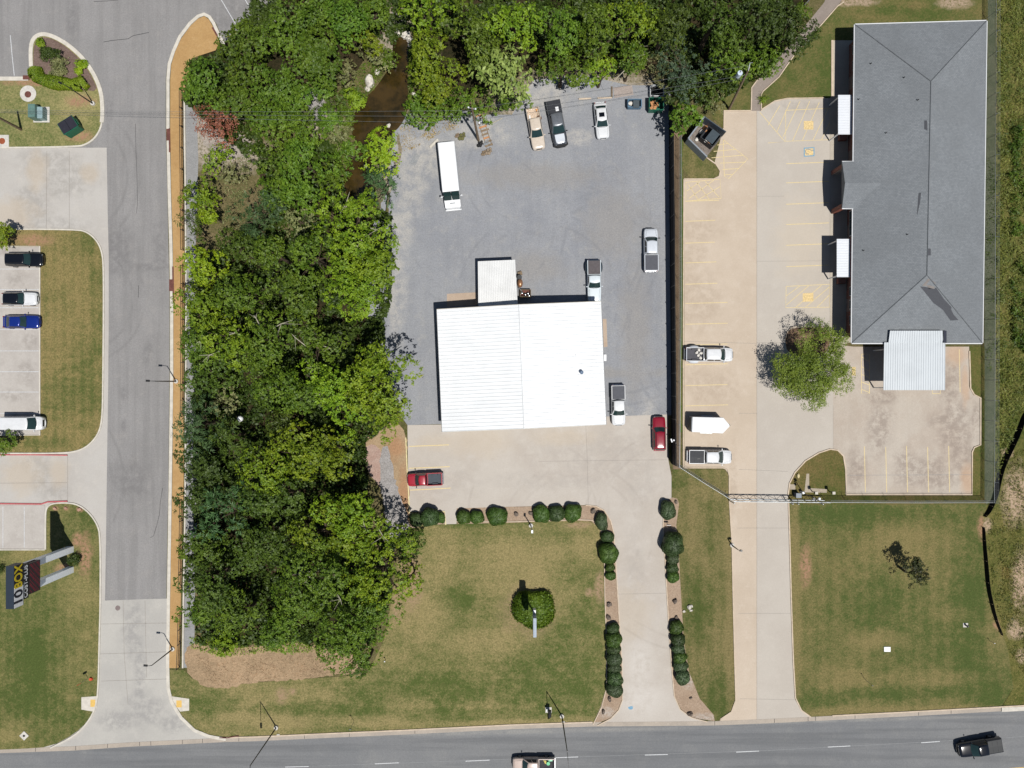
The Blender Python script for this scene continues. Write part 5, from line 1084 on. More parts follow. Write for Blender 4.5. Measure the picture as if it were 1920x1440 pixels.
lettering('COST-PLUS', -.2, 10.9, 1.02, M['white'], .415, [o for o in r.children if o.name.startswith('lower_cabinet')][0], bold=.02, sx=.80)

# pole sign inside the round shrub bed
x, y = G(999.5, 1139); r = thing('pole_sign', 'tall grey pole sign standing in the middle of the round bush', 'sign', (x, y, 0))
MB().cyl((0, 0, 0), .12, 5.5, 12).build('pole', M['galv'], r); MB().box((0, -.15, 7.0), (.42, 2.5, 2.6)).build('sign_cabinet', plain('sign grey blue', (160, 174, 190), .5, .3), r)
MB().box((0, 1.45, 6.2), (.35, .4, .9)).build('sign_bracket', M['white'], r)
# small signs and things
def post_sign(px, py, h, label, m, shape='round', size=.38, name='road_sign', rz=0, post=None):
    x, y = G(px, py); r = thing(name, label, 'sign', (x, y, 0), rz); MB().cyl((0, 0, 0), .03, h, 6).build('sign_post', post or M['galv'], r)
    n = 8 if shape == 'round' else 4; b = MB()
    b.loft([[(size*math.cos(2*math.pi*(k+.5)/n), yy, h-.1+size*math.sin(2*math.pi*(k+.5)/n)) for k in range(n)] for yy in (-.02, .02)]); b.build('sign_plate', m, r); return r
r = post_sign(165.5, 1271, 2.3, 'red backed stop sign near the end of the side street', plain('sign red', (196, 44, 40), .5, .3), rz=.6)
x, y = G(171.5, 1272.5); o = MB().cyl((0, 0, 0), .28, .3, 12, .2).build('orange_base', plain('orange plastic', (214, 84, 52), .6, .3), loc=(x, y, 0)); tag(o, 'small orange red cone base by the street corner sign', 'marker')
post_sign(664, 1352, 2.6, 'thin sign post on the front verge right of the tall lamp', M['galv'], 'sq', .2)
post_sign(1621, 1273, 2.4, 'thin bent marker post in the south lawn', M['black'], 'sq', .12, 'marker_post')
post_sign(1855, 1201, 1.2, 'white topped marker stake near the silt fence', M['white'], 'sq', .14, 'marker_post')
post_sign(1251, 982, 1.0, 'small white sign on the mulch between the oval hedge and tall round bush', M['white'], 'sq', .42, 'yard_sign', post=M['black'])
x, y = G(1810, 1172); r = thing('valve_cover', 'small dark valve on a grey square in the south lawn', 'valve', (x, y, 0)); MB().box((0, 0, .03), (.7, .6, .06)).build('valve_pad', M['concrete'], r); MB().cyl((0, 0, .06), .12, .45, 8).sphere((0, 0, .55), .17, 8, 6).build('valve', M['black'], r)
# mailbox on the verge
x, y = G(1028.5, 1331); r = thing('mailbox', 'black mailbox on a post near the right tall street lamp', 'mailbox', (x, y, 0)); MB().box((0, 0, .03), (.9, .8, .06)).build('mailbox_pad', M['concrete'], r)
MB().box((.1, .05, .55), (.13, .13, 1.1)).build('mailbox_post', M['black'], r); q = MB(); q.loft([[(.1+.3*math.cos(a)*.8, yy, 1.25+.3*math.sin(a) if math.sin(a) > 0 else 1.2) for a in [k*math.pi/6 for k in range(7)]]+[(-.14, yy, 1.0), (.34, yy, 1.0)][::1] for yy in (-.45, .45)]); q.build('mailbox_body', M['black'], r)
MB().box((-.25, .3, .75), (.22, .3, .25)).build('newspaper_box', M['white'], r)
# manhole covers
def manhole(px, py, rr_, label, m=M['rust'], pad=None):
    x, y = G(px, py); r = thing('manhole_cover', label, 'manhole cover', (x, y, 0))
    if pad == 'round': MB().cyl((.0, .0, 0), 1.15, .12, 32).build('concrete_collar', M['concrete'], r)
    if pad == 'sq': MB().box((0, 0, .06), (1.9, 1.75, .12)).build('concrete_collar', M['concrete'], r)
    if pad == 'dia': MB().box((0, 0, .06), (.95, .95, .12), math.pi/4).build('concrete_collar', M['concrete'], r)
    b = MB(); b.cyl((0, -.12 if pad == 'round' else 0, .12 if pad else .02), rr_, .03, 24); z = .152 if pad else .052
    for k in range(5): b.box((0, -.12*(pad == 'round')+(k-2)*rr_*.35, z), (rr_*1.2, .03, .012))
    b.build('iron_lid', m, r)
manhole(53.5, 176, .46, 'round concrete manhole with a brown lid on the island lawn', pad='round'); manhole(5, 265, .44, 'square manhole slab with a rusty lid at the island corner', pad='sq', m=plain('orange rust', (160, 88, 58), .8, .2))
manhole(221, 1140, .35, 'round manhole cover in the concrete end of the street', m=plain('worn iron', (136, 122, 120), .7, .3)); manhole(46, 1379, .16, 'small diamond concrete marker in the sign lawn', m=M['crack'], pad='dia')
# big green bins
def dumpster(px, py, rz, d, label, mb, ml, lids=2, open_=False, h=1.35):
    x, y = G(px, py, h/2); r = thing('dumpster', label, 'dumpster', (x, y, 0), math.radians(rz)); L_, W_ = d
    b = MB(); o = [(-L_/2, -W_/2), (L_/2, -W_/2), (L_/2, W_/2), (-L_/2, W_/2)]
    for i in range(4):
        a, c = o[i], o[(i+1) % 4]; strip(b, [(a[0]*.97, a[1]*.97), (c[0]*.97, c[1]*.97)], .06, .15, h, world=True)
    b.box((0, 0, .2), (L_*.95, W_*.95, .06)); b.build('bin_body', mb, r)
    t = MB()
    for i in range(4): a, c = o[i], o[(i+1) % 4]; strip(t, [a, c], .09, h-.05, h+.03, world=True)
    t.build('bin_rim', mb, r)
    if not open_:
        for i in range(lids):
            xx = -L_/2+L_*(i+.5)/lids; MB().box((xx, .02, h+.06), (L_/lids-.04, W_*.96, .05)).box((xx, .02, h+.095), (L_/lids*.6, W_*.6, .02)).build('bin_lid', ml, r)
    for s in (-1, 1): MB().box((s*(L_/2+.06), 0, h*.7), (.1, W_*.5, .14)).build('lift_pocket', mb, r)
    return r
m_grn = plain('dark green steel', (28, 108, 84), .45, .4, var=.1)
dumpster(134, 238.5, 32, (2.3, 1.75), 'green dumpster with black lids on the island lawn', m_grn, plain('black lid', (48, 48, 58), .5, .3), h=1.7)
x, y = G(70.5, 211.5, .8); r = thing('transformer_cabinet', 'green grey pad transformer cabinet beside the round manhole', 'transformer cabinet', (x, y, 0)); m_tg = plain('transformer green', (104, 136, 128), .4, .4)
MB().box((0.1, 0, .06), (2.3, 2.2, .12)).build('cabinet_pad', M['concrete'], r); MB().box((-.3, 0, .9), (1.0, 1.9, 1.6), taper=.97).build('cabinet_body', m_tg, r); MB().box((.55, -.1, .65), (.75, 1.6, 1.1)).build('cabinet_cooler', plain('cooler grey', (150, 176, 180), .4, .4), r)
q = MB()
for k in range(5): q.box((.93, -.7+.3*k, .65), (.06, .06, 1.0))
q.build('cooling_fins', m_tg, r)
dumpster(1189, 196, 0, (1.9, 1.1), 'small blue grey dumpster with one lid open at the yard edge', plain('blue steel', (96, 130, 156), .5, .4), plain('dark lid', (60, 70, 78), .5, .3), lids=1, open_=True, h=1.1)
x, y = G(1193, 195, 1.15); o = MB().box((0, 0, 0), (.85, 1.05, .05)).build('loose_lid', plain('grey lid', (78, 88, 94), .5, .3), loc=(x, y, 1.16)); tag(o, 'dark lid lying over half the small blue grey dumpster', 'lid')
sack(1182, 195, .4, .42, 'white rubbish bag inside the small blue grey dumpster', m=M_SACK, name='rubbish_bag', cat='rubbish bag')
r = dumpster(1229, 198, 0, (2.0, 1.7), 'green dumpster heaped with cardboard near the black fence', m_grn, m_grn, open_=True, h=1.4)
for k, (a, b_, rz, s) in enumerate(((1225, 193, 20, .8), (1228, 201, 70, .6), (1222, 202, 40, .5), (1231, 195, 10, .6))):
    loadbox('cardboard_box', ('large flattened cardboard box in the green dumpster', 'cardboard box at the front of the green dumpster', 'small cardboard box at the left corner of the green dumpster', 'cardboard box on the right of the green dumpster')[k], 'cardboard box', a, b_, .75, (s, s*.8, .35), rz, M_CARD)
x, y = G(1232, 170, .8); r = thing('scrap_trailer', 'open white sided bin with black rubbish behind the green dumpster', 'bin', (x, y, 0)); b = MB()
for s in (-1, 1): b.box((0, s*.75, .5), (1.9, .06, .9)); b.box((s*.95, 0, .5), (.06, 1.5, .9))
b.build('bin_wall', M['white'], r); MB().box((0, 0, .2), (1.85, 1.5, .06)).build('bin_floor', M['dark'], r)
o = loadbox('rubbish_bag', 'black rubbish bag in the white sided bin', 'rubbish bag', 1231, 170, .25, (.9, .8, .5), 15, M['dark'], taper=.6)
# dumpster enclosure
def seg_wall(r, p0, p1, h, t, m, nm):
    a = Vector(G(*p0))-Vector(r.location[:2]); c = Vector(G(*p1))-Vector(r.location[:2]); return strip(MB(), [tuple(a), tuple(c)], t, 0, h, world=True).build(nm, m, r)
x, y = G(1318, 256); r = thing('bin_enclosure', 'grey walled rubbish enclosure at the corner of the tan car park', 'enclosure', (x, y, 0))
m_enc = plain('enclosure grey', (150, 158, 166), .6, .3, var=.05); m_encd = plain('dark gate steel', (74, 86, 98), .5, .4)
seg_wall(r, (1284.5, 268), (1319, 302), 2.0, .18, m_enc, 'enclosure_wall'); seg_wall(r, (1284.5, 268), (1314, 228), 2.0, .18, m_enc, 'enclosure_wall')
seg_wall(r, (1314, 228), (1335, 243), 2.0, .10, m_encd, 'enclosure_gate'); seg_wall(r, (1335, 243), (1354, 256), 2.0, .10, m_encd, 'enclosure_gate')
for z in (.5, 1.9): seg_wall(r, (1314, 228), (1354, 256), z, .12, m_encd, 'gate_rail')
for o in list(r.children):
    if o.name.startswith('gate_rail'):
        for v in o.data.vertices: v.co.z = max(v.co.z, v.co.z if v.co.z > .1 else (.4 if max(w_.co.z for w_ in o.data.vertices) < 1 else 1.8))
sheet('enclosure_floor', [(1285, 268), (1314, 228), (1354, 256), (1320, 300)], .032, paved('littered concrete', (176, 164, 154), (130, 120, 112), (206, 196, 188), scale=.9, speck=.5))
dumpster(1330, 259, -38, (2.2, 1.9), 'black dumpster half open inside the grey enclosure', plain('black bin steel', (34, 40, 46), .5, .4), plain('slate lid', (62, 74, 82), .5, .3), lids=1, open_=True, h=1.5)
x, y = G(1336, 256, 1.6); o = MB().box((0, 0, 0), (1.25, 1.75, .06), math.radians(-38)).build('loose_lid', plain('slate lid b', (66, 78, 86), .5, .3), loc=(x, y, 1.57)); tag(o, 'slate lid closed over half the enclosure dumpster', 'lid')
for k, (a, b_, s, m, l, z) in enumerate(((1324, 263, .42, M_SACK, 'white rubbish bag in the black enclosure dumpster', .9), (1329, 268, .36, M_CARD, 'brown packet in the black enclosure dumpster', .9), (1315, 248, .45, M_SACK, 'large white rubbish bag on the enclosure floor', 0), (1311, 256, .4, M['dark'], 'black rubbish bag on the enclosure floor', 0), (1306, 262, .35, M_SACK, 'small white bag by the enclosure wall', 0), (1321, 243, .5, M_CARD, 'cardboard heap near the enclosure gate', 0))):
    sack(a, b_, z, s, l, m=m, name='rubbish_bag', cat='rubbish bag')
# junk row along the yard edge by the utility pole
x, y = G(908, 245); r = thing('wooden_pallet', 'long row of weathered planks beside the grey utility pole', 'pallet', (x, y, 0), math.radians(-72))
for k in range(9): MB().box((-2.2+.55*k, .1*math.sin(k*2), .12), (.22, 1.0+.2*math.sin(k*5), .1)).build('slat', M['wood'] if k % 3 else M_CARD, r)
for s in (-.4, .4): MB().box((0, s, .04), (4.8, .1, .08)).build('runner', M['wood'], r)
for px, py, s, l, m in ((900, 270, .42, 'black tyre pile at the foot of the utility pole', M['dark']), (912, 268, .35, 'grey motor casing beside the planks', M['galv']), (916, 284, .45, 'heap of dark metal junk at the end of the planks', M_MET), (907, 287, .35, 'small grey junk piece at the plank end', M['wood']), (866, 256, .5, 'mossy log heap left of the utility pole', plain('mossy wood', (112, 110, 70), .9, .2)), (857, 254, .3, 'dark stump left of the mossy logs', M['wood']), (902, 228, .35, 'white crate behind the plank row', M['white'])):
    x, y = G(px, py); b = MB()
    for k in range(5): b.sphere((s*math.cos(k*1.9)*.7, s*math.sin(k*2.6)*.7, s*.3), s*(.45+.1*(k % 3)), 7, 5, (1, .8+.1*k, .7))
    tag(b.build('junk_pile' if m is not M['white'] else 'white_crate', m, loc=(x, y, 0)), l, 'junk')
def pipe(px0, py0, px1, py1, rad, label, m, name='pipe', cat='pipe', z=.1):
    A = Vector(G(px0, py0)+(z,)); B = Vector(G(px1, py1)+(z,)); tag(MB().tube([(0, 0, 0), tuple(B-A)], rad, 8).build(name, m, loc=A), label, cat)
pipe(806, 277, 821, 262, .22, 'pale concrete beam lying above the delivery truck', M['kerb'], 'concrete_beam', 'beam'); pipe(918, 234, 942, 222, .07, 'thin pale pole lying behind the plank row', M['palebark'], 'timber_pole', 'pole')
pipe(1085, 186, 1108, 185, .12, 'pale kerb stone behind the dark grey pickup', M['kerb_tan'], 'kerb_stone', 'kerb stone'); pipe(1120, 184.5, 1147, 183.5, .12, 'pale kerb stone behind the white sedan', M['kerb_tan'], 'kerb_stone', 'kerb stone')
pipe(1147, 183, 1147, 163, .12, 'dark kerb stone edging the patched concrete', M['wood'], 'kerb_stone', 'kerb stone')
for k, (px, py) in enumerate(((776, 303), (779, 293), (783, 300))): pass
for k, (px, py, l) in enumerate(((778, 300, 'flat grey grate lying on the pale gravel left of the truck'),)):
    x, y = G(px, py); r = thing('metal_grate', l, 'grate', (x, y, 0), math.radians(62))
    for j in range(6): MB().box((0, -.35+.14*j, .05), (1.7, .05, .05)).build('grate_bar', M['galv'], r)
# silt fence
def silt(pts, h, label, lean=.0):
    P = [Vector(G(*p)) for p in pts]; o3 = P[0]; r = thing('silt_fence', label, 'silt fence', (o3.x, o3.y, 0)); Q = [p-o3 for p in P]
    T = offset([(q.x, q.y) for q in Q], -.0); b = MB(); n = len(Q)
    hs = [h*(.55+.45*math.sin(math.pi*min(1, (i+.6)/(n)*1.0))) for i in range(n)]
    rings = [[(q.x, q.y, 0), (q.x+.02, q.y, 0), (q.x+.03+.18*hs[i], q.y-.06*hs[i], hs[i]), (q.x+.18*hs[i], q.y-.06*hs[i], hs[i])] for i, q in enumerate(Q)]
    b.loft(rings); b.build('fabric', plain('black silt fabric', (14, 16, 16), .8, .2), r)
    for i in range(0, n, 2): q = Q[i]; MB().box((q.x-.06, q.y, hs[i]/2), (.05, .05, hs[i]+.1)).build('stake', M['wood'], r)
silt(smooth_poly([(1930, 755), (1916, 780), (1905, 810), (1890, 840), (1876, 868), (1868, 895), (1863, 925), (1852, 955), (1843, 968)], 1, False), 1.0, 'sagging black silt fence crossing the wild verge by the corner')
silt(smooth_poly([(1841, 987), (1842, 1020), (1845, 1060), (1848, 1100), (1857, 1140), (1866, 1168), (1876, 1190)], 1, False), .8, 'sagging black silt fence along the east edge of the south lawn')

# rocks
M_ROCK = plain('grey rock', (128, 116, 106), .95, .1, var=.3, scale=3); M_WROCK = plain('white rock', (226, 220, 208), .95, .1, var=.15, scale=3)
def rock(px, py, s, label, m=None, group='stones set along the mulch beds', n=1):
    x, y = G(px, py); b = MB(); rg = random.Random(int(px*7+py)); b.sphere((0, 0, s*.35), s, 9, 6, (1, rg.uniform(.6, .9), .8))
    for i, v in enumerate(b.v): f = 1+rg.uniform(-.22, .18); b.v[i] = (v[0]*f, v[1]*f, max(v[2]*f, 0))
    o = b.build('rock', m or M_ROCK, loc=(x, y, .02)); o.rotation_euler = (0, 0, rg.uniform(0, 6)); tag(o, label, 'rock', group)
for px, py, s, l in ((968, 963, .38, 'rock on the bed left of the slim lamp post'), (995, 962, .34, 'rock on the bed just above the slim lamp post'), (1112, 958, .42, 'rock at the outer bend of the mulch bed'), (1142, 1133, .4, 'rock below the small hedge balls left of the drive'), (1141, 1157, .42, 'dark rock just above the long left hedge row'),
        (1143, 1310, .42, 'rock just below the long left hedge row'), (1131, 1334, .36, 'long dark rock near the drive mouth on the left'), (1265, 1127, .42, 'rock on the right bed beside the white stones'), (1268, 1158, .34, 'rock just above the right hedge row'), (1293, 1338, .42, 'dark rock at the drive mouth on the right'), (1267, 941, .3, 'rock at the top end of the right mulch bed'), (1295, 1308, .25, 'twig like rock below the right hedge row')):
    rock(px, py, s, l)
for px, py, s, l in ((1292, 1138, .36, 'largest white stone on the strip lawn edge'), (1295, 1144, .26, 'white stone under the largest one'), (1282, 1146, .22, 'white stone nearest the mulch edge'), (1297, 1136, .2, 'small white stone right of the largest')): rock(px, py, s, l, M_WROCK, 'white stones at the edge of the strip lawn')
for px, py, s, l in ((694, 155, .95, 'big white slab of rock on the creek bank'), (690, 168, .45, 'blue grey rock below the big white slab'), (708, 137, .45, 'pale rock on the creek bank above the slab'), (762, 68, .7, 'flat pale rock at the top of the creek'), (768, 76, .5, 'pale rock lying against the top creek rock'), (748, 64, .5, 'grey rock left of the top creek rocks'), (686, 313, .3, 'small white rock beside the narrow creek bend'), (777, 178, .4, 'pink rock on the east creek bank'), (729, 236, .35, 'rock at the widest part of the creek')): rock(px, py, s, l, M_WROCK, 'pale rocks along the creek')
for px, py, s, l in ((104, 953, .3, 'pink rock beside the sign lawn corner kerb'), (124, 952, .26, 'middle pink rock along the sign lawn kerb'), (150, 955, .34, 'right pink rock along the sign lawn kerb')): rock(px, py, s, l, plain('pink rock', (196, 156, 136), .9, .1), 'pink rocks on the sign lawn')
x, y = G(467, 783); b = MB().sphere((0, 0, .4), .42, 12, 8); tag(b.build('white_ball', M['white'], loc=(x, y, 3.0), smooth=60), 'white round lantern among the trees near the side street', 'lantern')
x, y = G(723, 1236); r = thing('yard_marker', 'tiny white marker with a dark stake at the edge of the big tree', 'marker', (x, y, 0)); MB().cyl((0, 0, 0), .04, .8, 6).build('stake', M['black'], r); MB().sphere((0, 0, .85), .11, 8, 6).build('marker_cap', M['white'], r)
# ------------------------------------------------------------------ vegetation
def leafmat(name, a, b, c=None, rough=.55, cf=.0, spec=.35, k=None, patch=.0, patchc=None, trans=.28):
    """leaf colours a..b by leaf, with patches of c by place"""
    e = NT(name, rough, spec); g_ = e.n('ShaderNodeNewGeometry')
    rnd = g_.outputs['Random Per Island']
    big = e.rng(e.noise(.45, 3, .6), .38, .62); f = e.math('ADD', e.math('MULTIPLY', rnd, .6), e.math('MULTIPLY', big, .4))
    ca = tuple(lin(v)*.86 for v in a)+(1,); cb = tuple(lin(v)*.93 for v in b)+(1,)
    col = e.mix(f, ca, cb)
    if patchc: col = e.mix(e.math('MULTIPLY', e.rng(e.noise(.28, 2, .5), 1-patch*.62, 1-patch*.62+.06), .85), col, tuple(lin(v)*.8 for v in patchc)+(1,))
    oi = e.n('ShaderNodeObjectInfo'); hs = e.n('ShaderNodeHueSaturation'); e.put(hs.inputs['Color'], col)
    e.put(hs.inputs['Hue'], e.math('ADD', e.math('MULTIPLY', oi.outputs['Random'], .022), .489)); e.put(hs.inputs['Value'], e.math('ADD', e.math('MULTIPLY', oi.outputs['Random'], .34), .80)); col = hs.outputs[0]
    e.put(e.b.inputs['Base Color'], col)
    tr = e.n('ShaderNodeBsdfTranslucent'); e.put(tr.inputs[0], col); mx = e.n('ShaderNodeMixShader'); mx.inputs[0].default_value = trans
    e.t.links.new(e.b.outputs[0], mx.inputs[1]); e.t.links.new(tr.outputs[0], mx.inputs[2]); e.t.links.new(mx.outputs[0], e.t.nodes['Material Output'].inputs[0]); return e.m
LM = {
 'bright': leafmat('bright green leaves', (80, 112, 16), (138, 160, 34), patchc=(184, 182, 42), patch=.50),
 'mid': leafmat('mid green leaves', (62, 92, 18), (112, 136, 36), patchc=(150, 156, 44), patch=.46),
 'ivy': leafmat('dense ivy green leaves', (60, 90, 18), (108, 134, 38), patchc=(146, 140, 46), patch=.44),
 'dark': leafmat('dark green leaves', (52, 74, 18), (92, 112, 32)),
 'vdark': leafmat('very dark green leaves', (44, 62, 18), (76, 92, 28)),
 'blue': leafmat('blue green needles', (54, 84, 46), (88, 118, 66)),
 'olive': leafmat('olive grey leaves', (98, 108, 62), (150, 150, 100)),
 'gold': leafmat('yellow green leaves', (80, 110, 16), (142, 158, 34), patchc=(186, 172, 40), patch=.50),
 'lime': leafmat('lime green leaves', (108, 146, 16), (158, 182, 36), patchc=(190, 190, 44), patch=.45),
 'pale': leafmat('pale green broad leaves', (96, 122, 48), (166, 184, 98)),
 'brown': leafmat('dead rust leaves', (128, 78, 58), (176, 116, 90)),
 'haze': leafmat('thin grey green leaves', (86, 106, 30), (132, 146, 52), patchc=(112, 140, 34), patch=.5),
 'box': leafmat('boxwood leaves', (46, 66, 32), (68, 88, 44), trans=.12, patchc=(104, 108, 56), patch=.52), 'box2': leafmat('dull boxwood leaves', (58, 74, 46), (78, 94, 60), trans=.12, patchc=(116, 108, 74), patch=.54), 'box3': leafmat('fresh boxwood leaves', (52, 78, 26), (78, 100, 36), trans=.12),
 'wild': leafmat('wild grass blades', (76, 92, 36), (132, 132, 62), patchc=(168, 148, 84), patch=.5), 'bluegrey': leafmat('shadowy grey green leaves', (62, 84, 62), (90, 110, 80)),  # bluegrey is a dull grey green leaf colour
 'purple': leafmat('purple brown leaves', (40, 36, 24), (66, 74, 34))}
def quads_mesh(name, Cn, N, T, la, lb, mat, parent=None, loc=None):
    """leaf quads: centres, normals, tangents (n,3); half sizes (n,)"""
    N = N/np.maximum(np.linalg.norm(N, axis=1, keepdims=True), 1e-6); T = T-N*np.sum(T*N, axis=1, keepdims=True)
    T = T/np.maximum(np.linalg.norm(T, axis=1, keepdims=True), 1e-6); B = np.cross(N, T); n = len(Cn)
    V_ = np.empty((n, 4, 3)); a = la[:, None]; b = lb[:, None]
    V_[:, 0] = Cn-T*a; V_[:, 1] = Cn-B*b-T*a*.1+N*b*.25; V_[:, 2] = Cn+T*a; V_[:, 3] = Cn+B*b-T*a*.1+N*b*.25
    me = bpy.data.meshes.new(name); me.vertices.add(n*4); me.vertices.foreach_set('co', V_.reshape(-1).astype(np.float32))
    me.loops.add(n*4); me.loops.foreach_set('vertex_index', np.arange(n*4, dtype=np.int32)); me.polygons.add(n)
    me.polygons.foreach_set('loop_start', np.arange(0, n*4, 4, dtype=np.int32)); me.polygons.foreach_set('loop_total', np.full(n, 4, dtype=np.int32))
    me.materials.append(mat); me.update(calc_edges=True)
    o = bpy.data.objects.new(name, me); COL.objects.link(o)
    if parent: o.parent = parent
    if loc is not None: o.location = loc
    return o
def rvec(r, n): return r.normal(size=(n, 3))
NLEAF = 0
def crown(r, R, hz, dens, style):
    """lobes over a dome, leaf clusters over each lobe"""
    dens = style.pop('dens', dens) if 'dens' in style else dens
    st = {'leaf': .16, 'asp': .60, 'clus': .24, 'nl': 8, 'lobe': (.95, 2.1), 'flat': .8, 'lobes': 1.0, 'gap': 0.0, 'tilt': .75}; st.update(style)
    ph = r.uniform(0, 6.28, 6); am = r.uniform(.04, .13, 6)*st.get('rag', 1.0)
    def rad(a): return R*(1+sum(am[k]*np.sin((k+2)*a+ph[k]) for k in range(6)))
    l0, l1 = st['lobe']; nlobe = max(5, int(st['lobes']*1.5*R*R/((l0+l1)/2)**2)); Cs, Ns = [], []
    la = r.uniform(0, 6.283, nlobe); lu = np.sqrt(r.uniform(0, 1, nlobe)); lr = r.uniform(l0, l1, nlobe)*min(1, max(.55, R/3.2) if l1 > 1 else 1)
    rr = np.maximum(rad(la)-lr*.75, 0)*lu; lx, ly = rr*np.cos(la), rr*np.sin(la); lz = hz*np.sqrt(np.maximum(0, 1-(lu*.93)**2))*r.uniform(.55, 1.12, nlobe)-lr*.4
    nc = (dens*lr**2*8.5*(.17/st['leaf'])**1.9*(7/max(nlobe, 1) if nlobe < 7 else 1.0)).astype(int)+4; tot = nc.sum(); idx = np.repeat(np.arange(nlobe), nc)
    ct = r.uniform(-.25, 1, tot); sn = np.sqrt(1-ct**2); pa = r.uniform(0, 6.283, tot)
    D = np.stack([sn*np.cos(pa), sn*np.sin(pa), ct], 1); rl = lr[idx][:, None]*r.uniform(.78, 1.06, tot)[:, None]
    CC = np.stack([lx[idx], ly[idx], lz[idx]], 1)+D*rl*np.array([1, 1, st['flat']])
    if st['gap']:
        keep = r.uniform(0, 1, tot) > st['gap']; CC, D, tot = CC[keep], D[keep], keep.sum()
    nl = st['nl']; n = tot*nl; Cc = np.repeat(CC, nl, 0); Dd = np.repeat(D, nl, 0)
    off = rvec(r, n)*st['clus']*np.array([.55, .55, .3]); P_ = Cc+off
    Nn = Dd*.8+np.array([0, 0, .55])+rvec(r, n)*st['tilt']*.55; T = off*np.array([1, 1, 0])+rvec(r, n)*.15
    if st.get('droop'): T = T+Dd*st['droop']
    s = st['leaf']*r.uniform(.65, 1.25, n); return P_, Nn, T, s, s*st['asp'], np.stack([lx, ly, lz], 1), lr
def tree(name, label, cat, px, py, rpx, h, kind, dens=1.25, group=None, seed=0, trunk=None, bare=0, hz=None, barecol=None, **style):
    global NLEAF
    r = np.random.default_rng(int(px*13+py*7+seed)); hz = hz or min(h*.5, rpx*PX*.95); zc = h-hz; R = rpx*(H-(zc+hz*.4))/F
    x, y = G(px, py, zc+hz*.4); root = thing(name, label, cat, (x, y, 0), 0, group)
    P_, Nn, T, a, b, lob, lr = crown(r, R, hz, dens, dict(style)); NLEAF += len(P_)
    P_[:, 2] = np.maximum(P_[:, 2], -zc+.25)
    o = quads_mesh('crown', P_, Nn, T, a, b, LM[kind], root, (0, 0, zc))
    t = MB(); tr = max(.09, .028*h); t.tube([(0, 0, 0), (r.normal()*.15, r.normal()*.15, zc*.5), (0, 0, zc)], [tr*1.25, tr, tr*.8], 8)
    order = r.permutation(len(lob))[:9]
    for i in order:
        L_ = lob[i]; m1 = (L_[0]*.45+r.normal()*.2, L_[1]*.45+r.normal()*.2, zc+L_[2]*.35); t.tube([(0, 0, zc*.8), m1, (L_[0], L_[1], zc+L_[2]+lr[i]*.2)], [tr*.55, tr*.32, tr*.1], 5, False)
    t.build('trunk', trunk or M['bark'], root)
    if bare:
        for k in range(bare):
            t = MB()
            an = r.uniform(0, 6.28); q = r.uniform(.1, .6)*R; p0 = np.array([q*math.cos(an), q*math.sin(an), h-hz*.45]); d = np.array([math.cos(an+r.normal()*.8), math.sin(an+r.normal()*.8), .35])
            p1 = p0+d*r.uniform(.8, 1.5); p2 = p1+(d+rvec(r, 1)[0]*.35)*r.uniform(.6, 1.2); t.tube([p0, p1, p2], [.07, .05, .02], 5)
            for s_ in range(3): e_ = p1+(rvec(r, 1)[0]*np.array([1, 1, .2]))*.8; t.tube([p1, e_], [.03, .012], 4)
            t.build('bare_branch', barecol or M['palebark'], root)
    return root
T_ = tree; BT = 'broadleaf_tree'
ivy = dict(leaf=.17, clus=.17, nl=6, lobe=(1.2, 2.4), flat=.5, tilt=.85, dens=1.9, lobes=1.4)
feather = dict(leaf=.27, asp=.22, clus=.3, nl=8, lobe=(.8, 1.5), droop=.8, tilt=.6)
small = dict(leaf=.15, clus=.22, nl=8)
GW = 'trees of the creekside woodland'
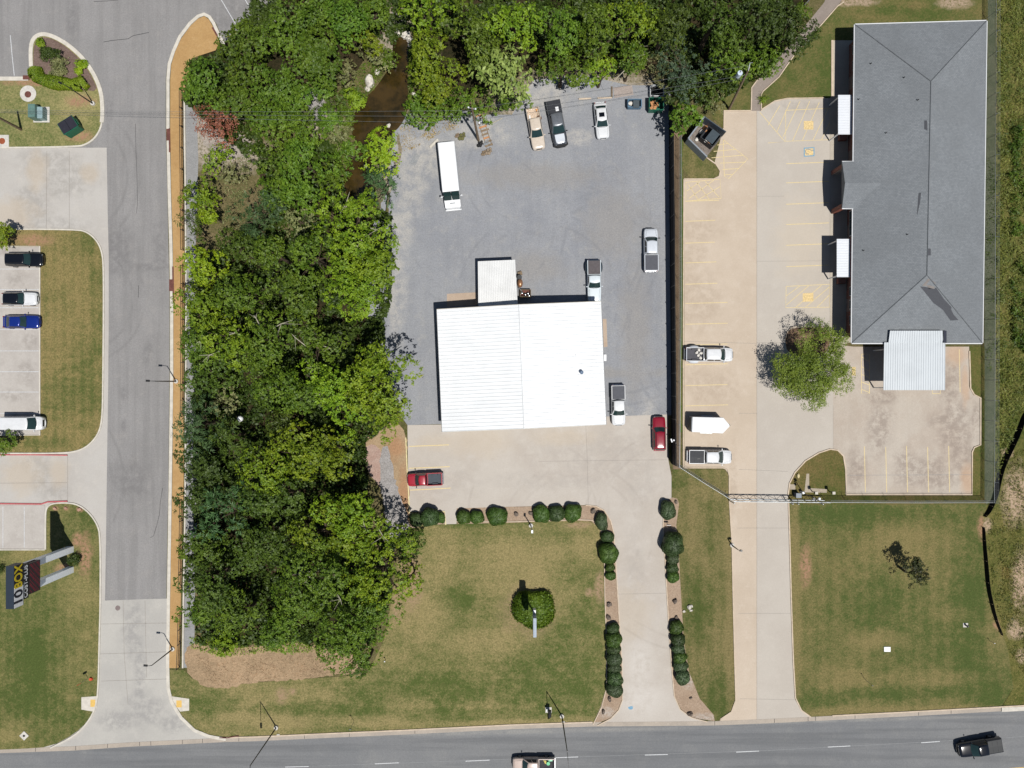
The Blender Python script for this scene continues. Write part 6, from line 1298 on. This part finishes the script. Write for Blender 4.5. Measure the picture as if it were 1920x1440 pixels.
trees = [
 # px, py, r, h, kind, label, style
 (388, 148, 56, 8, 'ivy', 'dense glossy green tree overhanging the top end of the tan path', ivy), (465, 95, 62, 9, 'ivy', 'dense ivy green tree right of the path top, below the angled parking lines', ivy),
 (545, 45, 70, 10, 'ivy', 'dense ivy green tree at the top edge right of the parking bays', ivy), (600, 120, 66, 10, 'ivy', 'dense ivy green tree above the dark feathery bush west of the creek', ivy), (525, 150, 62, 9, 'ivy', 'dense ivy green tree in the middle of the northwest thicket', ivy), (450, 180, 46, 8, 'ivy', 'dense green tree touching the rust brown dead tree', ivy),
 (645, 45, 50, 9, 'ivy', 'green tree at the top edge left of the sandy creek gap', ivy), (505, 215, 44, 7, 'mid', 'green tree under the power lines right of the dead tree', ivy),
 (700, 25, 46, 8, 'mid', 'green tree just left of the sandy gap at the top edge', {}), (690, 80, 34, 6, 'gold', 'small yellowish bush tree west of the upper creek', small), (655, 140, 30, 4, 'olive', 'grey leaved bush beside the big white creek rock', dict(gap=.3)), (705, 105, 30, 4.5, 'olive', 'silvery bush overhanging the upper creek', dict(gap=.35)),
 (600, 165, 34, 5, 'mid', 'green bush between the ivy tree and the dark feathery bush', small), (618, 228, 30, 4, 'mid', 'green bush just below the dark feathery bush', small), (650, 215, 24, 3, 'mid', 'small green bush at the west rim of the wide creek pool', small), (560, 185, 34, 6, 'ivy', 'small ivy green tree above the stony bank in the northwest thicket', ivy),
 (625, 195, 38, 4.5, 'dark', 'dark feathery bush west of the big white creek rock', feather), (570, 240, 46, 5, 'mid', 'low green bushy tree left of the power line creek crossing', small), (735, 115, 22, 4, 'mid', 'small bush leaning over the top of the creek', small), (655, 185, 26, 4, 'bright', 'small bright bush just below the big white rock', small),
 (412, 228, 46, 6, 'brown', 'rust brown dead tree beside the path railing', dict(leaf=.15, clus=.34, nl=6, gap=.25)), (400, 298, 30, 4, 'gold', 'small yellow tinged bush below the dead tree', dict(gap=.3)), (378, 365, 42, 6, 'bright', 'bright green tree beside the railing below the dead tree', {}), (360, 430, 35, 6, 'dark', 'dark green narrow tree beside the railing left of the sandy clearing', feather), (395, 405, 26, 5, 'lime', 'small lime green tree right of the dark railing tree', {}),
 (520, 288, 48, 6, 'mid', 'low mid green tree below the power lines left of the creek', small), (575, 305, 58, 7, 'mid', 'mid green tree left of the narrow creek bend', small), (660, 290, 34, 4, 'mid', 'green bush covering the narrow creek bend on the west', small), (640, 255, 34, 4, 'olive', 'greyish bush on the creek bank under the wires', dict(gap=.3)), (620, 340, 34, 5, 'mid', 'green tree hugging the lower creek bend', small), (560, 365, 40, 6, 'mid', 'green tree between the blue green cedar and the creek', small), (560, 415, 30, 4, 'olive', 'dry grey bush right of the blue green cedar', dict(gap=.35)),
 (482, 412, 56, 6, 'blue', 'blue green cedar in the middle of the northern woodland', feather), (520, 350, 40, 5, 'mid', 'green bush between the cedar and the mid green trees', small), (440, 330, 34, 3, 'olive', 'low grassy olive bush in the clearing below the dead tree', dict(gap=.6)),
 (714, 282, 46, 8, 'lime', 'bright lime tree between the creek and the gravel yard', dict(leaf=.15, clus=.25, nl=8, lobe=(1.2, 2.0))), (718, 350, 48, 7, 'blue', 'blue green spreading tree below the lime tree at the yard edge', feather),
 (800, 30, 60, 11, 'bright', 'bright green tree at the top edge right of the creek gap', {}), (815, 105, 62, 11, 'bright', 'bright green tree right of the upper creek', {}), (825, 160, 40, 8, 'gold', 'yellow topped tree above the east creek bank', {}), (880, 55, 60, 12, 'mid', 'mid green tall tree at the top edge above the utility pole', {}),
 (940, 135, 62, 11, 'pale', 'pale large leaved tree north of the cream pickup', dict(leaf=.30, asp=.55, clus=.5, nl=7)), (965, 40, 56, 12, 'bright', 'bright green tree at the top edge above the pale leaved tree', {}), (962, 188, 32, 5, 'mid', 'leafy bush overhanging the yard left of the cream pickup', small), (800, 205, 42, 4, 'mid', 'low green thicket on the east creek bank under the wires', small), (880, 200, 42, 4.5, 'mid', 'low green thicket around the grey utility pole top', small),
 (1050, 55, 60, 12, 'mid', 'tall green tree at the top edge north of the dark grey pickup', {}), (1056, 122, 46, 9, 'mid', 'green tree overhanging the yard behind the dark grey pickup', {}), (1130, 70, 62, 12, 'mid', 'tall green tree north of the white sedan', {}), (1185, 45, 52, 11, 'gold', 'yellow edged tree at the top edge north of the blue grey dumpster', {}), (1130, 132, 36, 7, 'gold', 'small yellow green tree overhanging the yard behind the white sedan', dict(gap=.2)), (1185, 115, 42, 8, 'mid', 'green tree with bare limbs above the blue grey dumpster', dict(gap=.15)),
 (1255, 40, 56, 11, 'dark', 'dark green tree at the top edge north of the green dumpster', {}), (1290, 115, 66, 9, 'bluegrey', 'grey green fine leaved tree above the black fence end', dict(leaf=.16, asp=.35, gap=.15, nl=9)), (1240, 135, 36, 6, 'olive', 'thin grey tree beside the white sided bin', dict(gap=.55, leaf=.1)), (1345, 35, 56, 12, 'dark', 'dark green tree at the top edge north of the grey green tree', {}), (1420, 30, 58, 12, 'vdark', 'very dark tree at the top edge left of the garden walk', {}), (1365, 105, 50, 9, 'mid', 'green tree just left of the pole transformer', {}), (1475, 68, 54, 9, 'vdark', 'very dark tree overhanging the garden walk', {}), (1440, 108, 34, 6, 'mid', 'small green tree right of the pole transformer', {}), (1310, 175, 44, 7, 'dark', 'dark green tree above the leafy fence end tree', {}), (1270, 170, 30, 6, 'vdark', 'shadowy dark tree right of the white sided bin', {}),
 (1502, 22, 20, 4, 'mid', 'small green shrub by the fence at the top of the garden walk', {}), (1284, 222, 40, 7, 'mid', 'leafy green tree standing over the end of the black fence', dict(leaf=.2, lobe=(.7, 1.1))), (1346, 195, 24, 3.5, 'olive', 'scrubby olive bush beside the bin enclosure gate', dict(gap=.4)),
 (655, 430, 86, 12, 'bright', 'broad bright green tree bulging over the north part of the gravel yard', {}), (702, 500, 56, 11, 'bright', 'bright green tree at the yard edge left of the canopy', {}), (652, 548, 68, 12, 'bright', 'bright green tree at the yard edge left of the metal building corner', {}), (585, 480, 58, 10, 'mid', 'mid green tree behind the broad bright one', {}), (520, 480, 46, 8, 'mid', 'green tree just below the blue green cedar', {}),
 (380, 505, 47, 8, 'lime', 'lime green tree beside the path near the second storm drain', {}), (379, 578, 50, 8, 'bright', 'bright green tree beside the path below the second storm drain', {}), (445, 470, 40, 7, 'dark', 'dark tree between the lime tree and the woodland core', {}), (455, 555, 56, 10, 'mid', 'mid green tree in the woodland core above the bare branches', {}), (545, 560, 56, 10, 'mid', 'mid green tree left of the bare twiggy patch', {}), (430, 640, 60, 10, 'bright', 'bright green tree near the path above the middle street lamp', {}),
 (505, 640, 60, 11, 'mid', 'green tree left of the bare twiggy treetop', {}), (590, 650, 54, 10, 'mid', 'green tree with the bare twiggy top in the middle of the wood', dict(gap=.1)), (640, 640, 40, 7, 'vdark', 'dark tree behind the big shadow at the yard edge', {}), (374, 645, 42, 8, 'mid', 'green tree beside the railing just above the middle street lamp', {}),
 (703, 716, 80, 14, 'gold', 'yellow green tree bulging toward the metal building', {}), (722, 775, 62, 12, 'bright', 'bright green tree at the bottom left corner of the metal building', {}), (630, 745, 72, 12, 'bright', 'bright green tree left of the yellow green bulging tree', {}), (550, 730, 62, 11, 'mid', 'mid green tree right of the white lantern', {}), (480, 690, 46, 9, 'mid', 'green tree above the small clearing with the white lantern', {}), (390, 708, 52, 7, 'dark', 'olive dark tree right beside the middle street lamp', {}), (425, 760, 36, 5, 'olive', 'dry olive bush left of the white lantern', dict(gap=.35)),
 (372, 795, 62, 10, 'blue', 'blue green tree overhanging the street below the middle lamp', feather), (425, 820, 46, 9, 'dark', 'dark green tree right of the street overhanging one', feather), (378, 872, 64, 9, 'vdark', 'dark olive tree beside the path opposite the red kerbed drive', {}), (357, 935, 44, 8, 'vdark', 'dark olive tree at the path opposite the sign lawn corner', {}), (560, 850, 66, 11, 'gold', 'golden green tree left of the black clearing shadow', {}), (618, 842, 54, 11, 'gold', 'golden green tree above the black clearing shadow', {}), (495, 880, 56, 10, 'bright', 'bright green tree in the lower middle of the wood', {}), (460, 845, 30, 7, 'dark', 'dark gap tree below the white lantern', {}), (530, 800, 40, 8, 'dark', 'shaded green tree between golden and bright ones', {}),
 (425, 965, 60, 10, 'blue', 'blue green tree right of the path opposite the pylon sign shadow', feather), (378, 1030, 50, 8, 'mid', 'green tree beside the path opposite the pylon sign posts', {}), (490, 950, 50, 9, 'dark', 'dark green tree left of the big black shadow', {}), (500, 1020, 52, 10, 'dark', 'dark green tree in the lower wood above the olive crown', {}), (390, 1088, 68, 11, 'dark', 'dark green tree beside the path opposite the asphalt end', small), (370, 1148, 48, 8, 'mid', 'green tree beside the last stretch of path', {}), (455, 1150, 60, 9, 'mid', 'green tree above the left part of the bare earth', small), (520, 1180, 46, 8, 'mid', 'green tree above the middle of the bare earth', small), (420, 1200, 30, 3, 'bright', 'low yellow green scrub at the edge of the bare earth', dict(gap=.2)),
 (655, 968, 62, 12, 'bright', 'bright green tree left of the red pickup beyond the crushed stone', {}), (600, 1000, 60, 12, 'bright', 'bright green tree south of the black clearing shadow', {}), (690, 1010, 56, 11, 'bright', 'bright green tree left of the crushed stone end', {}), (755, 1020, 40, 5, 'dark', 'sparse dark young tree on the crushed stone below the three hedge balls', dict(gap=.45, leaf=.15)), (712, 1075, 80, 12, 'gold', 'yellow green tree reaching over the front lawn', {}), (768, 1085, 38, 7, 'gold', 'thin yellow green branch tree at the front lawn edge', dict(gap=.45)), (600, 1095, 90, 14, 'mid', 'largest olive green tree in the lower wood', small), (648, 1182, 84, 13, 'mid', 'dark green tree overhanging the right part of the bare earth', small), (548, 1130, 50, 11, 'mid', 'green tree left of the largest olive green tree', small), (702, 1158, 46, 10, 'mid', 'dark tree at the lawn side of the lower wood', small), (684, 1246, 36, 7, 'dark', 'small dark tree at the right end of the bare earth', small),
 (540, 925, 42, 9, 'dark', 'dark understory tree left of the bright lower trees', {}), (455, 1030, 44, 9, 'dark', 'dark understory tree between the path trees and olive crown', {})]
nm = {'blue': 'cedar_tree', 'brown': 'dead_tree'}
for t_ in trees:
    px, py, rp, h, kind, lab, st = t_; st = dict(st); low = h <= 5
    bare = 3 if (px, py) in ((590, 650), (655, 430), (1185, 115), (640, 745), (600, 1095), (430, 640)) else (2 if (px, py) in ((630, 745), (505, 640), (690, 1010)) else 0)
    T_(nm.get(kind, 'bush' if low else BT), lab, 'bush' if low else 'tree', px, py, rp, h, kind, group=GW if px < 1260 else 'trees along the garden walk', bare=bare, **st)
# trees standing alone
T_('young_tree', 'airy light green tree between the drive lane and the office', 'tree', 1530, 690, 73, 5.6, 'haze', dens=1.2, hz=2.2, bare=0, leaf=.12, asp=.4, clus=.32, nl=10, gap=.10, lobe=(.7, 1.3), lobes=3.0, rag=1.7, barecol=M['bark'])
T_('young_tree', 'small dark leaved tree alone in the south lawn', 'tree', 1714, 1077, 29, 4.6, 'purple', dens=1.8, hz=1.5, leaf=.12, gap=.2, lobe=(.4, .7), clus=.2)
T_('young_tree', 'small yellowish tree at the top left corner of the car park', 'tree', 8, 441, 24, 3.6, 'gold', dens=2.6, leaf=.13, lobe=(.5, .8), clus=.2)
T_('young_tree', 'small green tree at the left edge below the white van', 'tree', 4, 832, 24, 3.6, 'mid', dens=2.6, leaf=.13, lobe=(.5, .8), clus=.2)
T_('bush', 'dark twiggy bush in the middle of the bark bed', 'bush', 91, 97, 18, 1.8, 'vdark', dens=4, leaf=.1, lobe=(.4, .6), clus=.2)
T_('bush', 'small yellow bush at the top of the bark bed', 'bush', 76, 80, 9, .8, 'gold', dens=4, leaf=.09, lobe=(.3, .5), clus=.15)
T_('bush', 'yellow flowering bush at the right of the bark bed', 'bush', 147, 122, 13, .9, 'lime', dens=4, leaf=.09, lobe=(.3, .5), clus=.15)
T_('bush', 'low purple grey bush patch above the clipped hedge', 'bush', 108, 128, 24, .8, 'olive', dens=4, leaf=.09, lobe=(.4, .6), clus=.2, gap=.45)
T_('bush', 'dark small shrub at the foot of the pylon sign', 'bush', 139, 1053, 13, 1.2, 'vdark', dens=4, leaf=.1, lobe=(.3, .5), clus=.2)
T_('bush', 'dark frond at the left edge beside the pylon sign', 'bush', 0, 1068, 8, 1.0, 'vdark', leaf=.14, asp=.25, lobe=(.3, .5))
T_('bush', 'thin weedy bush at the office corner behind the airy tree', 'bush', 1574, 640, 12, .8, 'haze', leaf=.09, gap=.5, lobe=(.3, .5))
T_('bush', 'spiky yellow plant inside the bend of the garden walk', 'bush', 1433, 184, 10, .7, 'gold', leaf=.22, asp=.12, lobe=(.25, .4), gap=.3)

# clipped shrubs
def shrub(px, py, rx, ry, h, label, kind='box', group='clipped round shrubs along the drive', leaf=.062, jit=.018, name='clipped_shrub'):
    r = np.random.default_rng(int(px*3+py)); zt = h*.6; k = (H-zt)/F; x, y = G(px, py, zt); a, b_ = rx*k, ry*k
    n = int(2600*(a*b_)**.75)+500; ct = r.uniform(-.55, 1, n); sn = np.sqrt(1-ct**2); an = r.uniform(0, 6.283, n)
    D = np.stack([sn*np.cos(an), sn*np.sin(an), ct], 1); hh = h/2
    # superellipse-like clipped profile
    q = 1/np.maximum((np.abs(D[:, 0])**2.6+np.abs(D[:, 1])**2.6+np.abs(D[:, 2])**2.6)**(1/2.6), .3)
    P_ = D*q[:, None]*np.array([a, b_, hh])*(1+r.normal(size=(n, 1))*jit)+np.array([0, 0, hh])
    wv = 1+.06*np.sin(an*2+px)+.05*np.sin(an*3+py)+.05*np.sin(an*5+px*.7)*sn; P_[:, :2] *= wv[:, None]; P_[:, 2] *= 1+.05*np.sin(an*4+py)
    P_[:, 2] = np.maximum(P_[:, 2], .05); s = np.full(n, leaf)*r.uniform(.7, 1.4, n)
    o = quads_mesh(name, P_, D+rvec(r, n)*.40, rvec(r, n), s, s*.7, LM[kind], None, (x, y, 0))
    # solid heart of the shrub joined into the same mesh
    import bmesh
    bm = bmesh.new(); bm.from_mesh(o.data); g0_ = bmesh.ops.create_icosphere(bm, subdivisions=3, radius=1.0)
    for v in g0_['verts']:
        d = v.co.normalized(); qq = 1/max((abs(d.x)**2.6+abs(d.y)**2.6+abs(d.z)**2.6)**(1/2.6), .3); v.co = Vector((d.x*qq*a*.94, d.y*qq*b_*.94, max(d.z*qq*hh*.94+hh, .02)))
    bm.to_mesh(o.data); bm.free(); o.data.materials[0] = LM[kind]; tag(o, label, 'shrub', group)
BED = 'clipped shrubs along the front bed'; LD = 'clipped shrubs left of the drive'; RD = 'clipped shrubs right of the drive'
for s_ in ((781, 975, 12, 13, 1.3, 'dull green clipped shrub left of the big one by the cream kerb', 'box', BED), (805.5, 970, 16, 17, 2.3, 'big tall clipped shrub between two small ones by the red pickup', 'box', BED), (826, 971, 8, 10, 1.1, 'small clipped shrub in the corner of the cream kerb', 'box3', BED),
    (869, 970, 12.5, 13, 1.3, 'left shrub of the joined pair on the front bed', 'box3', BED), (894, 970, 12.5, 12, 1.2, 'right shrub of the joined pair on the front bed', 'box3', BED), (932, 968.5, 18, 17, 1.4, 'large round clipped shrub standing alone on the front bed', 'box3', BED),
    (1015, 964, 15.5, 16, 1.4, 'leftmost of the three round shrubs right of the slim lamp post', 'box3', BED), (1044, 963.5, 14.5, 15, 1.4, 'middle of the three round shrubs right of the slim lamp post', 'box', BED), (1074, 962, 16, 16, 1.5, 'rightmost of the three round shrubs right of the slim lamp post', 'box3', BED),
    (1128, 978, 11, 16, 1.2, 'oval clipped shrub leaning along the bend of the bed', 'box2', LD), (1139, 1007, 11.5, 10.5, 1.0, 'small oval shrub below the leaning oval one', 'box', LD), (1141, 1038, 18, 18, 2.0, 'big round shrub left of the drive', 'box3', LD), (1144, 1064, 8.5, 7, .9, 'tiny clipped shrub just below the big round one left of the drive', 'box3', LD), (1145, 1080, 9, 8, .9, 'second tiny clipped shrub below the big round one', 'box3', LD),
    (1252.5, 957, 13, 18, 1.5, 'oval pitted shrub at the top of the right mulch bed', 'box2', RD), (1262, 1021, 20, 21, 2.6, 'very big round shrub right of the drive', 'box', RD), (1262, 1048, 11.5, 10, 1.1, 'dull shrub just below the very big one right of the drive', 'box2', RD), (1261, 1065, 11, 9, 1.1, 'second clipped shrub below the very big one', 'box', RD), (1262, 1082, 11.5, 10, 1.2, 'third clipped shrub below the very big one', 'box3', RD),
    (1149.5, 1180, 11.5, 11, 1.1, 'topmost shrub of the long row left of the drive', 'box', LD), (1151, 1200, 14, 14, 1.7, 'second and largest shrub of the long row left of the drive', 'box3', LD), (1151, 1218, 12.5, 10, 1.3, 'third shrub down the long row left of the drive', 'box', LD), (1152, 1236, 13.5, 12, 1.5, 'fourth shrub down the long row left of the drive', 'box2', LD), (1152, 1253, 12, 9, 1.3, 'fifth shrub down the long row left of the drive', 'box2', LD), (1153, 1272, 14, 14, 1.6, 'sixth shrub down the long row left of the drive', 'box', LD), (1152.5, 1294, 15, 13, 1.4, 'bottom shrub of the long row left of the drive', 'box2', LD),
    (1268.5, 1177, 13, 12, 1.2, 'topmost shrub of the row right of the drive', 'box3', RD), (1271.5, 1200, 12.5, 12, 1.4, 'second shrub down the row right of the drive', 'box', RD), (1272, 1217, 12, 9, 1.2, 'third shrub down the row right of the drive', 'box2', RD), (1275, 1233, 12.5, 10, 1.4, 'fourth shrub down the row right of the drive', 'box3', RD), (1276.5, 1250, 13, 10, 1.2, 'fifth shrub down the row right of the drive', 'box2', RD), (1280, 1270, 13.5, 13, 1.5, 'bottom shrub of the row right of the drive', 'box2', RD)):
    shrub(*s_)
shrub(1001, 1143, 34, 33, 1.5, 'round leafy green bush around the foot of the pole sign', 'mid', None, .13, .06, 'round_bush')
# curved clipped hedge on the planted island
hp = [(62, 128), (66, 140), (78, 148), (95, 152), (115, 155), (135, 158), (150, 156), (158, 150)]
r_ = np.random.default_rng(4); PP = np.array([G(*p, .7) for p in hp]); n = 9000; t_ = r_.uniform(0, len(hp)-1.001, n); i_ = t_.astype(int); f_ = t_-i_
ctr = PP[i_]*(1-f_)[:, None]+PP[i_+1]*f_[:, None]; tg = PP[i_+1]-PP[i_]; tg /= np.linalg.norm(tg, axis=1, keepdims=True); nr = np.stack([-tg[:, 1], tg[:, 0]], 1)
an = r_.uniform(-.3, np.pi+.3, n); w_ = .85+.12*np.sin(t_*2.3); P_ = np.stack([ctr[:, 0]+nr[:, 0]*np.cos(an)*w_, ctr[:, 1]+nr[:, 1]*np.cos(an)*w_, .35+.75*np.sin(an)], 1)+rvec(r_, n)*.05
ho = np.array([*G(110, 150), 0]); s = np.full(n, .085)
tag(quads_mesh('clipped_hedge', P_-ho, np.stack([nr[:, 0]*np.cos(an), nr[:, 1]*np.cos(an), np.sin(an)], 1)+rvec(r_, n)*.4, rvec(r_, n), s, s*.6, LM['lime' if 0 else 'bright'], None, tuple(ho)), 'curved clipped green hedge around the bark bed', 'hedge')

# undergrowth, wild grass and lawn tufts (uncountable)
def inpoly(P, poly):
    x, y = P[:, 0], P[:, 1]; c = np.zeros(len(P), bool); n = len(poly)
    for i in range(n):
        x1, y1 = poly[i]; x2, y2 = poly[(i+1) % n]; m = ((y1 > y) != (y2 > y)) & (x < (x2-x1)*(y-y1)/((y2-y1)+1e-9)+x1); c ^= m
    return c
def scatter(name, polypx, dens, zr_, leaf, asp, mat, up=1.0, tilt=.8, clump=0, seed=1, label=None, thr=None):
    poly = [G(*p) for p in polypx]; xs = [p[0] for p in poly]; ys = [p[1] for p in poly]; r = np.random.default_rng(seed); A = (max(xs)-min(xs))*(max(ys)-min(ys))
    n = int(A*dens); P2 = np.stack([r.uniform(min(xs), max(xs), n), r.uniform(min(ys), max(ys), n)], 1)
    if clump:
        k = max(4, n//clump); P2 = P2[:k][r.integers(0, k, n)]+r.normal(size=(n, 2))*.35
    P2 = P2[inpoly(P2, poly)]; n = len(P2); hgt = .5+.5*np.sin(P2[:, 0]*.9+1.3*np.sin(P2[:, 1]*.5))*np.cos(P2[:, 1]*.7)
    z = r.uniform(zr_[0], zr_[1], n)*(.35+.65*hgt); s = leaf*r.uniform(.6, 1.4, n)
    o = quads_mesh(name, np.stack([P2[:, 0], P2[:, 1], z], 1), np.array([0, 0, up])+rvec(r, n)*tilt, rvec(r, n), s, s*asp, mat); tag(o, label, None, None, 'stuff'); return o
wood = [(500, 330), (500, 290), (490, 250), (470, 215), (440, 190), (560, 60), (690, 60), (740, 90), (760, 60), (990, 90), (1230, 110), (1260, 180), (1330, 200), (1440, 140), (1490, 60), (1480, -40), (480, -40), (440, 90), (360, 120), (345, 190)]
scatter('undergrowth', wood, 60, (.1, 1.5), .24, .55, LM['vdark'], clump=40, seed=3, label='weeds darkened as canopy shade under the northern trees')  # very dark leaves, here and under the southern trees, imitate shade between crowns
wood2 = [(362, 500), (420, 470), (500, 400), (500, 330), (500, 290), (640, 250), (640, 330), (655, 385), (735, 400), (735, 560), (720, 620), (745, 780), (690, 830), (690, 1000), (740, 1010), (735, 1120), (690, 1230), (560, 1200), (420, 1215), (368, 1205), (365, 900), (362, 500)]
scatter('undergrowth', wood2, 50, (.1, 1.5), .24, .55, LM['vdark'], clump=40, seed=5, label='weeds darkened as canopy shade under the southern trees')
scatter('scrub', [(420, 300), (470, 290), (470, 340), (450, 400), (500, 470), (430, 480), (400, 460), (425, 400)], 30, (.05, .8), .14, .35, LM['olive'], clump=18, seed=6, label='dry olive scrub in the northern clearing')
scatter('scrub', [(765, 215), (860, 215), (860, 240), (820, 255), (775, 280), (755, 290), (750, 240)], 26, (.05, .6), .13, .3, leafmat('straw weeds', (160, 136, 84), (196, 176, 124)), clump=18, seed=7, label='straw coloured weeds beside the yard and creek')
scatter('scrub', [(440, 720), (500, 740), (480, 800), (430, 780)], 30, (.05, .7), .14, .35, LM['olive'], clump=18, seed=9, label='olive scrub around the white lantern')
scatter('creek_weeds', [(600, 300), (620, 200), (680, 120), (730, 110), (715, 150), (690, 185), (664, 215), (655, 250), (662, 290), (636, 330)], 60, (.1, .9), .14, .4, LM['mid'], clump=16, seed=8, label='green weeds on the west creek bank')
scatter('creek_weeds', [(766, 90), (790, 80), (800, 150), (860, 190), (860, 225), (790, 232), (752, 240), (766, 180)], 60, (.1, 1.2), .16, .4, LM['mid'], clump=16, seed=18, label='green weeds on the east creek bank')
scatter('wild_grass', [(1868, -30), (1960, -30), (1960, 760), (1915, 775), (1885, 845), (1866, 900)], 60, (.03, .75), .20, .20, LM['wild'], clump=26, seed=11, label='long wild grass and weeds east of the chain link fence')
scatter('wild_grass', [(1885, 250), (1960, 200), (1960, 700), (1895, 640), (1890, 430)], 34, (.1, 1.5), .2, .4, LM['dark'], clump=70, seed=12, label='leafy weed clumps east of the chain link fence')
scatter('wild_grass', [(1890, 860), (1870, 960), (1850, 980), (1862, 1110), (1895, 1230), (1960, 1320), (1960, 800)], 34, (.03, .45), .17, .2, LM['wild'], clump=26, seed=13, label='wild grass beyond the silt fence')
scatter('weeds', [(1848, 300), (1866, 300), (1864, 700), (1848, 700)], 16, (.03, .4), .14, .3, LM['mid'], clump=20, seed=14, label='weeds along the foot of the east chain link fence')
scatter('weeds', [(355, 1195), (500, 1190), (660, 1205), (660, 1225), (500, 1222), (420, 1232), (360, 1215)], 50, (.03, .6), .13, .4, LM['bright'], clump=16, seed=16, label='green weeds along the top of the bare earth')
scatter('twigs', [(355, 1225), (420, 1240), (560, 1228), (660, 1235), (650, 1262), (480, 1276), (400, 1288)], 14, (.02, .12), .28, .06, leafmat('dry twigs', (96, 70, 50), (186, 150, 116)), tilt=.25, seed=17, label='dry twigs scattered over the bare earth')
print('leaf quads', NLEAF)
